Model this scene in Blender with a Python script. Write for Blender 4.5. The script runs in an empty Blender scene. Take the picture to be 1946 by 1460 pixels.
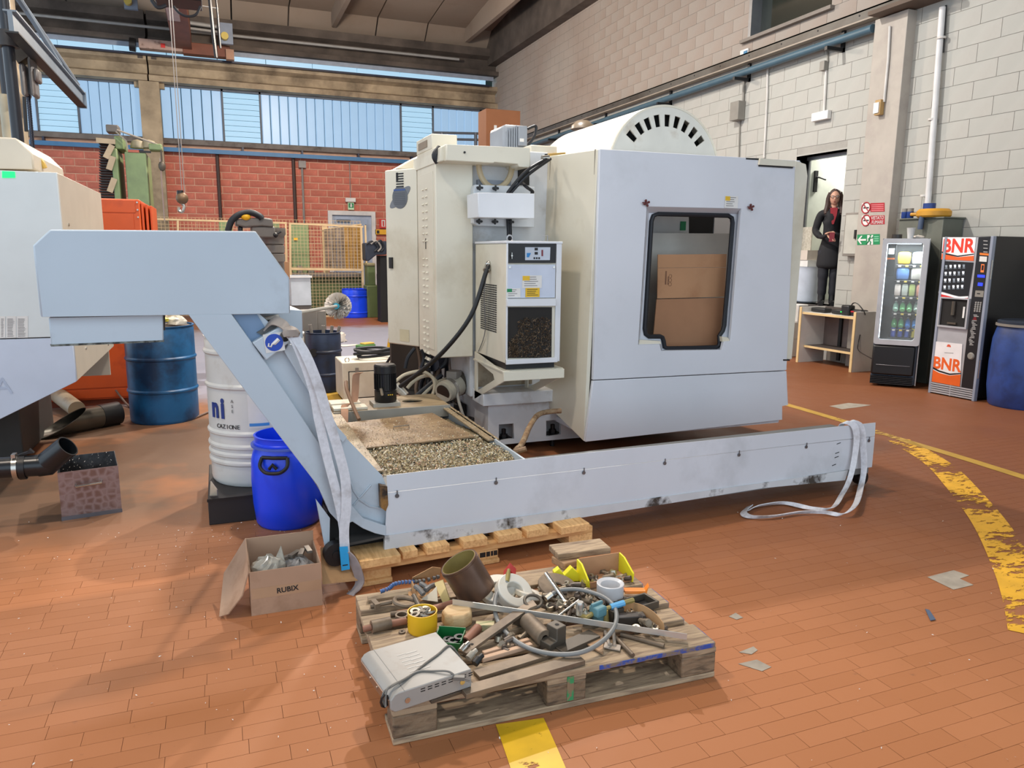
import bpy, bmesh, math, random
from mathutils import Vector as V, Matrix as MX
from mathutils.geometry import tessellate_polygon
random.seed(11)
SC = bpy.context.scene
COL = SC.collection
# ---------------------------------------------------------------- camera (pixels of a 1946 x 1460 frame)
FPX, H = 1416.0, 1.55
def cam_axes(yaw, pitch, roll):
    cy, sy, cp, sp = math.cos(yaw), math.sin(yaw), math.cos(pitch), math.sin(pitch)
    f = V((sy*cp, cy*cp, -sp)); r = V((cy, -sy, 0)); u = r.cross(f)
    c, s = math.cos(roll), math.sin(roll)
    return c*r+s*u, c*u-s*r, f
CR, CU, CF = cam_axes(math.radians(21.37), math.radians(10.12), math.radians(.496))
cd = bpy.data.cameras.new('camera'); cam = bpy.data.objects.new('camera', cd); COL.objects.link(cam)
cd.sensor_width = 36; cd.lens = 36*FPX/1946; cd.clip_end = 200; cd.clip_start = .05
cam.matrix_world = MX(((CR.x, CU.x, -CF.x, 0), (CR.y, CU.y, -CF.y, 0), (CR.z, CU.z, -CF.z, H), (0, 0, 0, 1)))
SC.camera = cam
# ---------------------------------------------------------------- world and light
W = bpy.data.worlds.new('world'); SC.world = W; W.use_nodes = True
bg = W.node_tree.nodes['Background']; bg.inputs[0].default_value = (.72, .86, 1, 1); bg.inputs[1].default_value = 1.85
def area(name, loc, power, size, col, target=None, shape='DISK'):
    l = bpy.data.lights.new(name, 'AREA'); l.shape = shape; l.size = size; l.energy = power; l.color = col
    o = bpy.data.objects.new(name, l); COL.objects.link(o); o.location = loc
    d = (V(target)-V(loc)) if target else V((0, 0, -1))
    o.rotation_euler = d.to_track_quat('-Z', 'Y').to_euler()
    return o
WARM = (1, .86, .72); NEUT = (1, .96, .91)
def bulb(name, loc, power, col, r=.22):
    l = bpy.data.lights.new(name, 'POINT'); l.shadow_soft_size = r; l.energy = power; l.color = col
    o = bpy.data.objects.new(name, l); COL.objects.link(o); o.location = loc; return o
area('high_bay_lamp', (2.0, 5.2, 6.9), 225, .35, WARM)
area('high_bay_lamp', (-2.2, 3.2, 6.9), 190, .55, WARM)
area('high_bay_lamp', (3.4, 9.0, 6.8), 590, .20, NEUT)
area('high_bay_lamp', (-1.0, 9.6, 6.9), 200, .55, NEUT)
bulb('high_bay_lamp', (1.8, 15.0, 6.2), 1250, WARM, .3)
area('skylight', (1.5, -3.0, 7.4), 170, 3.0, (.86, .93, 1), (1.5, 4, 0), 'SQUARE')
SC.view_settings.view_transform = 'Standard'; SC.view_settings.look = 'None'
SC.view_settings.exposure = 0.0; SC.view_settings.gamma = 1; SC.view_settings.use_curve_mapping = False
SC.cycles.max_bounces = 6; SC.cycles.diffuse_bounces = 4; SC.cycles.glossy_bounces = 3; SC.cycles.transparent_max_bounces = 10
SC.cycles.sample_clamp_indirect = 6; SC.cycles.use_denoising = True
# ---------------------------------------------------------------- picture point -> place
def ray(x, y): return ((x-973)/FPX)*CR+((730-y)/FPX)*CU+CF
EYE = V((0, 0, H))
def PZ(x, y, z=0): d = ray(x, y); return EYE+d*((z-H)/d.z)
def PX(x, y, X): d = ray(x, y); return EYE+d*(X/d.x)
def PY(x, y, Y): d = ray(x, y); return EYE+d*(Y/d.y)
def PP(x, y, p, n): d = ray(x, y); p = V(p); n = V(n); return EYE+d*((p-EYE).dot(n)/d.dot(n))
# ---------------------------------------------------------------- materials
def lin(c): return tuple((v/12.92 if v <= .04045 else ((v+.055)/1.055)**2.4) for v in (k/255 for k in c))
MATS = {}
def mat(n, c, r=.5, m=0, var=.06, sc=5, c2=None, t2=.62, w2=.1, sc2=3, bump=0, bsc=40, emit=0, spec=.5, alpha=1, trans=0, dirt=0, rnd=0):
    """base colour with small value noise; c2 = second colour (stains, wear) where a noise passes t2"""
    if n in MATS: return MATS[n]
    M = bpy.data.materials.new(n); M.use_nodes = True; T = M.node_tree; N = T.nodes; L = T.links
    b = N['Principled BSDF']; b.inputs['Roughness'].default_value = r; b.inputs['Metallic'].default_value = m
    b.inputs['Specular IOR Level'].default_value = spec
    tc = N.new('ShaderNodeTexCoord'); out = tc.outputs['Object']
    base = lin(c)
    nz = N.new('ShaderNodeTexNoise'); nz.inputs['Scale'].default_value = sc; nz.inputs['Detail'].default_value = 5; L.new(out, nz.inputs['Vector'])
    hs = N.new('ShaderNodeHueSaturation'); hs.inputs['Color'].default_value = (*base, 1)
    mr = N.new('ShaderNodeMapRange'); mr.inputs[1].default_value = .25; mr.inputs[2].default_value = .75
    mr.inputs[3].default_value = 1-var*2; mr.inputs[4].default_value = 1+var*2; L.new(nz.outputs['Fac'], mr.inputs[0])
    val = mr.outputs[0]
    if rnd:
        oi = N.new('ShaderNodeObjectInfo'); m2 = N.new('ShaderNodeMapRange'); m2.inputs[3].default_value = 1-rnd; m2.inputs[4].default_value = 1+rnd
        L.new(oi.outputs['Random'], m2.inputs[0]); mu = N.new('ShaderNodeMath'); mu.operation = 'MULTIPLY'
        L.new(val, mu.inputs[0]); L.new(m2.outputs[0], mu.inputs[1]); val = mu.outputs[0]
    L.new(val, hs.inputs['Value']); col = hs.outputs['Color']
    if c2:
        n2 = N.new('ShaderNodeTexNoise'); n2.inputs['Scale'].default_value = sc2; n2.inputs['Detail'].default_value = 7; n2.inputs['Roughness'].default_value = .62
        L.new(out, n2.inputs['Vector'])
        r2 = N.new('ShaderNodeMapRange'); r2.inputs[1].default_value = t2-w2; r2.inputs[2].default_value = t2+w2; L.new(n2.outputs['Fac'], r2.inputs[0])
        mx = N.new('ShaderNodeMix'); mx.data_type = 'RGBA'; L.new(r2.outputs[0], mx.inputs[0]); L.new(col, mx.inputs[6]); mx.inputs[7].default_value = (*lin(c2), 1)
        col = mx.outputs[2]
    L.new(col, b.inputs['Base Color'])
    if bump:
        n3 = N.new('ShaderNodeTexNoise'); n3.inputs['Scale'].default_value = bsc; n3.inputs['Detail'].default_value = 4; L.new(out, n3.inputs['Vector'])
        bp = N.new('ShaderNodeBump'); bp.inputs['Strength'].default_value = bump; bp.inputs['Distance'].default_value = .01
        L.new(n3.outputs['Fac'], bp.inputs['Height']); L.new(bp.outputs[0], b.inputs['Normal'])
    if emit:
        b.inputs['Emission Color'].default_value = (*base, 1); b.inputs['Emission Strength'].default_value = emit
    if alpha < 1: b.inputs['Alpha'].default_value = alpha
    if trans: b.inputs['Transmission Weight'].default_value = trans
    MATS[n] = M; return M
def wood(n, c, c2, sc=(1, 12, 12), r=.75, dirt=None, bump=.25):
    if n in MATS: return MATS[n]
    M = mat(n, c, r=r, var=.08, sc=4, bump=bump, bsc=50, rnd=.1); T = M.node_tree; N = T.nodes; L = T.links
    b = N['Principled BSDF']; src = b.inputs['Base Color'].links[0].from_socket
    tc = N.new('ShaderNodeTexCoord'); mp = N.new('ShaderNodeMapping'); mp.inputs['Scale'].default_value = sc; L.new(tc.outputs['Object'], mp.inputs[0])
    nz = N.new('ShaderNodeTexNoise'); nz.inputs['Scale'].default_value = 5; nz.inputs['Detail'].default_value = 6; nz.inputs['Distortion'].default_value = .6; L.new(mp.outputs[0], nz.inputs['Vector'])
    mr = N.new('ShaderNodeMapRange'); mr.inputs[1].default_value = .42; mr.inputs[2].default_value = .72; L.new(nz.outputs['Fac'], mr.inputs[0])
    mx = N.new('ShaderNodeMix'); mx.data_type = 'RGBA'; L.new(mr.outputs[0], mx.inputs[0]); L.new(src, mx.inputs[6]); mx.inputs[7].default_value = (*lin(c2), 1)
    L.new(mx.outputs[2], b.inputs['Base Color']); return M
# ---------------------------------------------------------------- mesh building
class MB:
    def __init__(s): s.v = []; s.f = []
    def add(s, vs, fs):
        n = len(s.v); s.v += [tuple(p) for p in vs]; s.f += [tuple(i+n for i in f) for f in fs]; return s
    def box(s, x0, x1, y0, y1, z0, z1):
        return s.add([(x, y, z) for z in (z0, z1) for y in (y0, y1) for x in (x0, x1)],
                     [(0, 2, 3, 1), (4, 5, 7, 6), (0, 1, 5, 4), (2, 6, 7, 3), (0, 4, 6, 2), (1, 3, 7, 5)])
    def cbox(s, c, sx, sy, sz, rz=0, M=None):
        n = len(s.v); s.box(-sx/2, sx/2, -sy/2, sy/2, -sz/2, sz/2)
        R = MX.Translation(V(c)) @ (M.to_4x4() if M is not None else MX.Rotation(rz, 4, 'Z'))
        s.v[n:] = [tuple(R @ V(p)) for p in s.v[n:]]; return s
    def ext(s, loop, vec, holes=()):
        """flat 3-D loop (with holes) given thickness along vec"""
        loops = [[V(p) for p in loop]]+[[V(p) for p in h] for h in holes]
        vec = V(vec); flat = [p for l in loops for p in l]; n = len(flat)
        tris = tessellate_polygon(loops)
        fs = [tuple(t) for t in tris]+[tuple(i+n for i in reversed(t)) for t in tris]; k = 0
        for l in loops:
            m = len(l)
            for i in range(m): fs.append((k+i, k+(i+1) % m, n+k+(i+1) % m, n+k+i))
            k += m
        return s.add(flat+[p+vec for p in flat], fs)
    def prism(s, pts, ax, a, b, holes=()):
        f = {'x': lambda p: V((a, p[0], p[1])), 'y': lambda p: V((p[0], a, p[1])), 'z': lambda p: V((p[0], p[1], a))}[ax]
        vec = {'x': (b-a, 0, 0), 'y': (0, b-a, 0), 'z': (0, 0, b-a)}[ax]
        return s.ext([f(p) for p in pts], vec, [[f(p) for p in h] for h in holes])
    def tube(s, pts, r, n=8, close=False):
        pts = [V(p) for p in pts]; m = len(pts); rs = r if isinstance(r, (list, tuple)) else [r]*m
        nrm = None; vs = []
        for i, p in enumerate(pts):
            a = pts[i-1] if (i or close) else p; c = pts[(i+1) % m] if (i < m-1 or close) else p
            t = (c-a).normalized()
            if nrm is None: nrm = t.orthogonal().normalized()
            else:
                nrm = nrm-t*nrm.dot(t); nrm = nrm.normalized() if nrm.length > 1e-6 else t.orthogonal().normalized()
            bn = t.cross(nrm)
            vs += [p+(nrm*math.cos(2*math.pi*k/n)+bn*math.sin(2*math.pi*k/n))*rs[i] for k in range(n)]
        fs = []
        for i in range(m if close else m-1):
            j = (i+1) % m
            for k in range(n): fs.append((i*n+k, i*n+(k+1) % n, j*n+(k+1) % n, j*n+k))
        if not close: fs += [tuple(range(n-1, -1, -1)), tuple((m-1)*n+k for k in range(n))]
        return s.add(vs, fs)
    def cyl(s, p, q, r, r2=None, n=20): return s.tube([p, q], [r, r if r2 is None else r2], n)
    def pipe(s, p, q, ro, ri, n=20):
        d = (V(q)-V(p)); L = d.length; n0 = len(s.v)
        s.lathe([(ri, 0), (ro, 0), (ro, L), (ri, L)], n=n, close=True)
        R = MX.Translation(V(p)) @ d.to_track_quat('Z', 'Y').to_matrix().to_4x4()
        s.v[n0:] = [tuple(R @ V(v)) for v in s.v[n0:]]; return s
    def lathe(s, prof, c=(0, 0, 0), n=24, close=False, M=None):
        vs = []; fs = []; m = len(prof)
        for (r, h) in prof:
            for k in range(n): vs.append(V((r*math.cos(2*math.pi*k/n), r*math.sin(2*math.pi*k/n), h)))
        for i in range(m if close else m-1):
            j = (i+1) % m
            for k in range(n): fs.append((i*n+k, i*n+(k+1) % n, j*n+(k+1) % n, j*n+k))
        if not close:
            if prof[0][0] > 1e-5: fs.append(tuple(range(n-1, -1, -1)))
            if prof[-1][0] > 1e-5: fs.append(tuple((m-1)*n+k for k in range(n)))
        T = MX.Translation(V(c)) @ (M.to_4x4() if M is not None else MX.Identity(4))
        return s.add([T @ p for p in vs], fs)
    def ball(s, c, r, n=12, sx=1, sy=1, sz=1):
        m = n//2; return s.add([], []) if r <= 0 else s._ball(V(c), r, n, m, sx, sy, sz)
    def _ball(s, c, r, n, m, sx, sy, sz):
        n0 = len(s.v); s.lathe([(r*math.sin(math.pi*i/m) if 0 < i < m else 1e-6, -r*math.cos(math.pi*i/m)) for i in range(m+1)], n=n)
        s.v[n0:] = [(c.x+v[0]*sx, c.y+v[1]*sy, c.z+v[2]*sz) for v in s.v[n0:]]; return s
    def ribbon(s, pts, w, th=.004):
        """flat webbing: pts centre line, w = width vectors (one or per point)"""
        pts = [V(p) for p in pts]; m = len(pts); ws = [V(w)]*m if not isinstance(w, list) else [V(k) for k in w]; vs = []; fs = []
        for i, p in enumerate(pts):
            t = (pts[min(i+1, m-1)]-pts[max(i-1, 0)]).normalized(); nn = t.cross(ws[i]).normalized()*th/2
            vs += [p-ws[i]/2-nn, p+ws[i]/2-nn, p+ws[i]/2+nn, p-ws[i]/2+nn]
        for i in range(m-1):
            for k in range(4): fs.append((4*i+k, 4*i+(k+1) % 4, 4*i+4+(k+1) % 4, 4*i+4+k))
        fs += [(3, 2, 1, 0), (4*m-4, 4*m-3, 4*m-2, 4*m-1)]
        return s.add(vs, fs)
    def xf(s, M, n0=0): s.v[n0:] = [tuple(M @ V(p)) for p in s.v[n0:]]; return s
    def mesh(s, name, m, smooth=True):
        me = bpy.data.meshes.new(name); me.from_pydata(s.v, [], s.f)
        bm = bmesh.new(); bm.from_mesh(me); bmesh.ops.recalc_face_normals(bm, faces=bm.faces); bm.to_mesh(me); bm.free()
        if smooth:
            me.shade_smooth(); me.set_sharp_from_angle(angle=math.radians(38))
        if m: me.materials.append(m)
        return me
def tag(o, label=None, cat=None, group=None, kind=None):
    for k, v in (('label', label), ('category', cat), ('group', group), ('kind', kind)):
        if v: o[k] = v
    return o
def par(o, p):
    if p:
        o.parent = p; o.matrix_parent_inverse = MX.Translation(-p.location) if p.type == 'EMPTY' else MX.Identity(4)
def E(name, loc, label, cat, group=None, kind=None):
    o = bpy.data.objects.new(name, None); COL.objects.link(o); o.location = loc; o.empty_display_size = .1
    return tag(o, label, cat, group, kind)
def O(name, mb, m, parent=None, label=None, cat=None, group=None, kind=None, bev=0, smooth=True):
    me = mb if isinstance(mb, bpy.types.Mesh) else mb.mesh(name, m, smooth)
    o = bpy.data.objects.new(name, me); COL.objects.link(o); par(o, parent)
    if bev:
        b = o.modifiers.new('bevel', 'BEVEL'); b.width = bev; b.segments = 2; b.limit_method = 'ANGLE'; b.angle_limit = math.radians(40)
    return tag(o, label, cat, group, kind)
def dup(o, parent=None):
    c = o.copy(); COL.objects.link(c)
    if parent: c.parent = parent
    for ch in o.children: dup(ch, c)
    return c
def txt(name, s, loc, xdir, ydir, size, m, parent=None, th=.0008, align='CENTER', sx=1, bold=0):
    """lettering as thin solid characters lying in the plane xdir/ydir"""
    cu = bpy.data.curves.new(name, 'FONT'); cu.body = s; cu.size = size; cu.extrude = th; cu.align_x = align; cu.align_y = 'CENTER'; cu.offset = bold; cu.resolution_u = 3
    t = bpy.data.objects.new(name, cu); COL.objects.link(t); dg = bpy.context.evaluated_depsgraph_get(); me = bpy.data.meshes.new_from_object(t.evaluated_get(dg)); bpy.data.objects.remove(t); me.materials.clear(); me.materials.append(m)
    o = bpy.data.objects.new(name, me); COL.objects.link(o)
    x = V(xdir).normalized(); y = V(ydir); y = (y-x*y.dot(x)).normalized(); z = x.cross(y); par(o, parent)
    o.matrix_basis = MX(((x.x*sx, y.x, z.x, loc[0]), (x.y*sx, y.y, z.y, loc[1]), (x.z*sx, y.z, z.z, loc[2]), (0, 0, 0, 1)))
    return o
def rrect(x0, x1, y0, y1, r, n=5):
    out = []
    for cx, cy, a in ((x1-r, y1-r, 0), (x0+r, y1-r, 90), (x0+r, y0+r, 180), (x1-r, y0+r, 270)):
        for i in range(n+1):
            t = math.radians(a+90*i/n); out.append((cx+r*math.cos(t), cy+r*math.sin(t)))
    return out
def arc(p, q, h, n=12, up=V((0, 0, 1))):
    p = V(p); q = V(q); return [p.lerp(q, i/n)+up*(4*h*(i/n)*(1-i/n)) for i in range(n+1)]
def spline(P, n=6):
    P = [V(p) for p in P]; out = []
    for i in range(len(P)-1):
        a = P[max(i-1, 0)]; b = P[i]; c = P[i+1]; d = P[min(i+2, len(P)-1)]
        for k in range(n):
            t = k/n; out.append(.5*((2*b)+(c-a)*t+(2*a-5*b+4*c-d)*t*t+(3*b-a-3*c+d)*t**3))
    return out+[P[-1]]
# ================================================================= SETTING
def floor_material():
    M = bpy.data.materials.new('terracotta_tile'); M.use_nodes = True; T = M.node_tree; N = T.nodes; L = T.links; b = N['Principled BSDF']
    g = N.new('ShaderNodeNewGeometry'); pos = g.outputs['Position']
    oi = N.new('ShaderNodeObjectInfo'); ad = N.new('ShaderNodeMath'); ad.operation = 'ADD'; L.new(g.outputs['Random Per Island'], ad.inputs[0]); L.new(oi.outputs['Random'], ad.inputs[1])
    fr = N.new('ShaderNodeMath'); fr.operation = 'FRACT'; L.new(ad.outputs[0], fr.inputs[0])
    cr = N.new('ShaderNodeValToRGB'); cr.color_ramp.elements[0].color = (*lin((164, 106, 68)), 1); cr.color_ramp.elements[1].color = (*lin((172, 113, 75)), 1)
    L.new(fr.outputs[0], cr.inputs[0]); col = cr.outputs[0]
    def noise(sc, det=6, rough=.6, dist=0):
        n = N.new('ShaderNodeTexNoise'); n.inputs['Scale'].default_value = sc; n.inputs['Detail'].default_value = det; n.inputs['Roughness'].default_value = rough; n.inputs['Distortion'].default_value = dist
        L.new(pos, n.inputs['Vector']); return n.outputs['Fac']
    def rng(s, a, c, lo=0, hi=1):
        m = N.new('ShaderNodeMapRange'); m.inputs[1].default_value = a; m.inputs[2].default_value = c; m.inputs[3].default_value = lo; m.inputs[4].default_value = hi; L.new(s, m.inputs[0]); return m.outputs[0]
    def math_(op, a, c):
        m = N.new('ShaderNodeMath'); m.operation = op
        for i, k in ((0, a), (1, c)):
            if isinstance(k, (int, float)): m.inputs[i].default_value = k
            else: L.new(k, m.inputs[i])
        return m.outputs[0]
    def mix(f, a, c):
        m = N.new('ShaderNodeMix'); m.data_type = 'RGBA'; L.new(f, m.inputs[0]); L.new(a, m.inputs[6])
        if isinstance(c, tuple): m.inputs[7].default_value = (*lin(c), 1)
        else: L.new(c, m.inputs[7])
        return m.outputs[2]
    sx = N.new('ShaderNodeSeparateXYZ'); L.new(pos, sx.inputs[0]); X, Y = sx.outputs[0], sx.outputs[1]
    big = noise(.7, 5); mid = noise(2.6, 7); fine = noise(16, 6, .65)
    col = mix(rng(big, .45, .75, 0, .55), col, (158, 104, 66))
    # redder floor to the right, with its weaker light darkened into the colour
    col = mix(math_('MULTIPLY', rng(math_('ADD', X, math_('MULTIPLY', Y, .5)), 3.2, 5.6), .8), col, (112, 66, 42))
    # swarf dirt worked into the floor around the machines on the left
    dirt = math_('MULTIPLY', math_('MULTIPLY', rng(Y, 3.7, 4.9), rng(X, 1.9, .4)), rng(noise(1.1, 4), .22, .50))
    col = mix(math_('MULTIPLY', dirt, .85), col, (100, 84, 70))
    # bare grey concrete beyond the machine
    grey = rng(math_('ADD', Y, math_('MULTIPLY', mid, 1.2)), 8.6, 9.3)
    gx = rng(X, 7.2, 5.6)
    nb = math_('SUBTRACT', 1, rng(math_('ADD', Y, math_('MULTIPLY', mid, 1.0)), 15.4, 16.2))
    col = mix(math_('MULTIPLY', math_('MULTIPLY', grey, gx), nb), col, (138, 138, 150))
    col = mix(rng(fine, .66, .74, 0, .6), col, (124, 84, 62))
    col = mix(rng(noise(9, 8, .7, .5), .71, .75, 0, .8), col, (150, 140, 124))
    L.new(col, b.inputs['Base Color'])
    L.new(rng(mid, .3, .7, .42, .6), b.inputs['Roughness']); b.inputs['Specular IOR Level'].default_value = .2
    bp = N.new('ShaderNodeBump'); bp.inputs['Strength'].default_value = .12; bp.inputs['Distance'].default_value = .004; L.new(noise(22, 4), bp.inputs['Height']); L.new(bp.outputs[0], b.inputs['Normal'])
    return M
FLOORM = floor_material()
def inview(p, mx=60, my=60):
    d = V(p)-EYE; z = d.dot(CF)
    if z < .2: return None
    x = 973+FPX*d.dot(CR)/z; y = 730-FPX*d.dot(CU)/z
    return (x, y, z) if -mx < x < 1946+mx and -my < y < 1460+my else None
def pieces(items, base_mesh_of, name, stuffname, m, parent, limit=300):
    """items: (distance, centre, size tuple); the nearest `limit` become parts, the rest one stuff part"""
    items.sort(key=lambda t: t[0]); cache = {}
    for d, c, sz in items[:limit]:
        k = tuple(round(v, 3) for v in sz)
        if k not in cache: cache[k] = base_mesh_of(k)
        o = bpy.data.objects.new(name, cache[k]); COL.objects.link(o); o.parent = parent; o.location = c
        if name == 'tile': o.rotation_euler = (random.gauss(0, .0025), random.gauss(0, .0012), random.gauss(0, .002))
    if len(items) > limit:
        mb = MB()
        for d, c, sz in items[limit:]: mb.cbox(c, *sz)
        O(stuffname, mb, m, parent, kind='stuff', smooth=False)
def slab_mesh(m):
    def f(k):
        sx, sy, sz = k; mb = MB().box(-sx/2, sx/2, -sy/2, sy/2, -sz/2, sz/2); return mb.mesh('piece', m, False)
    return f
grout = mat('floor_grout', (118, 80, 56), r=.9)
floor = O('floor', MB().box(-9, 12, -4, 4.3208, -.12, -.0035), grout, kind='structure', smooth=False)
O('slab', MB().box(-9, 13, 4.3212, 24, -.12, 0), FLOORM, floor)
its = []; TL, TW, GAP = .2435, .0745, .0015
for j in range(int(.9/TW), 58):
    off = random.choice((0, .33, .5, .67))*TL+random.uniform(-.012, .012)
    for i in range(-14, 30):
        c = V((i*TL+off, (j+.5)*TW, -.004)); q = inview(c, 700, 300)
        if q and c.y+TW/2 < 4.33: its.append((q[2]+(0 if -60 < q[0] < 2006 and q[1] < 1520 else 100), c, (TL-GAP, TW-GAP, .008)))
pieces(its, slab_mesh(FLOORM), 'tile', 'far_tiles', FLOORM, floor)

# ---------------- back wall: red block, window band, concrete beams
brick = mat('red_block', (190, 110, 92), r=.85, var=.10, sc=9, c2=(150, 80, 66), t2=.60, sc2=2, bump=.15, rnd=.10)
mortar = mat('pale_mortar', (204, 164, 140), r=.9)
wb = O('wall_back', MB().box(-9, 8.6, 23.003, 23.35, 0, 4.34), mortar, kind='structure', smooth=False)
its = []; BH, BL = .192, .478
for j in range(int(4.34/BH)):
    for i in range(-14, 18):
        x = i*BL+(BL/2 if j % 2 else 0); z = (j+.5)*BH
        x0_, x1_ = x-BL/2+.01, x+BL/2-.01
        if z < 2.72:
            if x0_ > 3.08 and x1_ < 4.52: continue
            if x0_ < 3.1 < x1_: x1_ = 3.1
            if x0_ < 4.5 < x1_: x0_ = 4.5
        x_c, w_b = (x0_+x1_)/2, x1_-x0_
        if w_b < .03: continue
        q = inview((x, 23, z), 10, 10)
        if q and -5.2 < x < 8.2:
            vis = -4.4 < x < 5.35 and z > 1.3
            its.append(((0 if vis else 100)+abs(z-3)*.5+abs(x-1)*.1, V((x_c, 23.015, z)), (w_b, .04, BH-.020)))
pieces(its, slab_mesh(brick), 'brick', 'hidden_bricks', brick, wb)
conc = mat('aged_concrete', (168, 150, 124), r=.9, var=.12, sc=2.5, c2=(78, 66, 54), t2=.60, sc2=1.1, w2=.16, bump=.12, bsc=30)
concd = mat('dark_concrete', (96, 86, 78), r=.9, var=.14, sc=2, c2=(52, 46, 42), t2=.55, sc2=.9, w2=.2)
steel = mat('grey_window_steel', (92, 98, 108), r=.6)
dgreen = mat('window_gap', (36, 62, 62), r=.7)
def pane_mat(n, c, e):
    M = mat(n, c, r=.35, var=.05, sc=2.5, emit=e, c2=None); b = M.node_tree.nodes['Principled BSDF']; b.inputs['Base Color'].links[0].from_node.inputs['Color'].default_value = (.12, .17, .22, 1); return M
paneV = pane_mat('ribbed_glass', (168, 206, 242), .68); paneH = pane_mat('slat_glass', (180, 222, 248), .80)
XC0, XC1 = -1.67, -1.185
O('column', MB().box(XC0, XC1, 22.7, 23.2, 0, 5.86).box(XC0-.12, XC1+.12, 22.85, 23.2, 5.72, 5.86), conc, wb)
prof = [(22.62, 5.86), (22.62, 6.00), (22.86, 6.08), (22.86, 6.30), (22.66, 6.38), (22.66, 6.50), (23.2, 6.50), (23.2, 5.86)]
for x0, x1 in ((-9, -1.45), (-1.41, 8.3)): O('concrete_beam', MB().prism(prof, 'x', x0, x1), conc, wb)
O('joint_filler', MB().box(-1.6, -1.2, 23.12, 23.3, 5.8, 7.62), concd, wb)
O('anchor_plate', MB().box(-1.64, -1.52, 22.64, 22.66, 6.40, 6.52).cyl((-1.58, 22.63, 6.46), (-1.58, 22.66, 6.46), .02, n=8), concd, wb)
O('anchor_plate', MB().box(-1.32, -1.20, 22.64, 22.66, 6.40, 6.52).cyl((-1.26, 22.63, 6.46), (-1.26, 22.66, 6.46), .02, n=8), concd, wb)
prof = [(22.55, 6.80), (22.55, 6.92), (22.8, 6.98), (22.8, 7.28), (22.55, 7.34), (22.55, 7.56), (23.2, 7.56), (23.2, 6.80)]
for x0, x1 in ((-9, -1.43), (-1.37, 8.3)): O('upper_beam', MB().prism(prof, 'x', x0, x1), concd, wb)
O('sill', MB().box(-9, 8.3, 22.86, 23.3, 4.33, 4.46), mat('sill_concrete', (112, 104, 98), r=.8, var=.1, c2=(80, 72, 66)), wb)
for wn, X0, X1, cells in ((1, -4.7, XC0, (('v', -4.7, -4.10), ('h', -4.06, -3.17), ('v', -3.13, XC0))),
                          (2, XC1, 8.22, (('v', XC1, .34), ('h', .38, 1.33), ('v', 1.37, 5.33), ('h', 5.37, 6.32), ('v', 6.36, 7.85)))):
    w = O('window_%d' % wn, MB().box(X0, X1, 23.12, 23.2, 4.46, 5.86), dgreen, kind='structure', smooth=False)
    fr = MB().box(X0, X1, 22.98, 23.12, 4.46, 4.485).box(X0, X1, 22.98, 23.12, 5.80, 5.86)
    for c in cells: fr.box(c[2]-.005, c[2]+.045, 22.98, 23.12, 4.46, 5.86)
    O('frame', fr, steel, w)
    for k, a, b in cells:
        if k == 'v':
            n = max(1, round((b-a)/.248)); d = (b-a)/n
            for i in range(n):
                O('pane', MB().prism([(a+i*d+.011, 23.11), (a+i*d+.011, 23.03), (a+i*d+.03, 23.015), (a+(i+1)*d-.03, 23.015), (a+(i+1)*d-.011, 23.03), (a+(i+1)*d-.011, 23.11)], 'z', 4.487, 5.80), paneV, w)
        else:
            for i in range(9):
                z = 4.487+i*.146; O('pane', MB().ext([(a, 23.02, z), (b, 23.02, z), (b, 23.05, z+.137), (a, 23.05, z+.137)], (0, .03, 0)), paneH, w)
w = O('window_3', MB().box(-4.8, 8.2, 22.86, 22.9, 6.51, 6.80), dgreen, kind='structure', smooth=False)
O('frame', MB().box(-4.8, 8.2, 22.74, 22.86, 6.685, 6.80), mat('pale_flashing', (150, 160, 175), r=.5), w)
x = -4.7
while x < 7.9:
    O('pane', MB().box(x, min(x+1.23, 7.95), 22.76, 22.85, 6.535, 6.685), paneH, w); x += 1.25
navy = mat('navy_steel', (34, 40, 62), r=.45)
O('trim_1', MB().box(-5, 8.0, 22.5, 22.62, 6.46, 6.505), navy, kind='structure')
bluep = mat('blue_painted_pipe', (62, 116, 160), r=.5)
p = O('busbar_duct', MB().box(-5, 6.2, 22.75, 22.86, 4.11, 4.22), bluep, label='long blue duct running along the red block wall below the windows', cat='duct')
for i in range(7): O('bracket', MB().box(-4+i*1.6, -3.95+i*1.6, 22.78, 22.98, 4.22, 4.33), navy, p)
O('tubular_rail', MB().tube([(-4.8, 22.42, 7.13), (7.0, 22.42, 7.13)], .035), mat('pale_tube', (150, 150, 148), r=.5), label='pale tube running along the dark beam under the roof', cat='tube')
pipem = mat('brown_iron_pipe', (64, 44, 38), r=.6); pipeg = mat('grey_conduit', (132, 126, 122), r=.5)
O('downpipe', MB().cyl((.15, 22.93, 1.2), (.15, 22.93, 4.15), .045), pipem, label='dark brown pipe on the red wall behind the hanging hook', cat='pipe')
O('downpipe', MB().cyl((2.78-.6, 22.93, 1.2), (2.18, 22.93, 4.15), .05), pipem, label='dark brown pipe on the red wall beside a thin grey conduit', cat='pipe')
cnd = O('conduit', MB().cyl((2.42, 22.95, 2.3), (2.42, 22.95, 3.95), .03), pipeg, label='thin grey conduit with square box on the red wall', cat='conduit')
O('junction_box', MB().box(2.32, 2.52, 22.86, 22.98, 3.86, 4.05), pipeg, cnd)
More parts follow.
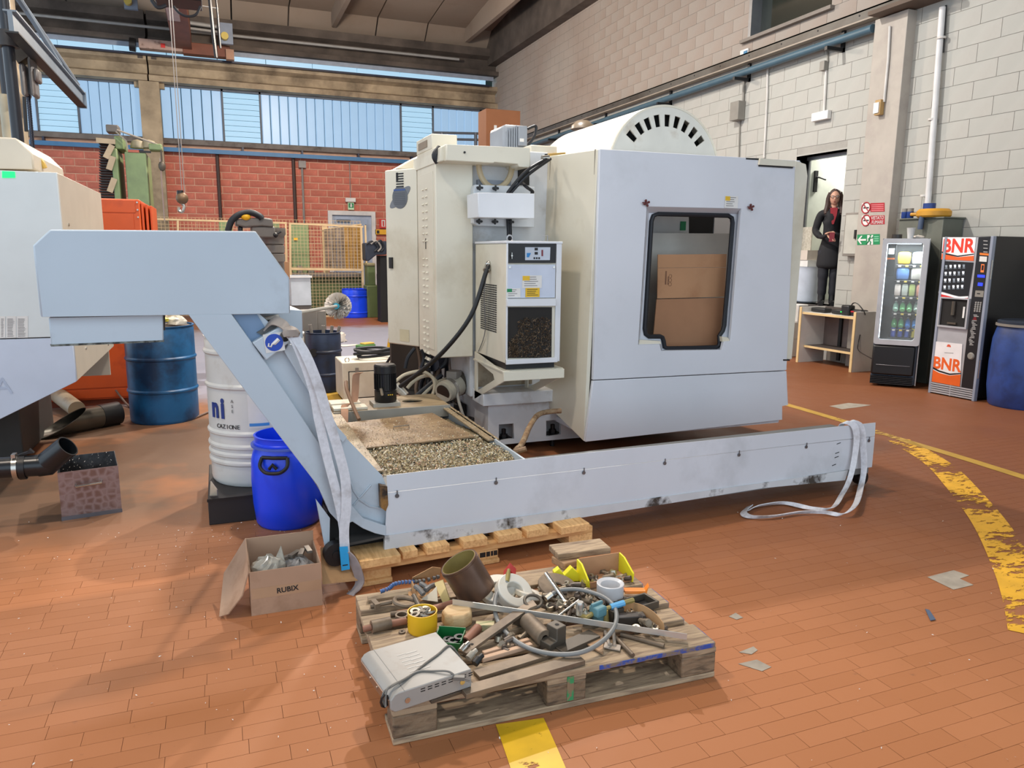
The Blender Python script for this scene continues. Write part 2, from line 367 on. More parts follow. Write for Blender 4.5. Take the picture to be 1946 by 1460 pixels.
# back door
dr = O('door_2', MB().box(3.2, 4.4, 22.99, 23.06, 0, 2.58), mat('door_grey', (158, 168, 186), r=.45), kind='structure')
wfr = mat('white_door_frame', (205, 202, 200), r=.5)
O('frame', MB().prism([(3.1, 0), (3.1, 2.68), (4.5, 2.68), (4.5, 0), (4.38, 0), (4.38, 2.56), (3.22, 2.56), (3.22, 0)], 'y', 22.9, 23.1), wfr, dr)
O('leaf', MB().box(3.3, 4.28, 22.96, 23.0, .03, 2.45), mat('door_leaf', (150, 162, 182), r=.4), dr, bev=.006)
O('door_closer', MB().box(3.35, 3.75, 22.9, 22.96, 2.36, 2.43), steel, dr)
O('handle', MB().box(4.16, 4.24, 22.92, 22.97, 1.0, 1.2).box(4.19, 4.21, 22.88, 22.93, 2.1, 2.3), navy, dr)
# ---------------- ceiling
cm = mat('ceiling_concrete', (158, 144, 130), r=.9, var=.10, sc=1.2, c2=(122, 106, 92), t2=.55, sc2=.6, w2=.25)
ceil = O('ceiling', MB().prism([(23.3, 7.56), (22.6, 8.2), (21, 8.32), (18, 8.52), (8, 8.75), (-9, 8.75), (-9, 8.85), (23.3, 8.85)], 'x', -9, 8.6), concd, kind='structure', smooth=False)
cp = [(22.95, 7.57), (22.45, 8.03), (21, 8.17), (18, 8.38), (8, 8.6)]
xs = [-7.12, -5.62, -3.19, -1.72, .71, 2.18, 4.615, 6.08, 8.52]
for a, b in zip(xs[:-1], xs[1:]):
    for (y0, z0), (y1, z1) in zip(cp[:-1], cp[1:]):
        O('panel', MB().ext([(a+.02, y0-.006, z0), (b-.02, y0-.006, z0), (b-.02, y1+.006, z1), (a+.02, y1+.006, z1)], (0, .03, .07)), cm, ceil, smooth=False)
    if b-a > 2:
        m_ = (a+b)/2; O('rib', MB().prism([(m_-.06, 7.68), (m_+.06, 7.68), (m_+.12, 8.6), (m_-.12, 8.6)], 'y', 8, 22.6), cm, ceil)
# ---------------- right wall
wp = mat('white_wall_paint', (168, 167, 160), r=.75, var=.04, sc=2, c2=(162, 158, 151), t2=.62, sc2=1.2, bump=.1, bsc=25, rnd=.02)
wu = mat('upper_wall_block', (162, 154, 145), r=.85, var=.06, sc=2, c2=(140, 122, 110), t2=.56, sc2=.5, w2=.2, rnd=.04, bump=.12)
wj = mat('wall_joint', (154, 151, 144), r=.9)
DY0, DY1, DZ0, DZ1 = 8.41, 9.40, .80, 3.0
WY0, WY1, WZ0, WZ1 = 8.92, 10.75, 5.0, 6.7
def wall_boxes(mb, x0, x1):
    for y0, y1, z0, z1 in ((-3, DY0, 0, 4.62), (DY1, 23.3, 0, 4.62), (DY0, DY1, 0, DZ0), (DY0, DY1, DZ1, 4.62),
                           (-3, WY0, 4.62, 8.6), (WY1, 23.3, 4.62, 8.6), (WY0, WY1, 4.62, WZ0), (WY0, WY1, WZ1, 8.6)):
        mb.box(x0, x1, y0, y1, z0, z1)
    return mb
wr = O('wall_right', wall_boxes(MB(), 8.306, 8.56), wj, kind='structure', smooth=False)
lo, up = [], []; CH, CL = .208, .538
for j in range(int(7.1/CH)+1):
    z0, z1 = j*CH+.003, (j+1)*CH-.003
    for i in range(-4, 42):
        y0 = i*CL+(CL/2 if j % 2 else 0)+.12; y1 = y0+CL-.006; y0_, y1_ = y0, y1; z = (z0+z1)/2; skip = False
        for a, b, c, d in ((DY0, DY1, DZ0, DZ1), (WY0, WY1, WZ0, WZ1)):
            if z1 > c and z0 < d and y1_ > a and y0_ < b:
                if y0_ >= a and y1_ <= b: skip = True
                elif y0_ < a: y1_ = a
                else: y0_ = b
        if skip or y1_-y0_ < .04 or y0_ > 22.9: continue
        q = inview((8.3, (y0_+y1_)/2, z), 900, 200)
        if not q: continue
        hid = not (-60 < q[0] < 2006 and q[1] > -60) or (z < 2.3 and y0_ > 9.5) or (z < 1.7 and y0_ < 7.4) or z < .2
        (lo if z < 4.62 else up).append((q[2]+(50 if hid else 0), V((8.308, (y0_+y1_)/2, z)), (.016, y1_-y0_, z1-z0)))
pieces(lo, slab_mesh(wp), 'block', 'far_blocks', wp, wr, 170)
pieces(up, slab_mesh(wu), 'upper_block', 'far_upper_blocks', wu, wr, 130)
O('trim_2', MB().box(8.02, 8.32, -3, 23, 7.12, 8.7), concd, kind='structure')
pil = O('trim_3', MB().box(8.15, 8.31, 7.457, 7.965, 0, 4.55), mat('pilaster_paint', (168, 160, 150), r=.75, var=.04, c2=(158, 149, 141)), kind='structure', bev=.006)
dw = O('door_1', MB().box(8.3, 8.56, DY1, DY1+.02, DZ0, DZ1).box(8.3, 8.56, DY0-.02, DY0, DZ0, DZ1).box(8.3, 8.56, DY0, DY1, DZ1, DZ1+.02), wp, kind='structure', smooth=False)
alu = mat('aluminium', (150, 152, 155), r=.35, m=.8)
O('frame', MB().box(8.53, 8.56, DY1-.03, DY1, DZ0, DZ1).box(8.5, 8.56, DY0, DY0+.04, DZ0, DZ1).box(8.5, 8.56, DY0, DY1, DZ1-.05, DZ1), alu, dw)
# upper window in the right wall
wd = O('window_4', MB().box(8.5, 8.52, WY0, WY1, WZ0, WZ1), mat('office_glass', (38, 44, 40), r=.08, spec=.8), kind='structure')
O('frame', MB().box(8.3, 8.5, WY1-.07, WY1, WZ0, WZ1).box(8.44, 8.5, WY0, WY0+.06, WZ0, WZ1).box(8.4, 8.5, WY0, WY1, WZ0, WZ0+.06), alu, wd)
O('sill', MB().box(8.22, 8.5, WY0-.06, WY1+.1, WZ0-.05, WZ0), mat('stone_sill', (120, 112, 104), r=.6), wd)
# office behind the door
ofw = mat('office_wall', (206, 208, 196), r=.7)
O('wall_office', MB().box(11.6, 11.7, 6.5, 13.6, .8, 3.6).box(8.56, 11.7, 13.5, 13.6, .8, 3.6).box(8.56, 11.7, 6.5, 6.6, .8, 3.6), ofw, kind='structure', smooth=False)
O('ceiling_office', MB().box(8.56, 11.7, 6.5, 13.6, 3.6, 3.7), ofw, kind='structure', smooth=False)
O('floor_office', MB().box(8.3, 11.7, 6.5, 13.6, .66, .80), mat('office_floor', (70, 66, 64), r=.5), kind='structure', smooth=False)
area('office_lamp', (9.6, 9.2, 3.55), 120, .8, (1, .97, .92))
# ================================================================= THE BIG WHITE MACHINE
cream = mat('cream_paint_warm_light', (214, 208, 190), r=.42, var=.03, sc=2, c2=(184, 172, 148), t2=.66, sc2=1.6, w2=.14)
white = mat('machine_white', (206, 208, 214), r=.38, var=.025, sc=1.5, c2=(190, 192, 196), t2=.70, sc2=1.3, w2=.12)
shell = mat('chiller_white', (214, 216, 220), r=.35, var=.02)
black = mat('black_plastic', (18, 18, 20), r=.45)
rubber = mat('black_rubber', (14, 18, 26), r=.55)
dark = mat('dark_interior', (22, 20, 19), r=.8)
galv = mat('galvanised_sheet', (172, 166, 156), r=.4, m=.25, var=.08, sc=3)
steelb = mat('bright_steel', (188, 184, 176), r=.25, m=.9, var=.05)
wall_ = mat
label_w = mat('label_white', (214, 212, 208), r=.5); label_y = mat('label_yellow', (218, 176, 34), r=.5); ink = mat('print_grey', (120, 118, 116), r=.6); inkd = mat('print_black', (28, 28, 30), r=.6); inkb = mat('print_blue', (46, 82, 150), r=.5)
mc = E('machining_center', (3.0, 5.6, 0), 'large white metalworking machine with a cardboard-covered window and round slotted drum on top', 'machine')
def sticker(parent, p, xd, yd, w, h, m=label_w, rows=4, head=None, name='label'):
    """a printed label: thin plate with lines of print, p = centre"""
    x = V(xd).normalized(); y = V(yd).normalized(); n = x.cross(y); p = V(p)
    def plate(cx, cy, pw, ph, z, mm, nm, par_):
        a = p+x*(cx-pw/2)+y*(cy-ph/2)+n*z
        return O(nm, MB().ext([a, a+x*pw, a+x*pw+y*ph, a+y*ph], n*.0008), mm, par_, smooth=False)
    o = plate(0, 0, w, h, 0, m, name, parent)
    if rows:
        mb = MB()
        for i in range(rows):
            L = w*random.uniform(.45, .8); a = p+x*(-w*.40)+y*(h*.5-h*(i+.9)/(rows+.8))+n*.0012
            mb.ext([a, a+x*L, a+x*L+y*h*.25/rows, a+y*h*.25/rows], n*.0004)
        if parent and parent.type == 'EMPTY': O('print', mb, ink if m is not label_y else inkd, o, smooth=False)
    if head: plate(-w*.3, h*.28, w*.36, h*.36, .0012, head, 'heading', o if parent.type == 'EMPTY' else parent)
    return o
YF = 4.6
def F(x, y, Y=YF): return PY(x, y, Y)
cz = lambda a, b: (960+a/3.947, 360+b/3.947)
# front panel with the recessed window
rec_o = [F(*cz(*q)) for q in ((1065, 130), (1770, 145), (1690, 1138), (1640, 1143), (1626, 1204), (1172, 1210), (1160, 1160), (1000, 1165))]
rec_i = [F(*cz(*q), 4.66) for q in ((1078, 178), (1755, 186), (1672, 1108), (1622, 1122), (1612, 1198), (1180, 1203), (1170, 1128), (1012, 1128))]
win_px = [(1140, 183), (1400, 190), (1670, 197), (1697, 215), (1703, 250), (1690, 420), (1668, 700), (1650, 900), (1641, 1020), (1630, 1060), (1603, 1100), (1606, 1150), (1600, 1172), (1580, 1184), (1400, 1190), (1215, 1193), (1192, 1180), (1186, 1140), (1176, 1110), (1160, 1103), (1075, 1103), (1052, 1085), (1044, 1045), (1060, 800), (1080, 480), (1094, 240), (1108, 200)]
win = [F(*cz(*q), 4.66) for q in win_px]
TL, TR, BR_, BL_ = F(1140, 283), F(1512, 305), F(1487, 798), F(1112, 840)
SL, SR = F(1127, 722.5), F(1495, 704)
O('front_panel', MB().ext([TL, TR, SR, SL], (0, .03, 0), [rec_o]), white, mc, bev=.004)
O('lower_panel', MB().ext([V(SL)+V((0, 0, -.006)), V(SR)+V((0, 0, -.006)), F(1498, 770), F(1487, 772), BR_, BL_], (0, .03, 0)), white, mc, bev=.004)
rp = MB()
for i in range(8): rp.add([rec_o[i], rec_o[(i+1) % 8], rec_i[(i+1) % 8], rec_i[i]], [(0, 1, 2, 3)])
O('window_surround', rp.ext(rec_i, (0, .015, 0), [win]), white, mc)
O('window_gasket', MB().tube([p+V((0, -.004, 0)) for p in win], .017, 8, close=True), rubber, mc)
for a, b, c, d in (((1008, 1128), (1165, 1140), (1170, 1160), (1002, 1167)), ((1625, 1105), (1668, 1110), (1688, 1140), (1630, 1143))):
    O('sill_lip', MB().ext([F(*cz(*k), 4.605) for k in (a, b, c, d)], (0, .03, 0)), cream, mc)
# left side of the enclosure (facing -x)
XL = TL.x
sf = [V((TL.x, YF+.0305, TL.z)), V((BL_.x, YF+.0305, BL_.z)), V((BL_.x+.01, 5.7, .43)), V((TL.x, 5.7, 2.285))]
O('side_panel', MB().ext(sf, (.03, 0, 0)), cream, mc, bev=.004)  # the warm light on this side is put into the cream
O('side_seam', MB().box(XL-.004, XL+.02, 4.662, 4.668, .3, 2.23), mat('seam_dark', (120, 112, 98), r=.7), mc)
O('side_seam', MB().box(XL-.004, XL+.02, 5.40, 5.405, 1.6, 2.26), mat('seam_dark', (0, 0, 0)), mc)
O('enclosure_body', MB().box(XL+.03, 4.14, 4.64, 4.95, 2.19, 2.23).box(4.09, 4.13, 4.64, 6.2, .25, 2.24).box(XL+.03, 4.1, 5.68, 5.72, .3, 2.24).box(XL+.02, 4.1, 4.63, 5.7, .22, .26), white, mc)
# right edge post and top rail
O('corner_post', MB().ext([F(1512, 306, 4.62), F(1532, 312, 4.62), F(1535, 334, 4.62), F(1505, 683, 4.62), F(1494, 683, 4.62)], (0, .10, 0)), cream, mc, bev=.004)
O('top_slot', MB().ext([F(1418, 300, 4.597), F(1445, 301, 4.597), F(1445, 304.5, 4.597), F(1418, 303, 4.597)], (0, .01, 0)), black, mc)
O('corner_bracket', MB().ext([F(1445, 301, 4.58), F(1512, 306, 4.58), F(1512, 317, 4.58), F(1443, 313, 4.58)], (0, .02, 0)), cream, mc)
O('corner_slot', MB().ext([F(1443, 313.5, 4.59), F(1507, 317.5, 4.59), F(1507, 320, 4.59), F(1443, 316, 4.59)], (0, .01, 0)), black, mc)
O('corner_slot', MB().ext([F(1488, 683, 4.60), F(1501, 683, 4.60), F(1501, 686, 4.60), F(1488, 686, 4.60)], (0, .02, 0)), black, mc)
# rusty star handles and labels on the front
rust = mat('red_brown_handle', (92, 40, 38), r=.6)
for px, py in ((1229, 386), (1428, 394)):
    c = F(px, py, 4.585); mb = MB().cyl(c+V((0, -.005, 0)), c+V((0, .02, 0)), .010, n=10)
    for k in range(4):
        a = math.pi*k/2+.4; mb.ball(c+V((.018*math.cos(a), 0, .018*math.sin(a))), .009, 8)
    mb.cyl(c+V((-.034, 0, .002)), c, .004, n=6); O('star_handle', mb, rust, mc)
sticker(mc, F(1390, 384, 4.597), (1, 0, 0), (0, 0, 1), .115, .085, rows=5, head=label_y)
# inside the window
O('inner_plate', MB().ext([F(1236, 443, 5.05), F(1390, 444, 5.05), F(1378, 700, 5.05), F(1220, 700, 5.05)], (0, .01, 0)), galv, mc)
O('inner_cabinet', MB().ext([F(1232, 404, 5.3), F(1309, 404, 5.3), F(1309, 450, 5.3), F(1228, 450, 5.3)], (0, .2, 0)), label_w, mc)
gsign = mat('safety_green', (20, 130, 78), r=.5)
O('inner_label', MB().ext([F(1294, 421, 5.29), F(1304, 421, 5.29), F(1303, 438, 5.29), F(1293, 438, 5.29)], (0, .005, 0)), gsign, mc)
O('inner_back', MB().box(XL+.05, 4.08, 5.6, 5.66, .3, 2.17).box(XL+.035, XL+.05, 4.7, 5.6, .3, 2.17), dark, mc)
cb = mat('cardboard', (176, 132, 96), r=.85, var=.05, sc=3, c2=(160, 114, 80), t2=.62, sc2=4)
cs = E('cardboard_sheet', F(1310, 655, 4.80), 'folded cardboard sheet standing inside the window of the large white machine', 'cardboard')
YC = 4.80
O('upper_flap', MB().ext([F(1250, 484, YC), F(1381, 483, YC), F(1380, 508, YC), F(1250, 509, YC)], (0, .006, 0)), cb, cs)
O('main_face', MB().ext([F(1250, 509.5, YC), F(1380, 508.5, YC), F(1377, 564, YC), F(1249, 567.5, YC)], (0, .006, 0)), cb, cs)
O('lower_face', MB().ext([F(1248, 569, YC), F(1377, 566, YC), F(1369, 632, YC), F(1362, 660, YC), F(1262, 660, YC), F(1258, 638, YC), F(1242, 636, YC)], (0, .008, 0)), mat('cardboard_lower', (160, 116, 84), r=.85, var=.05), cs)
pr = MB()
for i, w in enumerate((.10, .06)):
    a = F(1263.5+i*5, 541, YC-.001); pr.ext([a, a+V((.012-.004*i, 0, 0)), a+V((.012-.004*i, 0, w)), a+V((0, 0, w))], (0, -.0006, 0))
O('print', pr, mat('faded_print', (120, 84, 60), r=.8), cs)
pc = F(1274, 525, YC-.001); mb = MB()
for k in range(3): mb.tube([pc+V((.013*math.cos(t*math.pi/5), 0, .013*math.sin(t*math.pi/5)-.03*k)) for t in range(10)], .0016, 4, close=True)
O('print_symbol', mb, mat('faded_print', (0, 0, 0)), cs)
# round drum with the row of slots
YD = 5.0
a, b, c = (PY(*q, YD) for q in ((1163, 280), (1260, 199), (1361.6, 292.6)))
def circ(a, b, c):
    ax, az, bx, bz, cx, cz_ = a.x, a.z, b.x, b.z, c.x, c.z; d = 2*(ax*(bz-cz_)+bx*(cz_-az)+cx*(az-bz))
    ux = ((ax*ax+az*az)*(bz-cz_)+(bx*bx+bz*bz)*(cz_-az)+(cx*cx+cz_*cz_)*(az-bz))/d
    uz = ((ax*ax+az*az)*(cx-bx)+(bx*bx+bz*bz)*(ax-cx)+(cx*cx+cz_*cz_)*(bx-ax))/d
    return ux, uz, math.hypot(ax-ux, az-uz)
dx, dz, dR = circ(a, b, c)
slots = []
for q in ((951, 1023), (1011, 965), (1073, 930), (1142, 908), (1216, 905), (1286, 919), (1350, 950), (1408, 998), (1455, 1060)):
    p = PY(960+q[0]/3.947, q[1]/3.947, YD); t = math.atan2(p.z-dz, p.x-dx); r0 = math.hypot(p.z-dz, p.x-dx)
    slots.append([(dx+(r0+sr*.043)*math.cos(t)-st*.025*math.sin(t), YD, dz+(r0+sr*.043)*math.sin(t)+st*.025*math.cos(t)) for sr, st in ((1, -1), (1, 1), (-1, .8), (-1, -.8))])
t0 = math.asin(max(-1, (2.12-dz)/dR)); ring = [(dx+dR*math.cos(t), YD, dz+dR*math.sin(t)) for t in [t0+(math.pi-2*t0)*k/60 for k in range(61)]]
O('drum_face', MB().ext(ring, (0, .012, 0), slots), mat('drum_white', (206, 204, 194), r=.45, var=.04, c2=(176, 164, 146), t2=.64, sc2=5), mc)
O('drum_cover', MB().ext([V(p)+V((0, -.004, 0)) for p in ring]+[(dx+(dR-.014)*math.cos(t), YD-.004, dz+(dR-.014)*math.sin(t)) for t in [math.pi-t0-(math.pi-2*t0)*k/60 for k in range(61)]], (0, 1.35, 0)), cream, mc)
O('drum_inside', MB().ext([(p[0]*.95+dx*.05, YD+.14, p[2]*.95+dz*.05) for p in ring], (0, 1.1, 0)), dark, mc)
# base, column, head covers
base_w = mat('base_white', (208, 210, 212), r=.45, var=.05, c2=(150, 140, 126), t2=.64, sc2=2.2)
pk = [[PY(*q, 5.25) for q in qq] for qq in (((948, 807), (976, 805), (977, 834), (948, 838)), ((1038, 800), (1066, 797), (1066, 826), (1038, 830)))]
O('base', MB().ext([V((1.86, 5.25, .07)), V((3.7, 5.25, .07)), V((3.7, 5.25, .40)), V((1.86, 5.25, .40))], (0, .03, 0), pk).box(1.86, 1.9, 5.28, 7.2, .07, .42).box(3.66, 3.7, 5.28, 7.2, .07, .42).box(1.9, 3.66, 5.40, 7.2, .07, .42), base_w, mc)
for q in ((960, 824), (1053, 815)):
    p = PY(*q, 5.3); O('levelling_bolt', MB().cyl((p.x, 5.33, .0), (p.x, 5.33, p.z+.03), .018, n=8).cyl((p.x, 5.33, p.z-.04), (p.x, 5.33, p.z-.01), .03, n=6).box(p.x-.06, p.x+.06, 5.27, 5.39, p.z-.055, p.z-.04), black, mc)
for x in (2.0, 3.5): O('levelling_foot', MB().cyl((x, 6.9, 0), (x, 6.9, .08), .05), black, mc)
O('base_ledge', MB().box(1.80, 2.40, 5.19, 5.45, .395, .49), base_w, mc, bev=.006)
O('column', MB().box(1.78, 2.42, 5.45, 6.8, .42, 2.30).box(2.42, 3.6, 5.75, 6.9, .42, 2.22), base_w, mc, bev=.01)
hc = [PY(*q, 5.2) for q in ((848, 274), (1008, 281), (1008, 318), (986, 317), (984, 312), (940, 308), (938, 310), (848, 305))]
O('head_cover', MB().ext(hc, (0, .9, 0)), cream, mc, bev=.01)
O('head_cover_end', MB().ext([PY(*q, 5.25) for q in ((838, 279), (848, 274), (848, 305), (836, 307))], (0, .8, 0)), cream, mc, bev=.006)
O('cover_bolt', MB().cyl(PY(883, 289.5, 5.19), PY(883, 289.5, 5.21), .008, n=8), black, mc)
O('rear_cover', MB().box(PY(1008, 280, 5.5).x, XL+.1, 5.5, 6.4, 2.0, PY(1040, 277, 5.5).z), cream, mc, bev=.008)
p = PY(938, 316, 5.4); mb = MB()
mb.tube([(p.x+.13*math.cos(t), 5.36, p.z+.005+.165*math.sin(t)) for t in [math.pi+math.pi*k/16 for k in range(17)]], .022, 8)
O('half_ring_guide', mb, mat('worn_cream', (176, 160, 130), r=.5), mc)
O('ring_backing', MB().box(p.x-.12, p.x+.14, 5.40, 5.45, p.z-.22, p.z-.10), mat('grey_plate', (140, 146, 156), r=.5), mc)
O('dark_gap', MB().ext([PY(*q, 5.44) for q in ((985, 318), (1006, 318), (1006, 352), (985, 352))], (0, .02, 0)), dark, mc)
mp = [PY(*q, 5.33) for q in ((903, 351), (1016, 355), (1016, 432), (908, 429), (900, 424), (900, 360))]
O('mounting_plate', MB().ext(mp, (0, .10, 0)), base_w, mc, bev=.004)
bx = [PY(*q, 5.08) for q in ((908, 366), (1016, 368), (1016, 415), (909, 413))]
O('terminal_box', MB().ext(bx, (0, .25, 0)), shell, mc, bev=.004)
for q in ((911, 357), (941, 358), (910, 421), (940, 421.5), (970, 422)):
    c = PY(*q, 5.30); mb = MB().cyl(c+V((0, -.02, 0)), c+V((0, .03, 0)), .012, n=8)
    for k in range(4): mb.ball(c+V((.018*math.cos(k*math.pi/2), -.01, .012*math.sin(k*math.pi/2))), .010, 6)
    O('knob', mb, black, mc)
for k, (q0, q1, q2) in enumerate((((1042, 300), (1000, 325), (968, 362)), ((1046, 302), (1004, 332), (974, 363)), ((990, 345), (1000, 355), (1012, 364)))):
    O('cable', MB().tube(spline([PY(*q0, 5.25), PY(*q1, 5.15), PY(*q2, 5.18), PY(q2[0]-2, q2[1]+4, 5.2)], 6), .012, 8), rubber, mc)
O('cable_connector', MB().cyl(PY(1030, 301, 5.25), PY(1043, 300, 5.25), .022, n=10), steelb, mc)
for q in (965, 969): O('cable', MB().tube([PY(q, 414, 5.3), PY(q+1, 440, 5.3), PY(q+1, 460, 5.3)], .013, 8), rubber, mc)
yel = mat('ochre_tank', (186, 146, 66), r=.4)
O('oil_reservoir', MB().ext([PY(*q, 5.45) for q in ((1033, 292), (1076, 289), (1076, 305), (1030, 306))], (0, .2, 0)), yel, mc, bev=.008)
# spindle motor
ms = mat('motor_grey', (136, 142, 150), r=.5)
a = PY(957, 276, 5.75); b = PY(1003, 236, 5.75); mo = MB().box(a.x, b.x, 5.75, 6.1, a.z-.1, b.z-.01)
motor = O('spindle_motor', mo, ms, mc, bev=.03)
fins = MB()
for i in range(5): fins.box(a.x+.02+i*.02, a.x+.03+i*.02, 5.735, 6.1, a.z-.08, b.z-.02-.012*(4-i))
O('cooling_fins', fins, ms, motor); O('terminal_cover', MB().box(b.x-.09, b.x-.015, 5.72, 5.76, a.z, b.z-.02), ms, motor, bev=.004)
O('rating_label', MB().box(b.x-.08, b.x-.045, 5.717, 5.721, a.z+.03, a.z+.055), label_w, motor)
O('cable', MB().tube(spline([PY(1003, 245, 5.8), PY(1018, 240, 5.8), PY(1016, 258, 5.8), PY(1003, 276, 5.8)], 6), .012, 8), rubber, motor)
# electrical cabinets at the left side
ca = MB().box(1.502, 1.79, 5.40, 5.93, .748, 2.283)
cabA = O('electrical_cabinet', ca, cream, mc, bev=.008)
lv = MB()
for z0, n in ((1.63, 9), (1.22, 8), (.83, 9)):
    pass
def louvres(zs):
    for z in zs:
        for y in (5.60, 5.70): lv.ext([(1.502, y, z), (1.502, y+.06, z), (1.488, y+.06, z-.018), (1.488, y, z-.018)], (.012, 0, -.004))
louvres([2.02-.055*i for i in range(8)]); louvres([1.50-.052*i for i in range(8)]); louvres([1.02-.05*i for i in range(8)])
O('louvres', lv, cream, cabA)
O('access_panel', MB().box(1.497, 1.503, 5.46, 5.87, .80, 2.12), cream, cabA, bev=.002)
O('slot', MB().box(1.494, 1.50, 5.66, 5.675, 1.56, 1.64), black, cabA)
t = 0
while PY and t < 2:
    q = inview((1.5-.5*t, 5.94+.866*t, 1.5)); t += .005
    if q[0] < 735.5: break
pa = V((1.5, 5.94, 0)); pb = V((1.5-.5*t, 5.94+.866*t, 0)); u = (pb-pa).normalized(); nn = V((.866, .5, 0))
cabB = O('electrical_cabinet', MB().ext([pa+V((0, 0, .768)), pb+V((0, 0, .768)), pb+V((0, 0, 2.19)), pa+V((0, 0, 2.19))], nn*.3), cream, mc, bev=.008)
nf = -nn
def onB(f, z, d=.002): return pa+u*(f*(pb-pa).length)+V((0, 0, z))+nf*d
gm = mat('logo_grey', (92, 96, 102), r=.5)
# ringed planet emblem: right = -u
c = onB(.52, 1.97)
def ell(c, rx, rz, tilt, n=24): return [c+(-u)*(rx*math.cos(2*math.pi*k/n)*math.cos(tilt)-rz*math.sin(2*math.pi*k/n)*math.sin(tilt))+V((0, 0, rx*math.cos(2*math.pi*k/n)*math.sin(tilt)+rz*math.sin(2*math.pi*k/n))) if 0 else c+(-u)*(rx*math.cos(2*math.pi*k/n)*math.cos(tilt)-rz*math.sin(2*math.pi*k/n)*math.sin(tilt))+V((0, 0, rx*math.cos(2*math.pi*k/n)*math.sin(tilt)+rz*math.sin(2*math.pi*k/n)*math.cos(tilt))) for k in range(n)]
PL = (pb-pa).length/58
def ell2(rx, rz, tilt, n=28): return [c-u*((rx*math.cos(6.2832*k/n)*math.cos(tilt)-rz*math.sin(6.2832*k/n)*math.sin(tilt))*PL)+V((0, 0, (rx*math.cos(6.2832*k/n)*math.sin(tilt)+rz*math.sin(6.2832*k/n)*math.cos(tilt))*.0047)) for k in range(n)]
lg = O('emblem', MB().ext(ell2(14, 19, 0), nf*.002), gm, cabB)
O('emblem_ring', MB().ext([p-nf*.001 for p in ell2(25, 8, .75)], nf*.002), mat('logo_grey_2', (112, 116, 122), r=.5), cabB)
st = MB()
for i in range(7):
    z = .03-.014*i; L = 10*PL; st.ext([c+(-u)*(-L)+V((0, 0, z))+nf*.003, c+(-u)*L+V((0, 0, z))+nf*.003, c+(-u)*L+V((0, 0, z+.004))+nf*.003, c+(-u)*(-L)+V((0, 0, z+.004))+nf*.003], nf*.0004)
O('emblem_lines', st, mat('logo_grey_3', (66, 70, 78), r=.5), cabB)
st = MB()
for i in range(6):
    cc = c+(-u)*((-11+3.6*i)*PL)+V((0, 0, .052))+nf*.0032; st.ext([cc, cc-u*(2.8*PL), cc-u*(2.8*PL)+V((0, 0, .013)), cc+V((0, 0, .013))], nf*.0004)
O('emblem_lettering', st, inkb, cabB)
g = MB()
for i in range(6): g.ext([onB(.63, 2.16-.02*i), onB(.40, 2.16-.02*i), onB(.40, 2.15-.02*i), onB(.63, 2.15-.02*i)], nf*.002)
O('barcode_mark', g.ext([onB(.63, 2.165), onB(.57, 2.165), onB(.57, 2.10), onB(.63, 2.10)], nf*.002), inkd, cabB)
O('latch', MB().ext([onB(.88, 1.49), onB(.78, 1.49), onB(.78, 1.40), onB(.88, 1.40)], nf*.015), black, cabB)
O('warning_label', MB().ext([onB(.6, .90), onB(.3, .90), onB(.3, .80), onB(.6, .80)], nf*.002), mat('cream_label', (206, 196, 164), r=.6), cabB)
O('top_box', MB().box(1.505, 1.70, 5.50, 5.95, 2.283, 2.39), cream, mc, bev=.006); O('sloping_cover', MB().ext([PY(752, 321, 6.4), PY(800, 321, 6.4), PY(800, 294, 6.4), PY(793, 298, 6.4)], (0, .4, 0)), cream, mc, bev=.006)
O('top_box_vent', MB().box(1.50, 1.505, 5.62, 5.88, 2.31, 2.36), mat('vent_brown', (140, 126, 108), r=.6), mc)
O('cable_gland', MB().tube(spline([PY(838, 282, 5.35), PY(828, 296, 5.35), PY(834, 308, 5.35)], 5), .03, 8), rubber, mc)
# ---------------- chiller on its bracket
CX0, CX1, CY0, CY1, CZ0, CZ1 = 1.808, 2.215, 4.75, 5.40, .785, 1.60
ch = O('chiller_unit', MB().box(CX0, CX1, CY0, CY1, CZ0, CZ1), cream, mc, bev=.006)
O('top_cap', MB().box(CX0-.006, CX1+.006, CY0-.012, CY1, CZ1, CZ1+.018), shell, ch, bev=.004)
O('front_frame', MB().box(CX0, CX0+.012, CY0-.012, CY0, CZ0, CZ1).box(CX1-.04, CX1, CY0-.012, CY0, CZ0, CZ1).box(CX0, CX1-.02, CY0-.02, CY0, CZ0-.005, CZ0+.03), shell, ch, bev=.003)
def C_(x, y, d=0): return PY(x, y, CY0-.012-d)
O('control_panel', MB().ext([C_(966, 463), C_(1057, 463), C_(1056, 500), C_(966, 500)], (0, .008, 0)), black, ch)
O('display_plate', MB().ext([C_(998, 470, .001), C_(1046, 470, .001), C_(1045, 494.5, .001), C_(998, 494.5, .001)], (0, .002, 0)), mat('display_silver', (190, 198, 210), r=.4), ch)
mb = MB()
for x0, y0, x1, y1 in ((1016, 471, 1022, 476), (1016, 479, 1022, 484), (1014, 489, 1017, 492.5), (1018.5, 489, 1021.5, 492.5), (1023, 489, 1026, 492.5)): mb.ext([C_(x0, y0, .002), C_(x1, y0, .002), C_(x1, y1, .002), C_(x0, y1, .002)], (0, -.001, 0))
O('display_marks', mb, inkd, ch)
O('display_mark', MB().ext([C_(1001, 481, .002), C_(1009, 481, .002), C_(1005, 489, .002), C_(1001, 489, .002)], (0, -.001, 0)), mat('print_cyan', (40, 130, 196), r=.5), ch)
O('display_mark', MB().ext([C_(1029, 475, .002), C_(1032, 475, .002), C_(1032, 487, .002), C_(1029, 487, .002)], (0, -.001, 0)), mat('led_red', (120, 30, 40), r=.4), ch)
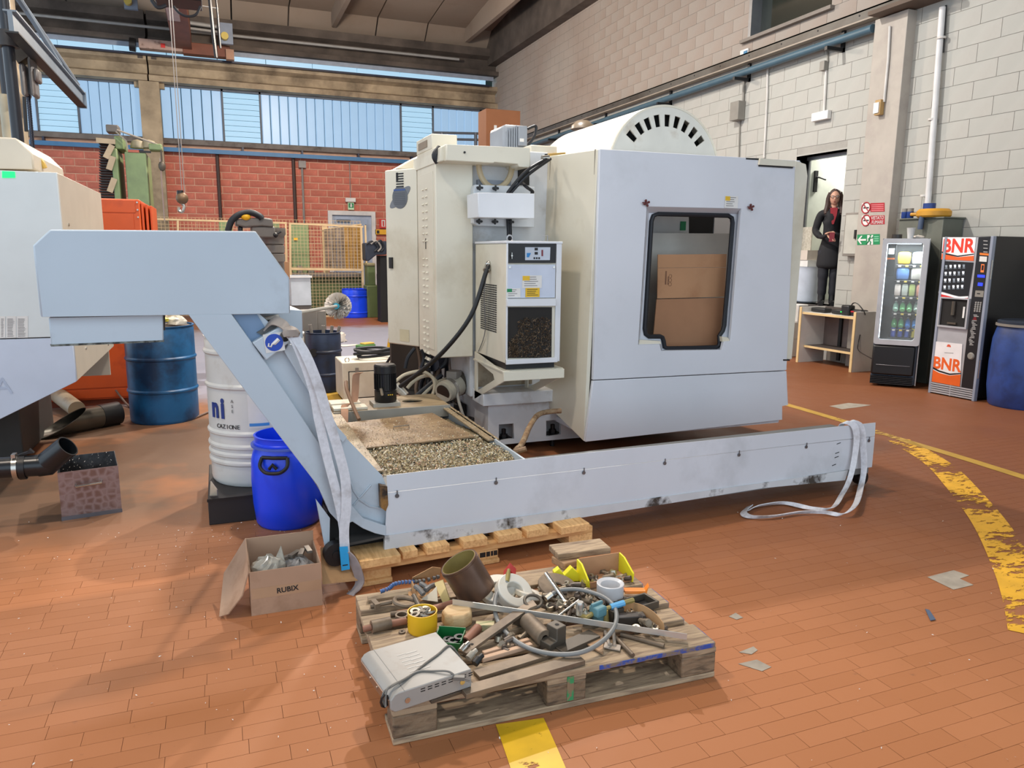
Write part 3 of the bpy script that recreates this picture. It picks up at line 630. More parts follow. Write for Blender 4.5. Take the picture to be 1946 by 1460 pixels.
O('key_switch', MB().cyl(C_(973, 486), C_(973, 486, .02), .006, n=8).cyl(C_(973, 480, .012), C_(973, 492, .012), .003, n=6), steelb, ch)
O('door_panel', MB().ext([C_(963, 503), C_(1056, 503), C_(1055, 566), C_(963, 567)], (0, .006, 0)), mat('chiller_door', (190, 198, 214), r=.35), ch, bev=.003)
for q in ((969, 508), (1053, 508)): O('screw', MB().cyl(C_(*q), C_(*q, .008), .008, n=10), steelb, ch)
O('rail', MB().ext([C_(962, 568), C_(1055, 567), C_(1055, 581), C_(962, 582)], (0, -.02, 0)), shell, ch, bev=.003)
O('filter_screen', MB().ext([C_(965, 584, -.01), C_(1049, 584, -.01), C_(1048, 680, -.01), C_(965, 681, -.01)], (0, .004, 0)), mat('filter_dark', (34, 31, 28), r=.8), ch)
fz = MB(); random.seed(3)
for i in range(1500):
    x = random.uniform(967, 1047); top = 610-22*math.sin((x-985)/62*math.pi*.5) if x > 985 else 650-(x-967)*.9
    y = random.uniform(max(min(top, 660), 604), 679)
    p = C_(x, y, random.uniform(-.006, .002)); d = V((random.gauss(0, 1), random.gauss(0, .3), random.gauss(0, 1))).normalized()*random.uniform(.006, .014); e = V((random.gauss(0, 1), random.gauss(0, .4), random.gauss(0, 1))).normalized()*.002
    fz.add([p-d-e, p+d-e, p+d*.6+e+V((0, -.003, 0))], [(0, 1, 2)])
O('clogged_swarf', fz, mat('swarf_brown', (104, 86, 66), r=.45, m=.35, var=.3, sc=60), ch, kind='stuff', smooth=False)
g = MB()
for i in range(22):
    z = .98+.0155*i
    for j in range(7): g.box(CX0-.003, CX0+.002, 4.93+.05*j-.02+.2*.1, 4.93+.05*j+.02+.2*.1, z, z+.009)
g.xf(MX.Identity(4)); O('side_grille', g, black, ch)
sticker(mc, C_(1011, 535.5, .003), (1, 0, 0), (0, 0, 1), .145, .085, rows=5, head=label_y)
sticker(mc, C_(1012, 556, .003), (1, 0, 0), (0, 0, 1), .105, .062, m=label_y, rows=4)
sticker(mc, C_(976, 557, .003), (1, 0, 0), (0, 0, 1), .10, .062, rows=4, head=gsign)
O('lifting_ring', MB().tube([(1.93+.022*math.cos(k*.6283), 5.0, CZ1+.038+.022*math.sin(k*.6283)) for k in range(10)], .006, 6, close=True), alu, ch)
O('lifting_ring', MB().tube([(2.16, 4.95, CZ1+.018), (2.16, 4.95, CZ1+.06), (2.2, 4.95, CZ1+.06), (2.2, 4.95, CZ1+.018)], .004, 6), alu, ch)
# bracket
S = lambda x, y, X=1.80: PX(x, y, X)
plate = [V((1.80, 5.40, .79)), V((1.80, 4.74, .72)), V((1.80, 4.74, .665)), V((1.80, 5.38, .42)), V((1.80, 5.40, .42))]
hole = [V((1.80, 5.34, .72)), V((1.80, 4.98, .675)), V((1.80, 4.95, .64)), V((1.80, 5.34, .49))]
br = MB()
for dx_ in (0, .42): br.ext([p+V((dx_, 0, 0)) for p in plate], (.012, 0, 0), [[p+V((dx_, 0, 0)) for p in hole]])
br.box(1.79, 2.25, 4.73, 4.75, .665, .73).box(1.79, 2.25, 4.75, 5.4, .72, .735)
O('chiller_bracket', br, cream, mc, bev=.003)
O('bracket_pad', MB().box(1.83, 2.2, 4.8, 5.38, .735, .785), black, mc)
O('stain_plate', MB().box(1.82, 2.30, 5.435, 5.45, .50, .74), mat('oily_plate', (166, 152, 128), r=.4, c2=(96, 72, 48), t2=.58, sc2=4), mc)
# hoses
O('black_hose', MB().tube(spline([(1.80, 5.08, 1.45), (1.77, 5.05, 1.40), (1.66, 5.05, 1.10), (1.50, 5.15, .85), (1.36, 5.35, .66), (1.22, 5.55, .50)], 8), .017, 10), black, mc)
O('hose_fitting', MB().cyl((1.81, 5.09, 1.46), (1.775, 5.06, 1.41), .026, n=12).ball((1.80, 5.08, 1.455), .026, 10), steelb, mc)
O('grey_wire', MB().tube(spline([(1.79, 5.06, 1.44), (1.76, 5.06, 1.25), (1.79, 5.12, .98), (1.80, 5.3, .80)], 6), .004, 5), ink, mc)
hoseb = mat('swarf_caked_hose', (136, 108, 80), r=.5, var=.2, sc=30, c2=(176, 156, 124), t2=.58, sc2=14, bump=.6, bsc=60)
O('drain_hose', MB().tube(spline([PY(1066, 781, 4.85), PY(1040, 783, 4.85), PY(1021, 790, 4.75), PY(1006, 812, 4.5), PY(996, 835, 4.25), PY(986, 854, 4.05)], 6), .019, 10), hoseb, mc)
O('hose_clamp', MB().tube(spline([PY(986, 850, 4.05), PY(980, 858, 4.03), PY(1000, 853, 4.0)], 5), .017, 8), hoseb, mc)
# ================================================================= CHIP CONVEYOR (trough, incline, discharge head)
conv = E('chip_conveyor', (.7, 3.55, .1), 'grey-blue sheet metal chip conveyor with long low trough, sloping arm and raised head', 'conveyor')
cw = mat('conveyor_grey', (180, 192, 202), r=.42, var=.03, sc=1.6, c2=(150, 158, 166), t2=.66, sc2=1.5, w2=.1)
ctr = mat('trough_grey_lightened', (204, 208, 214), r=.42, var=.03, sc=1.6, c2=(180, 184, 188), t2=.66, sc2=1.5, w2=.1)  # neutral grey, lightened further to offset the weak light on the trough
cwd = mat('conveyor_flange', (200, 202, 204), r=.5, var=.05, c2=(58, 52, 46), t2=.60, sc2=5, w2=.05)
AU = V((.99716, .0753, 0)); AN = V((-.0753, .99716, 0)); A0 = V((.683, 3.35, 0))
def PC(x, y, off=0): return PP(x, y, A0+AN*off, AN)
def cext(pxs, off, th): return MB().ext([PC(x, y, off) for x, y in pxs], AN*th)
# trough
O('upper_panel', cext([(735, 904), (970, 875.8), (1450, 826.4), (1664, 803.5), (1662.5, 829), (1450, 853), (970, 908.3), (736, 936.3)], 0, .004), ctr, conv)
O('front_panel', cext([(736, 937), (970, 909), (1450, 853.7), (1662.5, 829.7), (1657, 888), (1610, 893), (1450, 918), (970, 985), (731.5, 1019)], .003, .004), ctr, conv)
O('skirt', cext([(731.5, 1019), (970, 985), (1450, 918), (1612, 894), (1606, 913), (1450, 928), (970, 1006), (730.5, 1046)], -.004, .02), cwd, conv)
tb = MB()
a = PC(736, 930, .006); b = PC(1655, 845, .006)
for z0, z1, o0, o1 in ((.13, .40, .006, .33),):
    P = [a+AN*0, b+AN*0, b+AN*.34, a+AN*.34]
    tb.ext([V((p.x, p.y, .15 if i in (0, 3) else .11)) for i, p in enumerate(P)], (0, 0, .26))
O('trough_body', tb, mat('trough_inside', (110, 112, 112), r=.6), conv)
hookm = mat('hook_steel', (120, 124, 130), r=.3, m=.8)
for q in ((755, 943), (943, 918), (1110, 899), (1264, 881), (1405, 865), (1533, 850), (1652, 838)):
    c = PC(*q, -.004); O('keyhole_bolt', MB().cyl(c, c+AN*.01, .010, n=10).cyl(c+V((0, 0, .006)), c+V((0, 0, .028))-AN*.001, .003, n=6), hookm, conv)
mk = MB()
for q in ((1590, 845), (1587, 863), (1586, 871), (1581, 886), (1499, 848)):
    c = PC(*q, .0025); mk.ext([c, c+AU*.035+V((0, 0, .006)), c+AU*.035+V((0, 0, .011)), c+V((0, 0, .005))], AN*-.001)
O('scuff_marks', mk, inkd, conv)
w = PC(1636, 908, .08); O('wheel', MB().cyl(w-AN*.02, w+AN*.03, .048, n=20).cyl(w-AN*.025, w+AN*.03, .018, n=10), black, conv)
O('axle_bracket', MB().ext([w+AU*-.06+V((0, 0, .02)), w+V((0, 0, .0)), w+V((0, 0, .06)), w+AU*-.06+V((0, 0, .06))], AN*.03), black, conv)
# side plate of the sloping arm, with its rounded foot
side = [(358, 598), (492, 596), (560, 656), (640, 814), (726, 904), (735, 925), (734, 1018), (712, 1012), (690, 1003), (672, 990), (655, 985), (627, 960), (605, 925), (480, 762)]
O('arm_side', cext(side, .035, .006), cw, conv)
left = [(358, 598), (440, 597), (478, 650), (503, 686), (560, 772), (606, 842), (640, 905), (664, 955), (690, 985), (734, 1000), (734, 1019), (712, 1014), (690, 1005), (670, 992), (650, 1000), (627, 975), (605, 925), (480, 762)]
O('arm_flange', cext(left, 0, .035), cw, conv, bev=.003)
right = [(548, 655), (562, 655), (642, 812), (660, 832), (652, 842), (634, 822), (540, 668)]
O('arm_flange', cext(right, 0, .035), cw, conv, bev=.003)
rib = MB().tube([PC(x, y, .032) for x, y in ((664, 905), (672, 932), (684, 950), (702, 962), (733, 968))], .005, 6)
O('weld_bead', rib.tube([PC(x, y, .032) for x, y in ((672, 960), (705, 922))], .004, 6), cw, conv)
O('rust_edge', cext([(722, 922), (736, 925), (738, 960), (733, 972), (724, 965)], -.003, .03), mat('rusty_oil', (122, 88, 44), r=.55, var=.25, sc=25, c2=(40, 30, 22), t2=.55, sc2=16, bump=.5), conv)
up = [(442, 598), (488, 597), (512, 636), (478, 650)]
O('opening_frame', cext([(436, 597), (492, 597), (522, 640), (480, 656)], .0, .006), cw, conv) if 0 else None
O('opening_panel', cext(up, .03, .004), mat('smoky_blue', (104, 130, 160), r=.3), conv)
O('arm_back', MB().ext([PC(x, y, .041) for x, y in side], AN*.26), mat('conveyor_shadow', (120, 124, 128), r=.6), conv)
# foot
O('foot_plate', cext([(601, 950), (627, 985), (626, 1040), (618, 1040)], .02, .02), cw, conv)
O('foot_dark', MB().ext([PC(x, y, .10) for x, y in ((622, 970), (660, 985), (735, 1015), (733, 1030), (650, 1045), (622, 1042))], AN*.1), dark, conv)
w = PC(638, 1052, -.03); O('wheel', MB().cyl(w-AN*.02, w+AN*.03, .055, n=20).cyl(w-AN*.026, w+AN*.03, .02, n=10), black, conv)
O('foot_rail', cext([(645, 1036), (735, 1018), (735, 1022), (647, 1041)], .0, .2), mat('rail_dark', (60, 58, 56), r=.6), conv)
# lifting lug with the blue sign
lug = [(480, 652), (541, 616), (552, 622), (558, 645), (506, 685)]
lo_ = O('lifting_lug', cext(lug, -.02, .055), cw, conv, bev=.004)
c = PC(521, 651, -.022); up_ = V((0, 0, 1))
rot = lambda v, a: (AU*math.cos(a)+up_*math.sin(a))*v[0]+(-AU*math.sin(a)+up_*math.cos(a))*v[1]
sg = O('sign_plate', MB().ext([c+rot(q, .12) for q in ((-.040, -.040), (.040, -.040), (.040, .040), (-.040, .040))], AN*-.001), label_w, lo_)
blue = mat('mandatory_blue', (18, 66, 170), r=.4)
O('sign_disc', MB().ext([c-AN*.0015+rot((.037*math.cos(t*.2618), .037*math.sin(t*.2618)), 0) for t in range(24)], AN*-.001), blue, lo_)
O('sign_hook', MB().tube([c-AN*.003+rot(q, .1) for q in ((-.022, .0), (-.026, -.012), (-.016, -.016), (-.010, -.006), (.0, -.003), (.02, .012))], [.003, .004, .004, .004, .009, .009], 6), label_w, lo_)
h = PC(541, 640, -.022); O('lug_hole', MB().cyl(h-AN*.001, h+AN*.02, .022, n=16), dark, lo_)
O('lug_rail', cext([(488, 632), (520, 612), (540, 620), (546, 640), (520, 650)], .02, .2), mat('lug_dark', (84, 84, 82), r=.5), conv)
# discharge head
head = [(62, 467), (95, 436), (486, 439.5), (550, 528), (552, 596), (77, 603)]
hd = O('head_box', cext(head, 0, .62), cw, conv, bev=.006)
O('outlet_box', cext([(92, 604), (310, 599), (311, 648), (97, 657)], .035, .48), cw, conv, bev=.004)
O('outlet_edge', cext([(95, 655), (312, 646.5), (312, 650), (97, 659)], .033, .02), mat('chipped_edge', (120, 124, 118), r=.7, c2=(40, 40, 36), t2=.5, sc2=30), conv)
O('outlet_side', cext([(305, 600), (314, 600), (314, 628), (310, 628)], .06, .3), mat('oil_dark', (52, 44, 38), r=.6), conv)
O('rear_box', cext([(482, 584), (574, 590), (576, 643), (552, 645), (490, 640)], .32, .3), cw, conv, bev=.004)
O('arm_neck', cext([(370, 600), (490, 597), (480, 585), (372, 588)], .02, .3), cw, conv)
# ================================================================= COOLANT TANK with swarf
tk = E('coolant_tank', (1.08, 4.5, 0), 'oily low coolant tank full of metal chips between conveyor and machine', 'tank')
rim = mat('oily_rim', (150, 132, 104), r=.4, var=.12, sc=8, c2=(96, 78, 56), t2=.58, sc2=6)
TX0, TX1, TY0, TY1, TZ = .665, 1.475, 3.52, 5.42, .455
wl = MB().box(TX0, TX0+.012, TY0, TY1, .06, TZ).box(TX1-.012, TX1, TY0, TY1, .06, TZ).box(TX0, TX1, TY1-.012, TY1, .06, TZ).box(TX0, TX1, TY0, TY0+.012, .06, TZ-.08).box(TX0, TX1, TY0, TY1, .06, .075)
O('tank_wall', wl, cw, tk)
O('rim', MB().box(TX0-.03, TX0+.045, TY0+.05, TY1, TZ, TZ+.012).box(TX1-.05, TX1+.02, 4.02, TY1, TZ-.012, TZ), rim, tk, bev=.003)
for x, y in ((.64, 5.3), (1.43, 5.3), (1.43, 3.8)): O('foot', MB().cyl((x, y, 0), (x, y, .07), .03, n=10), black, tk)
O('rear_deck', MB().ext([(TX0, 4.98, TZ+.005), (TX1, 4.98, TZ+.005), (TX1, TY1, TZ+.005), (TX0, TY1, TZ+.005)], (0, 0, .014), [[(1.26+.075*math.cos(k*.2618), 5.20+.055*math.sin(k*.2618), TZ+.005) for k in range(24)]]), rim, tk, bev=.003)
O('deck_edge', MB().box(TX0, TX1, 4.965, 4.98, TZ-.06, TZ+.02), mat('tank_edge', (150, 146, 136), r=.5), tk)
O('tank_inside', MB().box(TX0+.02, TX1-.02, TY0+.02, TY1-.02, .1, .22), dark, tk)
O('cover_strip', MB().box(.67, .90, 5.0, 5.12, TZ+.02, TZ+.04).box(.67, .88, 5.14, 5.28, TZ+.02, TZ+.045), cream, tk, bev=.004)
cp_ = [PZ(*q, .44) for q in ((655, 806), (822, 787), (903, 832), (683, 855))]
lidm = mat('swarf_dusted_lid', (148, 124, 94), r=.4, var=.12, sc=10, c2=(120, 96, 70), t2=.52, sc2=7, bump=.2)
lid = O('cover_plate', MB().ext(cp_, (0, 0, .008)), lidm, tk)
hp = PZ(748, 815, .455); O('handle', MB().tube([hp+V((0, 0, -.01)), hp+V((0, 0, .012)), hp+V((.10, .012, .012)), hp+V((.10, .012, -.01))], .005, 6), steelb, lid)
random.seed(5)
def heap_z(x, y):
    z = .427-.05*max(0, (3.72-y)/.2)+.005*math.sin(9*x+3*y)+.004*math.sin(17*x-11*y)
    return z-.06*max(0, (y-4.2)/.8)
nx, ny = 44, 60; vs = []; fs = []
for j in range(ny+1):
    for i in range(nx+1):
        x = TX0+.02+(TX1-TX0-.04)*i/nx; y = 3.56+(4.97-3.56)*j/ny
        if y < 3.75: x = TX0+.07+(TX1-TX0-.09+.06*(3.75-y)/.2)*i/nx
        vs.append((x, y, heap_z(x, y)+random.uniform(-.006, .006)))
for j in range(ny):
    for i in range(nx): k = j*(nx+1)+i; fs.append((k, k+1, k+nx+2, k+nx+1))
chipm = bpy.data.materials.new('metal_chips'); chipm.use_nodes = True; T = chipm.node_tree
gi = T.nodes.new('ShaderNodeNewGeometry'); rp_ = T.nodes.new('ShaderNodeValToRGB'); e_ = rp_.color_ramp.elements
for pos, c in ((.14, (186, 170, 130)), (.45, (216, 206, 178)), (.66, (110, 120, 112)), (.76, (184, 146, 118)), (.86, (232, 226, 210))):
    k = rp_.color_ramp.elements.new(pos); k.color = (*lin(c), 1)
e_[0].color = (*lin((60, 58, 48)), 1); rp_.color_ramp.interpolation = 'CONSTANT'
T.links.new(gi.outputs['Random Per Island'], rp_.inputs[0]); T.links.new(rp_.outputs[0], T.nodes['Principled BSDF'].inputs['Base Color'])
T.nodes['Principled BSDF'].inputs['Metallic'].default_value = .1; T.nodes['Principled BSDF'].inputs['Roughness'].default_value = .35
O('chip_bed', MB().add(vs, fs), mat('chip_bed', (130, 116, 88), r=.6, var=.3, sc=40), tk, kind='stuff')
fl = MB()
def flake(p, s, up=.5):
    a = random.uniform(0, 6.28); d = V((math.cos(a), math.sin(a), random.gauss(0, up)))*s; e = V((-math.sin(a), math.cos(a), random.gauss(0, up)))*s*.35
    fl.add([p-d-e*.6, p+d*.2-e+V((0, 0, s*.4)), p+d, p+e], [(0, 1, 2), (0, 2, 3)])
for i in range(9500):
    x = random.uniform(TX0+.03, TX1+.02); y = random.uniform(3.56, 4.25)
    if x > TX1-.05 and y > 4.02: continue
    flake(V((x, y, heap_z(x, y)+random.uniform(0, .012))), random.uniform(.004, .010))
for i in range(1500):
    u1, v1 = random.random(), random.random()**.6
    p = cp_[0].lerp(cp_[1], u1).lerp(cp_[3].lerp(cp_[2], u1), v1); flake(p+V((0, 0, .011)), random.uniform(.002, .006), .15)
for i in range(700): flake(V((random.uniform(TX0-.02, TX0+.04), random.uniform(3.6, 5.3), TZ+.014)), random.uniform(.002, .005), .15)
for i in range(500): flake(V((random.uniform(TX1-.05, TX1+.02), random.uniform(4.02, 5.3), TZ+.002)), random.uniform(.002, .005), .15)
O('chips', fl, chipm, tk, kind='stuff', smooth=False)
# pump on the deck
px_ = PZ(733, 768, .48); pm = E('coolant_pump', (px_.x, px_.y, .475), 'black cylindrical pump motor standing on the rear deck of the tank', 'pump')
c = (px_.x, px_.y); pb_ = mat('pump_black', (20, 20, 22), r=.35)
O('pump_base', MB().box(c[0]-.10, c[0]+.09, c[1]-.07, c[1]+.08, .474, .50), mat('pump_plate', (160, 156, 146), r=.5), pm)
O('motor_body', MB().lathe([(.072, .50), (.077, .51), (.077, .58), (.070, .585), (.070, .70), (.077, .705), (.077, .755), (.068, .765), (0, .768)], (c[0], c[1], 0), 24), pb_, pm)
fn = MB()
for k in range(24): a = k*math.pi/12; fn.cbox((c[0]+.072*math.cos(a), c[1]+.072*math.sin(a), .645), .012, .004, .11, a)
O('cooling_fins', fn, pb_, pm)
O('elbow_fitting', MB().tube([(c[0]-.04, c[1]-.06, .56), (c[0]-.04, c[1]-.085, .565), (c[0]-.05, c[1]-.09, .61)], .010, 8), steelb, pm)
gl = MB()
for i in range(3): gl.box(c[0]+.0+i*.014, c[0]+.008+i*.014, c[1]-.0775, c[1]-.074, .555, .562)
O('yellow_marks', gl, label_y, pm)
strapm = mat('worn_strap', (170, 130, 104), r=.8, var=.1, sc=12)
O('lashing_strap', MB().ribbon(spline([(.72, 4.88, .42), (.735, 4.95, .475), (.76, 5.08, .50), (.83, 5.16, .50), (.85, 5.19, .58), (.86, 5.20, .68), (.885, 5.2, .70)], 5), (.05, .012, 0), .006), strapm, label='worn pinkish webbing strap beside the black pump on the tank', cat='strap')
O('lashing_strap', MB().ribbon(spline([(1.02, 5.16, .50), (1.06, 5.18, .515), (1.12, 5.21, .51), (1.17, 5.28, .505)], 5), (.01, -.05, .01), .006), strapm, label='short end of brown webbing lying right of the black pump', cat='strap')
O('bent_pipe', MB().tube(spline([(.815, 4.86, .44), (.795, 5.0, .52), (.78, 5.12, .60), (.79, 5.2, .64)], 5), .013, 8), mat('brown_tube', (128, 98, 76), r=.5), label='slanting brown tube in front of the black pump', cat='tube')
# ================================================================= PALLETS AND WHAT LIES ON THEM
old = wood('weathered_pallet_wood', (166, 144, 116), (112, 92, 74), sc=(1.5, 14, 14)); oldb = wood('blue_edged_wood', (120, 104, 88), (52, 78, 140), sc=(3, 9, 9))
oldblk = wood('mouldy_block', (128, 106, 82), (74, 60, 46), sc=(3, 10, 14), bump=.6)
neww = wood('new_pallet_wood', (226, 182, 124), (206, 154, 96), sc=(14, 1.5, 14), bump=.1); newx = wood('new_pallet_wood_cross', (222, 176, 118), (200, 148, 90), sc=(1.5, 14, 14), bump=.1)
PO = V((.432, 2.112, 0)); PA = -.026
pal = E('wooden_pallet', PO, 'old weathered grey-brown pallet with blue painted board ends carrying scrap parts', 'pallet')
PM = MX.Translation(PO) @ MX.Rotation(PA, 4, 'Z')
def pbox(name, m, *a, bev=.003): return O(name, MB().box(*a).xf(PM), m, pal, bev=bev)
for y0, y1 in ((0, .145), (.3275, .4725), (.655, .80)): pbox('bottom_board', old, 0, 1.2, y0, y1, .001, .022)
for x0, x1 in ((0, .145), (.5275, .6725), (1.055, 1.2)):
    for y0, y1 in ((0, .10), (.35, .45), (.70, .80)): pbox('block', oldblk, x0, x1, y0, y1, .022, .10, bev=.006)
    pbox('stringer_board', old, x0, x1, 0, .80, .10, .122)
for y0, w, dx_ in ((-.004, .145, 0), (.182, .10, -.012), (.322, .145, .006), (.51, .10, -.008), (.655, .145, .01)):
    pbox('top_board', old, -.004+dx_*.4, 1.19+dx_, y0, y0+w, .122, .144)
    pbox('painted_end', mat('flaking_blue_paint', (44, 72, 150), r=.7, c2=(120, 104, 88), t2=.50, sc2=22, w2=.05), 1.19+dx_, 1.193+dx_, y0+.005, y0+w-.005, .124, .142, bev=0)
pbox('painted_edge', mat('flaking_blue_paint', (0, 0, 0)), .72, 1.19, -.0065, -.004, .126, .142, bev=0)
pbox('green_mark', mat('green_spray', (52, 132, 82), r=.7, c2=(128, 106, 82), t2=.52, sc2=30, w2=.04), .60, .625, -.002, .0, .03, .12, bev=0)
# newer pallet under the conveyor
NA = V((.545, 3.247, 0)); NU = (V((1.805, 3.329, 0))-NA).normalized(); NN = V((-NU.y, NU.x, 0))
npal = E('wooden_pallet', NA, 'clean yellow pine pallet propping up the left end of the conveyor trough', 'pallet')
def nbox(name, m, a0, a1, b0, b1, z0, z1, bev=.003):
    P = [NA+NU*a0+NN*b0, NA+NU*a1+NN*b0, NA+NU*a1+NN*b1, NA+NU*a0+NN*b1]
    return O(name, MB().ext([V((p.x, p.y, z0)) for p in P], (0, 0, z1-z0)), m, npal, bev=bev)
def na(x, y, z=.135): return (PZ(x, y, z)-NA).dot(NU)
for (a, b, y, b0) in ((693, 784, 1086, .0), (762, 812, 1068, .03), (822, 873, 1056, .03), (893, 948, 1044, .03), (960, 1015, 1032, .03), (1014, 1066, 1022, .03), (1070, 1137, 1008, .0)):
    a0, a1 = na(a, y), na(b, y)
    if a == 762: a0 = na(778, y)
    nbox('top_board', neww, a0, a1, b0, .82, .103, .143)
nbox('front_rail', newx, 0, 1.255, .05, .15, .066, .103); nbox('middle_rail', newx, 0, 1.255, .37, .47, .075, .105); nbox('back_rail', newx, 0, 1.255, .70, .80, .075, .105)
for a0, a1 in ((0, .145), (.56, .70), (1.11, 1.255)):
    for b0 in (.03, .37, .70): nbox('block', neww, a0, a1, b0+.02, b0+.12, .022, .066)
    nbox('bottom_board', neww, a0, a1, .03, .80, .001, .022)
mb = MB()
for k, (x, w) in enumerate(((0, .03), (.035, .02), (.06, .012), (.075, .02))):
    a = NA+NU*(.60+x)+NN*.0485; mb.ext([a+V((0, 0, .035)), a+NU*w+V((0, 0, .035)), a+NU*w+V((0, 0, .06)), a+V((0, 0, .06))], NN*.003)
O('burnt_stamp', mb, inkd, npal)
# ---- cardboard carton with lettering
cb2 = mat('dusty_cardboard', (172, 138, 112), r=.85, var=.05, sc=4, c2=(146, 112, 86), t2=.62, sc2=5)
Yb = 3.165
def R_(x, y, Y=Yb): return PY(x, y, Y)
bx0, bx1 = PZ(478, 1170).x, PZ(614, 1153).x; bz = (R_(473, 1087).z+R_(611, 1072).z)/2; by1 = Yb+.29
box = E('cardboard_box', (.2, 3.28, 0), 'open cardboard box lettered in black on its front, holding bagged hardware', 'box')
O('front_wall', MB().box(bx0, bx1, Yb, Yb+.005, 0, bz), cb2, box)
O('back_wall', MB().box(bx0, bx1, by1-.005, by1, 0, bz+.045), cb2, box); O('left_wall', MB().box(bx0, bx0+.005, Yb+.005, by1-.005, 0, bz), cb2, box)
O('right_wall', MB().box(bx1-.005, bx1, Yb+.005, by1-.005, 0, bz), cb2, box); O('bottom', MB().box(bx0+.005, bx1-.005, Yb+.005, by1-.005, .001, .006), cb2, box)
O('flap', MB().ext([(bx0, Yb, bz), (bx0, by1, bz+.045), (bx0-.10, by1-.03, .10), (bx0-.125, Yb+.02, .01), (bx0-.09, Yb+.01, .02), (bx0-.03, Yb+.0, bz*.5)], (-.004, 0, .002)), cb2, box)
O('flap', MB().ext([PY(609, 1044, 3.40), PY(632, 1036, 3.42), PY(670, 1044, 3.40), PY(680, 1104, 3.25), PY(613, 1111, 3.20)], (0, .005, .003)), mat('tan_cardboard', (178, 138, 96), r=.85, var=.05, c2=(150, 112, 76), t2=.6, sc2=6), box)
O('packing_tape', MB().box(bx0+.005, bx1-.002, Yb-.001, Yb, bz*.38, bz*.62), mat('packing_tape', (176, 142, 112), r=.3), box)
txt('lettering', 'RUBIX', (bx0+.152, Yb-.002, bz*.50), (1, 0, .03), (0, 0, 1), .032, inkd, box, bold=.0006)
def crumple(c, s, n=14, seed=1, amp=.22):
    random.seed(seed); mb = MB().ball((0, 0, 0), 1, n)
    mb.v = [tuple(V((v[0]*s[0], v[1]*s[1], max(v[2], -.6)*s[2]))*(1+random.uniform(-amp, amp))+V(c)) for v in mb.v]; return mb
clear = mat('clear_plastic', (196, 190, 176), r=.15, var=.15, sc=30, alpha=.62, spec=.8)
O('plastic_bag', crumple((bx0+.085, Yb+.11, bz-.045), (.075, .085, .06), 18, 4, .14).ext([(bx0+.10, Yb+.10, bz-.02), (bx0+.14, Yb+.12, bz+.055), (bx0+.155, Yb+.11, bz-.03)], (.002, .004, 0)), clear, label='clear zip bag of small screws in the lettered cardboard box', cat='bag', smooth=False)
O('plastic_bag', crumple((bx0+.215, Yb+.12, bz-.06), (.065, .09, .045), 18, 6, .2), mat('grey_plastic', (150, 146, 142), r=.25, var=.2, sc=25, alpha=.85), label='grey plastic bag at the right inside the lettered cardboard box', cat='bag', smooth=False)
for k in range(4): O('metal_part', MB().cbox((bx0+.17+.03*k, Yb+.15+.01*(k % 2), bz-.012+.006*k), .07, .022, .012, .5+.4*k), mat('grey_part', (116, 108, 98), r=.4, m=.5), label=('first', 'second', 'third', 'fourth')[k]+' flat brown-grey metal part from the left in the lettered box', cat='part', group='metal parts in the cardboard box')
# ---- scrap on the old pallet
ORD = ('first', 'second', 'third', 'fourth', 'fifth', 'sixth', 'seventh', 'eighth', 'ninth', 'tenth', 'eleventh', 'twelfth')
ZT = .1445
def Q(x, y, z=.15): return PZ(x, y, z)
dusty = mat('dusty_steel', (120, 104, 86), r=.55, m=.3, var=.12, sc=14, c2=(92, 78, 64), t2=.55, sc2=8)
dsteel = mat('dark_steel', (86, 78, 68), r=.5, m=.4, var=.1); rusty = mat('rusty_tube', (136, 92, 72), r=.6, var=.1, sc=12)
brass = mat('brass_olive', (146, 130, 76), r=.5, m=.2, var=.1, sc=12); chrome = mat('chrome', (206, 202, 196), r=.18, m=1)
nylon = mat('white_nylon', (200, 195, 184), r=.4, var=.03, c2=(196, 184, 160), t2=.62, sc2=12); yelp = mat('yellow_plastic', (226, 214, 40), r=.4)
bronze = mat('bronze_bushing', (112, 88, 74), r=.32, m=.65, var=.12, sc=8)
def T(name, mb, m, label, cat, group=None, bev=0, smooth=True): return O(name, mb, m, None, label, cat, group, bev=bev, smooth=smooth)
# big bronze bushing, tilted
p0 = Q(889, 1097, .247); d = V((-.46, .08, .85)).normalized()
bs = E('bushing', (p0.x, p0.y, ZT), 'large brown bronze bushing tipped on its edge, largest part on the scrap pallet', 'bushing')
O('sleeve', MB().pipe(p0-d*.078, p0+d*.078, .080, .074, 40), bronze, bs); O('collar', MB().pipe(p0+d*.060, p0+d*.068, .0825, .079, 40), bronze, bs)
O('bore', MB().pipe(p0-d*.077, p0+d*.0782, .0742, .0725, 40), brass, bs)
T('support_block', MB().cbox((p0.x+.03, p0.y+.01, .158), .09, .06, .026, .3), dsteel, 'dark steel block hidden under the large bronze bushing', 'block')
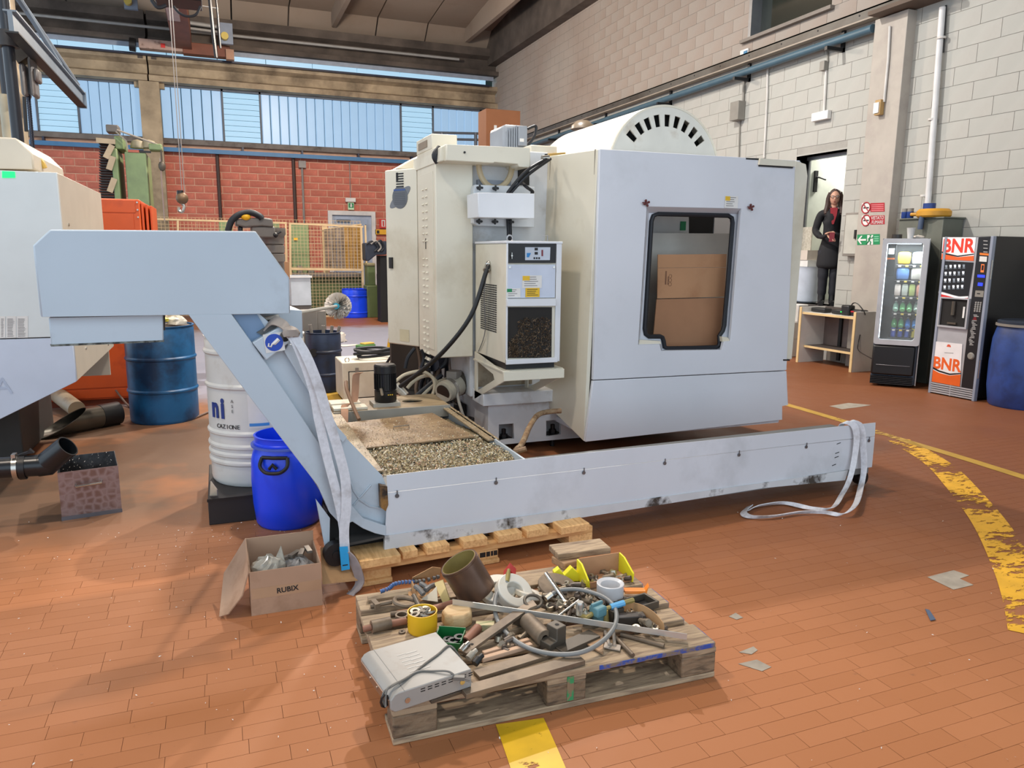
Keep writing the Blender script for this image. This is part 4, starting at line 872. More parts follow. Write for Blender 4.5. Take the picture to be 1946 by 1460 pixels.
# yellow tub of washers
c = Q(803, 1196, .15)
tub = E('tub', (c.x, c.y, ZT), 'round yellow ribbed tub full of grey steel washers', 'tub')
prof = [(.050, 0), (.054, .004)]+[(.0545+.0015*(k % 2), .008+.006*k) for k in range(11)]+[(.056, .08), (.052, .08), (.051, .012), (0, .012)]
O('tub_wall', MB().lathe(prof, (c.x, c.y, ZT), 28), mat('yellow_tub', (222, 172, 24), r=.45), tub)
random.seed(21); wm = MB().pipe((0, 0, -.003), (0, 0, .003), .02, .010, 18).mesh('washer', mat('washer_grey', (138, 130, 118), r=.4, m=.6))
WSH = []
for k in range(9):
    a = k*2.4; r = .030 if k < 7 else .012
    o = O('washer', wm, None, None, 'steel washer', 'washer', 'washers in the yellow tub'); WSH.append(o); o.location = (c.x+r*math.cos(a), c.y+r*math.sin(a), ZT+.068+.004*(k % 3)); o.rotation_euler = (random.uniform(-.5, .5), random.uniform(-.5, .5), 0)
for k, o in enumerate(sorted(WSH, key=lambda o: o.location.x)): o['label'] = ORD[k]+' grey steel washer from the left in the yellow tub'
# white rings, cup
def ring(name, c, n, R, r, h, m, label, cat): n = V(n).normalized(); return T(name, MB().pipe(V(c)-n*h/2, V(c)+n*h/2, R, r, 36), m, label, cat, bev=.004)
ring('nylon_ring', Q(976, 1126, .195), (.25, -.55, .8), .078, .036, .04, nylon, 'thick white nylon ring leaning beside the bronze bushing', 'ring')
ring('nylon_ring', Q(946, 1122, .185), (-.1, -.35, .9), .075, .03, .03, nylon, 'white nylon ring half hidden behind the bronze bushing', 'ring')
ring('nylon_ring', Q(1003, 1128, .172), (.3, .1, .9), .06, .03, .022, nylon, 'flat white nylon ring right of the thick nylon ring', 'ring')
c = Q(1159, 1138, .15); T('plastic_cup', MB().lathe([(.052, .012), (.055, .014), (.056, .068), (.052, .070), (.040, .062), (.038, .02), (0, .018)], (c.x, c.y, ZT+.006), 32), mat('milky_plastic', (204, 203, 204), r=.3), 'milky white round plastic cap standing in the scrap', 'cup')
T('shim', MB().cbox((c.x, c.y, ZT+.009), .1, .09, .016, .2), dsteel, 'dark plate under the milky white plastic cap', 'plate')
# boards and bins at the back
c = Q(1120, 1066, .16)
T('wood_offcut', MB().cbox((c.x-.02, c.y+.06, .196), .26, .12, .03, -.05), old, 'thick grey-brown plank offcut on the back corner of the scrap pallet', 'plank', bev=.004)
T('wood_offcut', MB().cbox((c.x-.10, c.y+.03, .162), .10, .10, .034, .2), wood('pale_offcut', (176, 142, 108), (140, 108, 80)), 'pale splintered wood block under the plank offcut', 'block', bev=.004)
c = Q(1148, 1100, .15); bn = E('parts_bin', (c.x, c.y, ZT), 'brown cardboard bin with yellow end pieces holding dark bits', 'bin')
bw, bd = .20, .11
O('back_panel', MB().cbox((c.x, c.y+bd/2, ZT+.045), bw, .004, .09, .0), cb, bn); O('front_panel', MB().cbox((c.x, c.y-bd/2, ZT+.014), bw, .004, .026), cb, bn); O('floor', MB().cbox((c.x, c.y, ZT+.003), bw, bd, .005), cb, bn)
for s in (-1, 1): O('end_piece', MB().ext([(c.x+s*bw/2, c.y-bd/2-.01, ZT), (c.x+s*bw/2, c.y+bd/2, ZT), (c.x+s*bw/2, c.y+bd/2, ZT+.09), (c.x+s*bw/2, c.y+.01, ZT+.085), (c.x+s*bw/2+.004*s, c.y-bd/2-.01, ZT+.04)], (s*.008, 0, 0)), yelp, bn, bev=.002)
c2_ = Q(1075, 1097, .16); T('plastic_clip', MB().ext([(c2_.x-.05, c2_.y, ZT), (c2_.x+.05, c2_.y-.03, ZT), (c2_.x+.055, c2_.y-.03, ZT+.03), (c2_.x+.02, c2_.y-.02, ZT+.065), (c2_.x-.01, c2_.y-.01, ZT+.03), (c2_.x-.03, c2_.y, ZT+.06), (c2_.x-.055, c2_.y, ZT+.045)], (.004, .03, 0)), yelp, 'yellow plastic divider lying left of the brown parts bin', 'divider', bev=.002)
c3 = Q(968, 1095, .15); T('plastic_wedge', MB().ext([(c3.x-.03, c3.y, ZT), (c3.x+.03, c3.y, ZT), (c3.x, c3.y, ZT+.035)], (.03, .07, 0)), mat('red_plastic', (168, 34, 36), r=.4), 'red plastic wedge behind the white nylon rings', 'wedge')
c = Q(1060, 1120, .16); ring('grey_disc', c+V((0, 0, .012)), (.1, -.25, .95), .085, .02, .012, dusty, 'dusty grey disc behind the pile of pipe fittings', 'disc')
c = Q(1208, 1126, .16); T('plastic_clip', MB().ext([(c.x-.05, c.y, .16), (c.x+.035, c.y-.03, .16), (c.x+.045, c.y-.03, .195), (c.x+.03, c.y-.025, .172), (c.x-.05, c.y+.005, .172)], (.012, .03, 0)), mat('orange_plastic', (232, 132, 44), r=.4), 'orange plastic clip right of the milky white cap', 'clip', bev=.002)
c = Q(1213, 1150, .155)
tr = E('tray', (c.x, c.y, ZT), 'dark rectangular steel tray at the right edge of the scrap', 'tray'); tm = MX.Translation(V((c.x, c.y, ZT))) @ MX.Rotation(.15, 4, 'Z')
O('tray_wall', MB().prism([(-.07, -.045), (.07, -.045), (.07, .045), (-.07, .045)], 'z', 0, .03, [[(-.06, -.036), (.06, -.036), (.06, .036), (-.06, .036)]]).xf(tm), dsteel, tr, bev=.002); O('tray_floor', MB().box(-.06, .06, -.036, .036, 0, .004).xf(tm), dark, tr)
# long pieces
a, b = Q(862, 1146, .205), Q(1305, 1212, .165); dd = (b-a).normalized(); sd = V((-dd.y, dd.x, 0)).normalized()
T('steel_channel', MB().ext([a+sd*-.016, a+sd*-.016+V((0, 0, .022)), a+sd*-.012+V((0, 0, .022)), a+sd*-.012+V((0, 0, .005)), a+sd*.018+V((0, 0, .005)), a+sd*.018], b-a), mat('steel_angle', (196, 194, 188), r=.3, m=.6), 'long bright steel angle bar lying across the scrap', 'bar')
a, b = Q(878, 1244, .155), Q(1000, 1158, .20); dd = (b-a).normalized(); sd = V((dd.y, -dd.x, 0)).normalized()
lv_ = E('wrench', a, 'long flat dusty lever arm with a ring at its far end', 'lever')
O('arm', MB().ext([a-sd*.022, a+sd*.022, a+dd*.10+sd*.02, b+sd*.02, b+sd*.03+dd*.03, b-sd*.01+dd*.05, b-sd*.02], (0, 0, .012)), dusty, lv_, bev=.002)
rc = Q(1013, 1143, .215); O('ring', MB().tube([rc+V((.034*math.cos(k*.3927), .03*math.sin(k*.3927), .012*math.sin(k*.3927))) for k in range(16)], .0065, 8, close=True), dsteel, lv_)
O('pivot_hole', MB().cyl(a+dd*.05+V((0, 0, .0121)), a+dd*.05+V((0, 0, .0128)), .006, n=12), dark, lv_)
T('lever_support', MB().cbox(b+V((-.02, .0, -.028)), .05, .05, .05, .4), dsteel, 'dark steel block under the ring end of the lever arm', 'block')
hs_ = E('hose', Q(1000, 1230, ZT), 'grey rubber hose coiled in a loop over the scrap with metal ends', 'hose')
pts = [Q(963, 1106, .235), Q(950, 1118, .22), Q(941, 1140, .20), Q(943, 1172, .18), Q(962, 1203, .172), Q(1000, 1230, .168), Q(1050, 1243, .172), Q(1105, 1240, .178), Q(1148, 1216, .185), Q(1170, 1185, .195), Q(1168, 1155, .20), Q(1145, 1134, .208), Q(1102, 1121, .212), Q(1066, 1122, .208), Q(1048, 1130, .20)]
O('rubber_tube', MB().tube(spline(pts, 7), .0085, 10), mat('grey_hose', (122, 122, 120), r=.45), hs_)
O('end_fitting', MB().cyl(pts[0], pts[0]+V((.018, .03, .022)), .010, n=10).cyl(pts[0]+V((.018, .03, .022)), pts[0]+V((.026, .044, .03)), .007, n=8), brass, hs_)
O('end_fitting', MB().cyl(pts[-1], pts[-1]+V((-.03, -.01, -.01)), .012, n=8), steelb, hs_)
a, b = Q(1002, 1180, .18), Q(1036, 1214, .18); T('steel_roller', MB().pipe(a, b, .032, .012, 24), dusty, 'thick dusty steel tube left of the stepped block', 'tube', bev=.002)
sbm = MX.Translation(Q(1055, 1232, .1445)) @ MX.Rotation(.35, 4, 'Z')
sb_ = O('stepped_block', MB().prism([(-.045, 0), (.035, 0), (.035, .085), (-.012, .085), (-.012, .04), (-.045, .035)], 'y', -.02, .035).xf(sbm), dsteel, None, 'dark stepped steel block standing on the front boards of the pallet', 'block', bev=.003)
O('bolt_hole', MB().cyl((.012, .005, .0853), (.012, .005, .0858), .008, n=12).xf(sbm), dark, sb_)
def bar(name, p, q, w, h, z, m, label, cat='bar'):
    a, b = Q(*p, z), Q(*q, z); d = (b-a).normalized(); s = V((-d.y, d.x, 0))*w/2; return T(name, MB().ext([a-s, b-s, b+s, a+s], (0, 0, h)), m, label, cat, bev=.002)
bar('flat_bar', (880, 1322), (1105, 1258), .05, .018, .1445, dusty, 'long dusty flat bar with a hole along the front edge of the pallet')
bar('flat_bar', (905, 1288), (1060, 1240), .045, .014, .1445, dusty, 'dusty flat bar with small holes behind the front bar')
bar('flat_bar', (1060, 1243), (1130, 1212), .06, .02, .1445, dsteel, 'short broad dark flat bar right of the stepped block')
bar('flat_bar', (815, 1333), (900, 1305), .035, .012, .1445, dsteel, 'narrow bar sticking out from under the white recorder')
bar('clay_strip', (915, 1258), (1010, 1230), .02, .016, .1445, mat('clay_strip', (190, 158, 132), r=.8), 'pale clay strip in front of the lever arm, front one', 'strip')
bar('clay_strip', (918, 1246), (1005, 1220), .018, .014, .1445, mat('clay_strip', (0, 0, 0)), 'pale clay strip behind the other clay strip', 'strip')
a, b = Q(1170, 1212, .155), Q(1203, 1246, .155); T('rod', MB().cyl(a, b, .008, n=12), dusty, 'short brown steel rod on the front right boards', 'rod')
a, b = Q(1180, 1206, .152), Q(1262, 1228, .152); T('rod', MB().cyl(a, b, .009, n=12), dusty, 'dusty rod below the bright angle bar at right', 'rod')
a, b = Q(1037, 1090, .25), Q(1074, 1142, .19); T('rod', MB().cyl(a, b, .0095, n=14), chrome, 'shiny round rod leaning out of the fittings', 'rod')
a, b = Q(1060, 1172, .18), Q(1100, 1141, .21); T('rod', MB().cyl(a, b, .005, n=10), steelb, 'thin bright rod across the pile of fittings', 'rod')
T('paddle', MB().ext([Q(1147, 1232, .15), Q(1178, 1238, .15), Q(1180, 1228, .15), Q(1150, 1222, .15)], (0, 0, .004)).tube([Q(1158, 1226, .155), Q(1150, 1200, .16)], .006, 8).tube([Q(1168, 1228, .155), Q(1166, 1198, .16)], .006, 8), mat('dusty_scraper', (158, 144, 130), r=.5), 'dusty two-legged bracket lying before the bright angle bar', 'bracket')
T('wood_scrap', MB().ext([Q(1105, 1196, .15), Q(1146, 1202, .15), Q(1146, 1245, .15), Q(1112, 1225, .15)], (0, 0, .006)), wood('pale_offcut', (0, 0, 0), (0, 0, 0)), 'pale thin wood scrap inside the hose loop', 'wood')
# wood, green bin, tubes left of centre
c = Q(868, 1186, .15); T('wood_block', MB().lathe([(.056, 0), (.06, .01), (.058, .05), (.05, .056), (0, .056)], (c.x+.005, c.y+.01, ZT+.003), 9), wood('split_wood', (206, 176, 132), (176, 140, 96)), 'pale split wood block right of the yellow tub', 'block', bev=.006)
c = Q(855, 1222, .15); gb = E('green_bin', (c.x, c.y, ZT), 'small green plastic bin with dark rings behind the white recorder', 'bin'); gm_ = MX.Translation(V((c.x, c.y, ZT))) @ MX.Rotation(-.5, 4, 'Z')
gp = mat('green_plastic', (24, 104, 52), r=.4)
for k, a in enumerate(((-.05, .05, -.045, -.042, 0, .03), (-.05, .05, .042, .045, 0, .045), (-.05, -.047, -.045, .045, 0, .04), (.047, .05, -.045, .045, 0, .04))): O('wall', MB().box(*a).xf(gm_), gp, gb)
O('base', MB().box(-.05, .05, -.045, .045, 0, .003).xf(gm_), gp, gb)
for k in range(4): T('dark_ring', MB().pipe((-.025+.02*k, -.015+.018*(k % 2), .008+.006*k), (-.025+.02*k, -.015+.018*(k % 2), .014+.006*k), .021, .011, 16).xf(gm_), black, ORD[k]+' black ring from the left inside the small green bin', 'ring', 'black rings in the green bin')
a, b = Q(884, 1220, .165), Q(908, 1194, .165); T('rusty_tube', MB().pipe(a, b, .018, .012, 18), rusty, 'short reddish tube between the green bin and the lever arm', 'tube')
c = Q(922, 1190, .16); T('wood_scrap', MB().cbox((c.x, c.y, ZT+.015), .07, .035, .026, -.35), wood('green_edged', (190, 176, 138), (70, 116, 74)), 'green edged wood scrap behind the lever arm', 'wood', bev=.002)
a, b = Q(706, 1192, .165), Q(742, 1184, .165); T('coupling', MB().pipe(a, b, .024, .012, 20), dusty, 'dusty pipe coupling lying near the left edge of the pallet', 'coupling')
T('pipe', MB().cyl(Q(690, 1196, .16), Q(706, 1192, .163), .012, n=12), rusty, 'short rusty pipe end left of the dusty coupling', 'pipe')
a, b = Q(742, 1186, .162), Q(772, 1180, .162); T('pipe', MB().cyl(a, b, .014, n=12), rusty, 'short brown pipe right of the dusty coupling', 'pipe')
c = Q(764, 1180, .15); T('steel_ring', MB().pipe((c.x, c.y, ZT), (c.x, c.y, ZT+.032), .026, .019, 22), dusty, 'plain steel ring left of the yellow tub', 'ring')
c = Q(764, 1200, .15); T('washer', MB().pipe((c.x, c.y, ZT), (c.x, c.y, ZT+.006), .013, .005, 16), dusty, 'single washer lying in front of the yellow tub', 'washer')
a, b = Q(699, 1140, .155), Q(775, 1128, .16); T('stick', MB().tube([a, b], .016, 6), old, 'dark splintered stick along the back left board', 'stick')
a, b = Q(704, 1152, .155), Q(745, 1144, .16); T('clamp_body', MB().cyl(a, b, .010, n=8).cbox(a+V((.02, 0, .004)), .02, .05, .022, .2), dusty, 'cross shaped dusty clamp near the left back corner', 'clamp')
T('shackle', MB().tube(spline([Q(790, 1150, .16), Q(770, 1152, .165), Q(752, 1146, .17), Q(752, 1138, .175), Q(768, 1136, .175), Q(788, 1140, .17)], 6), .010, 8), dusty, 'dusty bent steel shackle left of the cardboard scraps', 'shackle')
a, b = Q(786, 1132, .18), Q(797, 1154, .165); T('bolt', MB().cyl(a, b, .010, n=10), dsteel, 'thick bolt leaning by the dusty shackle', 'bolt')
a, b = Q(742, 1168, .155), Q(820, 1158, .165); T('pipe', MB().cyl(a, b, .011, n=10), dusty, 'dusty pipe behind the plain steel ring and yellow tub', 'pipe')
a, b = Q(815, 1160, .16), Q(862, 1146, .165); T('pipe', MB().cyl(a, b, .014, n=12), rusty, 'brown pipe under the olive plate', 'pipe')
# torn carton with blue segmented hose
c = Q(808, 1128, .15); ct = E('torn_carton', (c.x, c.y, ZT), 'torn open cardboard carton with grey hose pieces left of the bronze bushing', 'carton'); tan = mat('tan_cardboard', (0, 0, 0))
O('base', MB().cbox((c.x, c.y, ZT+.002), .13, .10, .004, .15), tan, ct); O('flap', MB().ext([Q(782, 1110, .16), Q(836, 1098, .16), Q(838, 1080, .2), Q(822, 1078, .22), Q(784, 1098, .2)], (0, .004, 0)), tan, ct); O('flap', MB().ext([Q(782, 1112, .165), Q(790, 1140, .15), Q(797, 1142, .16), Q(784, 1104, .19)], (-.004, 0, 0)), tan, ct)
T('paper_scrap', MB().ext([Q(800, 1140, .155), Q(832, 1144, .155), Q(830, 1115, .2), Q(822, 1124, .185)], (0, .003, 0)), mat('pale_paper', (206, 194, 172), r=.8), 'pale torn paper between the carton and the olive plate', 'paper')
sh = E('segmented_hose', Q(770, 1115, ZT), 'blue segmented coolant hose lying along the back edge of the pallet', 'hose')
bl = mat('blue_segment', (64, 98, 150), r=.5); path = spline([Q(725, 1124, .155), Q(740, 1118, .165), Q(748, 1111, .175), Q(765, 1107, .18), Q(785, 1106, .18), Q(805, 1104, .185), Q(832, 1097, .19)], 3)
for k, p in enumerate(path):
    t = (path[min(k+1, len(path)-1)]-path[max(k-1, 0)]).normalized(); O('segment', MB().cyl(p-t*.004, p+t*.007, .010, .007, n=10), bl if k < 13 else mat('grey_segment', (96, 94, 92), r=.5), sh)
for k, (p, q) in enumerate((((790, 1115), (805, 1130)), ((800, 1110), (815, 1122)), ((808, 1122), (826, 1112)))):
    T('hose_piece', MB().tube([Q(*p, .19), Q(*p, .19).lerp(Q(*q, .185), .5)+V((0, 0, .004)), Q(*q, .18)], .011, 8), mat('grey_segment', (0, 0, 0)), ('left', 'middle', 'right')[k]+' grey segmented hose piece in the torn carton', 'hose', 'grey hose pieces in the torn carton')
T('olive_plate', MB().ext([Q(826, 1110, .205), Q(842, 1104, .21), Q(859, 1152, .15), Q(846, 1157, .148)], (.004, .012, 0)), brass, 'olive brass plate leaning on the bronze bushing', 'plate')
# pressure regulator, valve and the pile of fittings
c = Q(1136, 1172, .18); rg = E('regulator', (c.x, c.y, ZT), 'teal pressure regulator with brass fittings in the middle of the scrap', 'regulator'); teal = mat('teal_cast', (84, 124, 132), r=.5, var=.1)
O('body', MB().cbox((c.x, c.y, .205), .05, .05, .04, .3), teal, rg, bev=.006); O('bowl', MB().cyl((c.x, c.y, .15), (c.x, c.y, .186), .02, .024), teal, rg); O('top_frame', MB().cbox((c.x, c.y+.01, .228), .055, .012, .012, .3), teal, rg, bev=.002)
O('knob', MB().lathe([(.016, 0), (.016, .04), (.013, .05), (0, .05)], (c.x-.07, c.y+.015, .195), 16), steelb, rg); O('elbow', MB().tube([(c.x-.025, c.y, .195), (c.x-.055, c.y-.01, .19), (c.x-.07, c.y+.012, .195)], .010, 8), brass, rg)
O('outlet', MB().cyl((c.x+.03, c.y, .20), (c.x+.03, c.y-.01, .155), .013, n=10), brass, rg)
a, b = Q(1160, 1154, .205), Q(1186, 1146, .212); vl = E('valve', a, 'small light blue valve with brass end right of the teal regulator', 'valve')
O('body', MB().cyl(a, b, .012, n=8), mat('sky_blue', (92, 162, 206), r=.4), vl); O('end_nut', MB().cyl(b, b+(b-a)*.7, .010, n=6), brass, vl); O('stem', MB().cyl(a, a-(b-a)*.6, .008, n=8), brass, vl)
T('valve_rest', MB().cbox((a.x+.02, a.y+.0, .172), .06, .04, .05, .3), dsteel, 'dark block under the light blue valve', 'block')
c = Q(1196, 1178, .165); T('steel_block', MB().cbox((c.x, c.y, ZT+.022), .12, .04, .04, -.22), mat('dark_oily_block', (62, 54, 48), r=.4), 'dark oily rectangular block beside the torn pouch', 'block', bev=.003)
T('pouch', MB().ribbon(spline([Q(1185, 1152, .17), Q(1215, 1158, .185), Q(1240, 1172, .185), Q(1258, 1192, .175), Q(1262, 1202, .16)], 5), (.004, .004, .04), .003), mat('tan_cardboard', (0, 0, 0)), 'torn brown cardboard rim around loose fittings at right', 'cardboard')
random.seed(8)
fit = [MB().cyl((-.025, 0, 0), (.025, 0, 0), .009, n=10).cyl((.012, 0, 0), (.024, 0, 0), .013, n=6).mesh('fitting', mat('fitting_steel', (132, 118, 100), r=.4, m=.5)),
       MB().tube([(-.025, 0, 0), (0, 0, 0), (.012, .012, 0), (.014, .03, 0)], .009, 8).mesh('fitting', mat('fitting_dark', (88, 76, 66), r=.5, m=.3)),
       MB().pipe((0, 0, -.008), (0, 0, .008), .016, .009, 14).mesh('fitting', mat('fitting_bright', (176, 168, 150), r=.3, m=.7))]
def pile(n, poly, zmax, label, group):
    made = []; kinds = ('short bolt-like fitting', 'dark elbow fitting', 'bright ring fitting')
    for k in range(n):
        u, v = random.random(), random.random(); p = V(poly[0]).lerp(V(poly[1]), u).lerp(V(poly[3]).lerp(V(poly[2]), u), v)
        z = ZT+.010+zmax*random.random()*(1-abs(2*u-1))
        o = O('pipe_fitting', fit[k % 3], None, None, label, 'fitting', group); q = Q(p.x, p.y, z); o.location = q; o.rotation_euler = (random.uniform(-.5, .5), random.uniform(-.5, .5), random.uniform(0, 6.28)); s = random.uniform(.8, 1.25); o.scale = (s, s, s); made.append(o); o['label'] = kinds[k % 3]+' '+label; o['group'] = kinds[k % 3]+'s '+group
    for kk in range(3):
        row = sorted(made[kk::3], key=lambda o: o.location.x)
        if len(row) <= 12:
            for i, o in enumerate(row): o['label'] = ORD[i]+' '+kinds[kk]+' from the left '+label
pile(64, [(1018, 1118, 0), (1110, 1105, 0), (1160, 1165, 0), (1050, 1178, 0)], .06, 'heaped between the white rings and the milky cap', 'in the middle of the scrap pallet')
pile(26, [(1195, 1160, 0), (1235, 1165, 0), (1258, 1198, 0), (1210, 1200, 0)], .03, 'inside the torn brown rim at right', 'inside the torn brown rim')
pile(16, [(1118, 1084, 0), (1185, 1078, 0), (1190, 1102, 0), (1125, 1108, 0)], .02, 'in the brown parts bin', 'in the brown parts bin')
pile(12, [(940, 1205, 0), (985, 1190, 0), (1000, 1210, 0), (950, 1235, 0)], .02, 'between the lever arm and thick tube', 'beside the lever arm')
for k, (x, y) in enumerate(((876, 1238), (890, 1252), (902, 1262))): c = Q(x, y, .165); T('hose_connector', MB().cyl(c, c+V((.02, .012, .01)), .013, n=10).cyl(c+V((.02, .012, .01)), c+V((.035, .02, .014)), .009, n=10), (steelb, mat('clear_plastic', (0, 0, 0)), black)[k], ('bright metal hose connector', 'clear plastic hose connector', 'black bent hose connector')[k]+' at the right rear of the white recorder', 'connector')
# white recorder box with its cord
q = [Q(x, y, .225) for x, y in ((685, 1242), (812, 1200), (896, 1272), (742, 1322))]
rec = E('recorder_box', q[0].lerp(q[2], .5)-V((0, 0, .08)), 'white flat electronic recorder box with rounded front edge on the pallet corner', 'recorder'); rw = mat('recorder_white', (150, 147, 142), r=.4, var=.03, c2=(138, 130, 120), t2=.64, sc2=8)
hgt = .062; ex = (q[2]-q[3]); ey = (q[0]-q[3]); ex.z = ey.z = 0; LX, LY = ex.length, ey.length; ex.normalize(); ey.normalize(); base = q[3]-V((0, 0, hgt))
RM = MX(((ex.x, ey.x, 0, base.x), (ex.y, ey.y, 0, base.y), (0, 0, 1, base.z), (0, 0, 0, 1)))
O('case', MB().prism([(0, .012), (.014, 0), (LX, 0), (LX, hgt), (.03, hgt), (.012, hgt-.006), (0, hgt-.02)], 'y', 0, LY).xf(RM), rw, rec, bev=.003)
O('front_bar', MB().box(-.003, .0, .01, LY-.01, .014, hgt-.022).xf(RM), mat('brown_fascia', (118, 86, 66), r=.4), rec)
for k in range(8): O('vent_slot', MB().box(.10+.024*k, .115+.024*k, -.0008, .002, hgt-.014, hgt-.011).box(.10+.024*k, .115+.024*k, -.0008, .002, hgt-.022, hgt-.019).xf(RM), inkd, rec)
for x in (.055, .245): O('screw', MB().cyl((x, -.003, .028), (x, .002, .028), .009, n=12).xf(RM), steelb, rec)
for k in range(3): O('front_button', MB().cyl((-.006, .05+.06*k, .03), (0, .05+.06*k, .03), .004, n=8).xf(RM), steelb, rec)
em = MB()
for i in range(6): em.box(.13+.0*i, .17, .08+.022*i, .088+.022*i, hgt, hgt+.0008).box(.10, .13, .084+.022*i, .09+.022*i, hgt, hgt+.0006)
O('embossed_lettering', em.xf(RM), mat('recorder_emboss', (160, 157, 152), r=.4), rec)
O('seam', MB().box(.045, .047, .0, LY, hgt-.0005, hgt+.0006).xf(RM), ink, rec)
T('recorder_support', MB().cbox(RM @ V((LX*.5, LY*.5, -.009)), LX*.7, LY*.7, .014, math.atan2(ex.y, ex.x)), dsteel, 'dark plate under the white recorder box', 'plate')
cdm = mat('grey_cord', (108, 104, 98), r=.5); LP = lambda x, y, z=0: RM @ V((x, y, hgt+.004+z))
cord = E('power_cord', LP(.1, .1), 'grey power cord with two-pin plug draped over the white recorder', 'cord')
O('cable', MB().tube(spline([LP(-.012, .02, -.05), LP(-.012, .03, -.01), LP(.03, .03, .008), LP(.09, .06), LP(.16, .10), LP(.22, .13), LP(.27, .16), LP(LX+.01, .15, -.01), LP(LX+.03, .13, -.05)], 6), .0035, 7).tube(spline([LP(-.012, .012, -.045), LP(.0, .025, .004), LP(.06, .05), LP(.12, .07), LP(.16, .05), LP(.2, .018, .004), LP(.215, .0, -.004)], 6), .0035, 7), cdm, cord)
O('plug', MB().cbox(LP(.228, -.012, -.012), .035, .016, .012, math.atan2(ex.y, ex.x)-.6).cyl(LP(.24, -.022, -.014), LP(.256, -.034, -.018), .002, n=6).cyl(LP(.236, -.028, -.014), LP(.252, -.04, -.018), .002, n=6), cdm, cord)
O('tie', MB().tube([LP(-.012+.012*math.cos(k*.7854), .02, -.03+.02*math.sin(k*.7854)) for k in range(8)], .004, 6, close=True), black, cord)
# ================================================================= LEFT SIDE
cyl_c = lambda x, y: (x, y, 0)
# big white machine at the left edge
lm = E('lathe_machine', (-1.9, 6.1, 0), 'large white machine cut off by the left edge with green light and printed sheet', 'machine')
lw = mat('lathe_white', (202, 208, 208), r=.3, var=.02); lcream = mat('lathe_cream', (196, 188, 172), r=.4, var=.03)
YL = 5.18
def L_(x, y, d=0): return PY(x, y, YL-d)
fp = [L_(108, 328), L_(148, 725), L_(0, 798)]; lx = fp[0].x
zt, zb = fp[0].z, fp[1].z; z0 = fp[2].z; slope = (zb-z0)/(fp[1].x-fp[2].x)
O('front_guard', MB().ext([V((-2.6, YL, L_(92, 641).z)), V((lx, YL, L_(92, 641).z)), V((lx, YL, zt)), V((-2.6, YL, zt))], (0, .03, 0)), lw, lm, bev=.004)
O('lower_guard', MB().ext([V((-2.6, YL, zb-slope*(lx+2.6))), V((lx, YL, zb)), V((lx, YL, L_(92, 641).z-.006)), V((-2.6, YL, L_(92, 641).z-.006))], (0, .03, 0)), mat('lathe_blue_white', (188, 198, 214), r=.22, var=.02), lm, bev=.004)
y2 = PX(190, 350, lx).y
O('side_guard', MB().ext([V((lx, YL+.0305, zb)), V((lx, YL+.0305, zt)), V((lx, y2, zt)), V((lx, y2, zb))], (-.03, 0, 0)), lcream, lm, bev=.004)
O('guard_back', MB().box(-2.6, lx-.03, YL+.04, y2, zt-.02, zt).box(-2.6, lx-.04, y2-.03, y2, .5, zt), lcream, lm)
for q in ((130, 427), (163, 662), (205, 655)): O('screw', MB().cyl(PX(q[0], q[1], lx), PX(q[0], q[1], lx)+V((.006, 0, 0)), .01, n=8), steelb, lm)
O('top_housing', MB().ext([V((-2.6, YL+.35, zt)), PY(66, 322, YL+.35), PY(62, 293, YL+.35), PY(30, 262, YL+.35), PY(0, 258, YL+.35)+V((-1.5, 0, 0))], (0, 1.0, 0)), lcream, lm, bev=.01)
O('yellow_hose', MB().tube(spline([PY(60, 300, YL+.6), PY(76, 306, YL+.6), PY(84, 320, YL+.6)], 5), .02, 8), mat('yellow_hose', (196, 160, 70), r=.5), lm)
O('status_light', MB().ext([L_(4, 325, .003), L_(28, 326, .003), L_(29, 338, .003), L_(4, 338, .003)], (0, .003, 0)), mat('status_green', (20, 235, 110), emit=1.1), lm)
random.seed(2)
for a, b in ((0, 10), (12, 30.5), (32, 53)):
    w = (L_(b, 620)-L_(a, 620)).length; c = L_((a+b)/2, 621.5, .003); h_ = .175
    o = O('instruction_sheet', MB().ext([L_(a, 601, .002), L_(b, 601, .002), L_(b, 642, .002), L_(a, 642, .002)], (0, .001, 0)), label_w, lm, smooth=False); pr = MB()
    for k in range(13): pr.ext([L_(a+2, 606+2.7*k, .0025), L_(a+2+(b-a-4)*random.uniform(.6, 1), 606+2.7*k, .0025), L_(a+2+(b-a-4)*.7, 607.2+2.7*k, .0025), L_(a+2, 607.2+2.7*k, .0025)], (0, .0003, 0))
    O('print', pr, ink, o, smooth=False)
txt('lettering', 'A', L_(6, 735, .002), (1, 0, 0), (0, 0, 1), .14, mat('pale_letter', (168, 180, 200), r=.3), lm)
O('pedestal', MB().box(-2.2, -1.42, 6.3, 7.4, 0, .75).box(-2.4, -1.3, 5.9, 6.4, .45, .75), mat('pedestal_dark', (70, 66, 62), r=.6), lm, bev=.01)
O('under_frame', MB().box(-2.5, -1.05, 6.4, 7.0, .70, .9), dark, lm)
pvc = mat('black_pvc', (24, 27, 31), r=.3)
a = PY(-40, 893, 4.72); b = PY(82, 884, 4.72); c = PY(122, 855, 4.68)
dp = E('drain_pipe', a, 'black plastic drain pipe with angled end and steel clamp at the left edge', 'pipe')
O('straight_pipe', MB().cyl(a, b, .060, n=24), pvc, dp); O('elbow', MB().tube([b-(b-a).normalized()*.02, b+(b-a).normalized()*.02, b+V((.05, 0, .03))], .064, 20), pvc, dp); O('outlet', MB().pipe(b+V((.02, 0, .01)), c+V((.02, 0, .02)), .064, .057, 24), pvc, dp)
k_ = PY(31, 889, 4.72); O('pipe_clamp', MB().pipe(k_-V((.012, 0, 0)), k_+V((.012, 0, 0)), .066, .06, 24).cbox(k_+V((0, -.02, .075)), .02, .05, .02), steelb, dp)
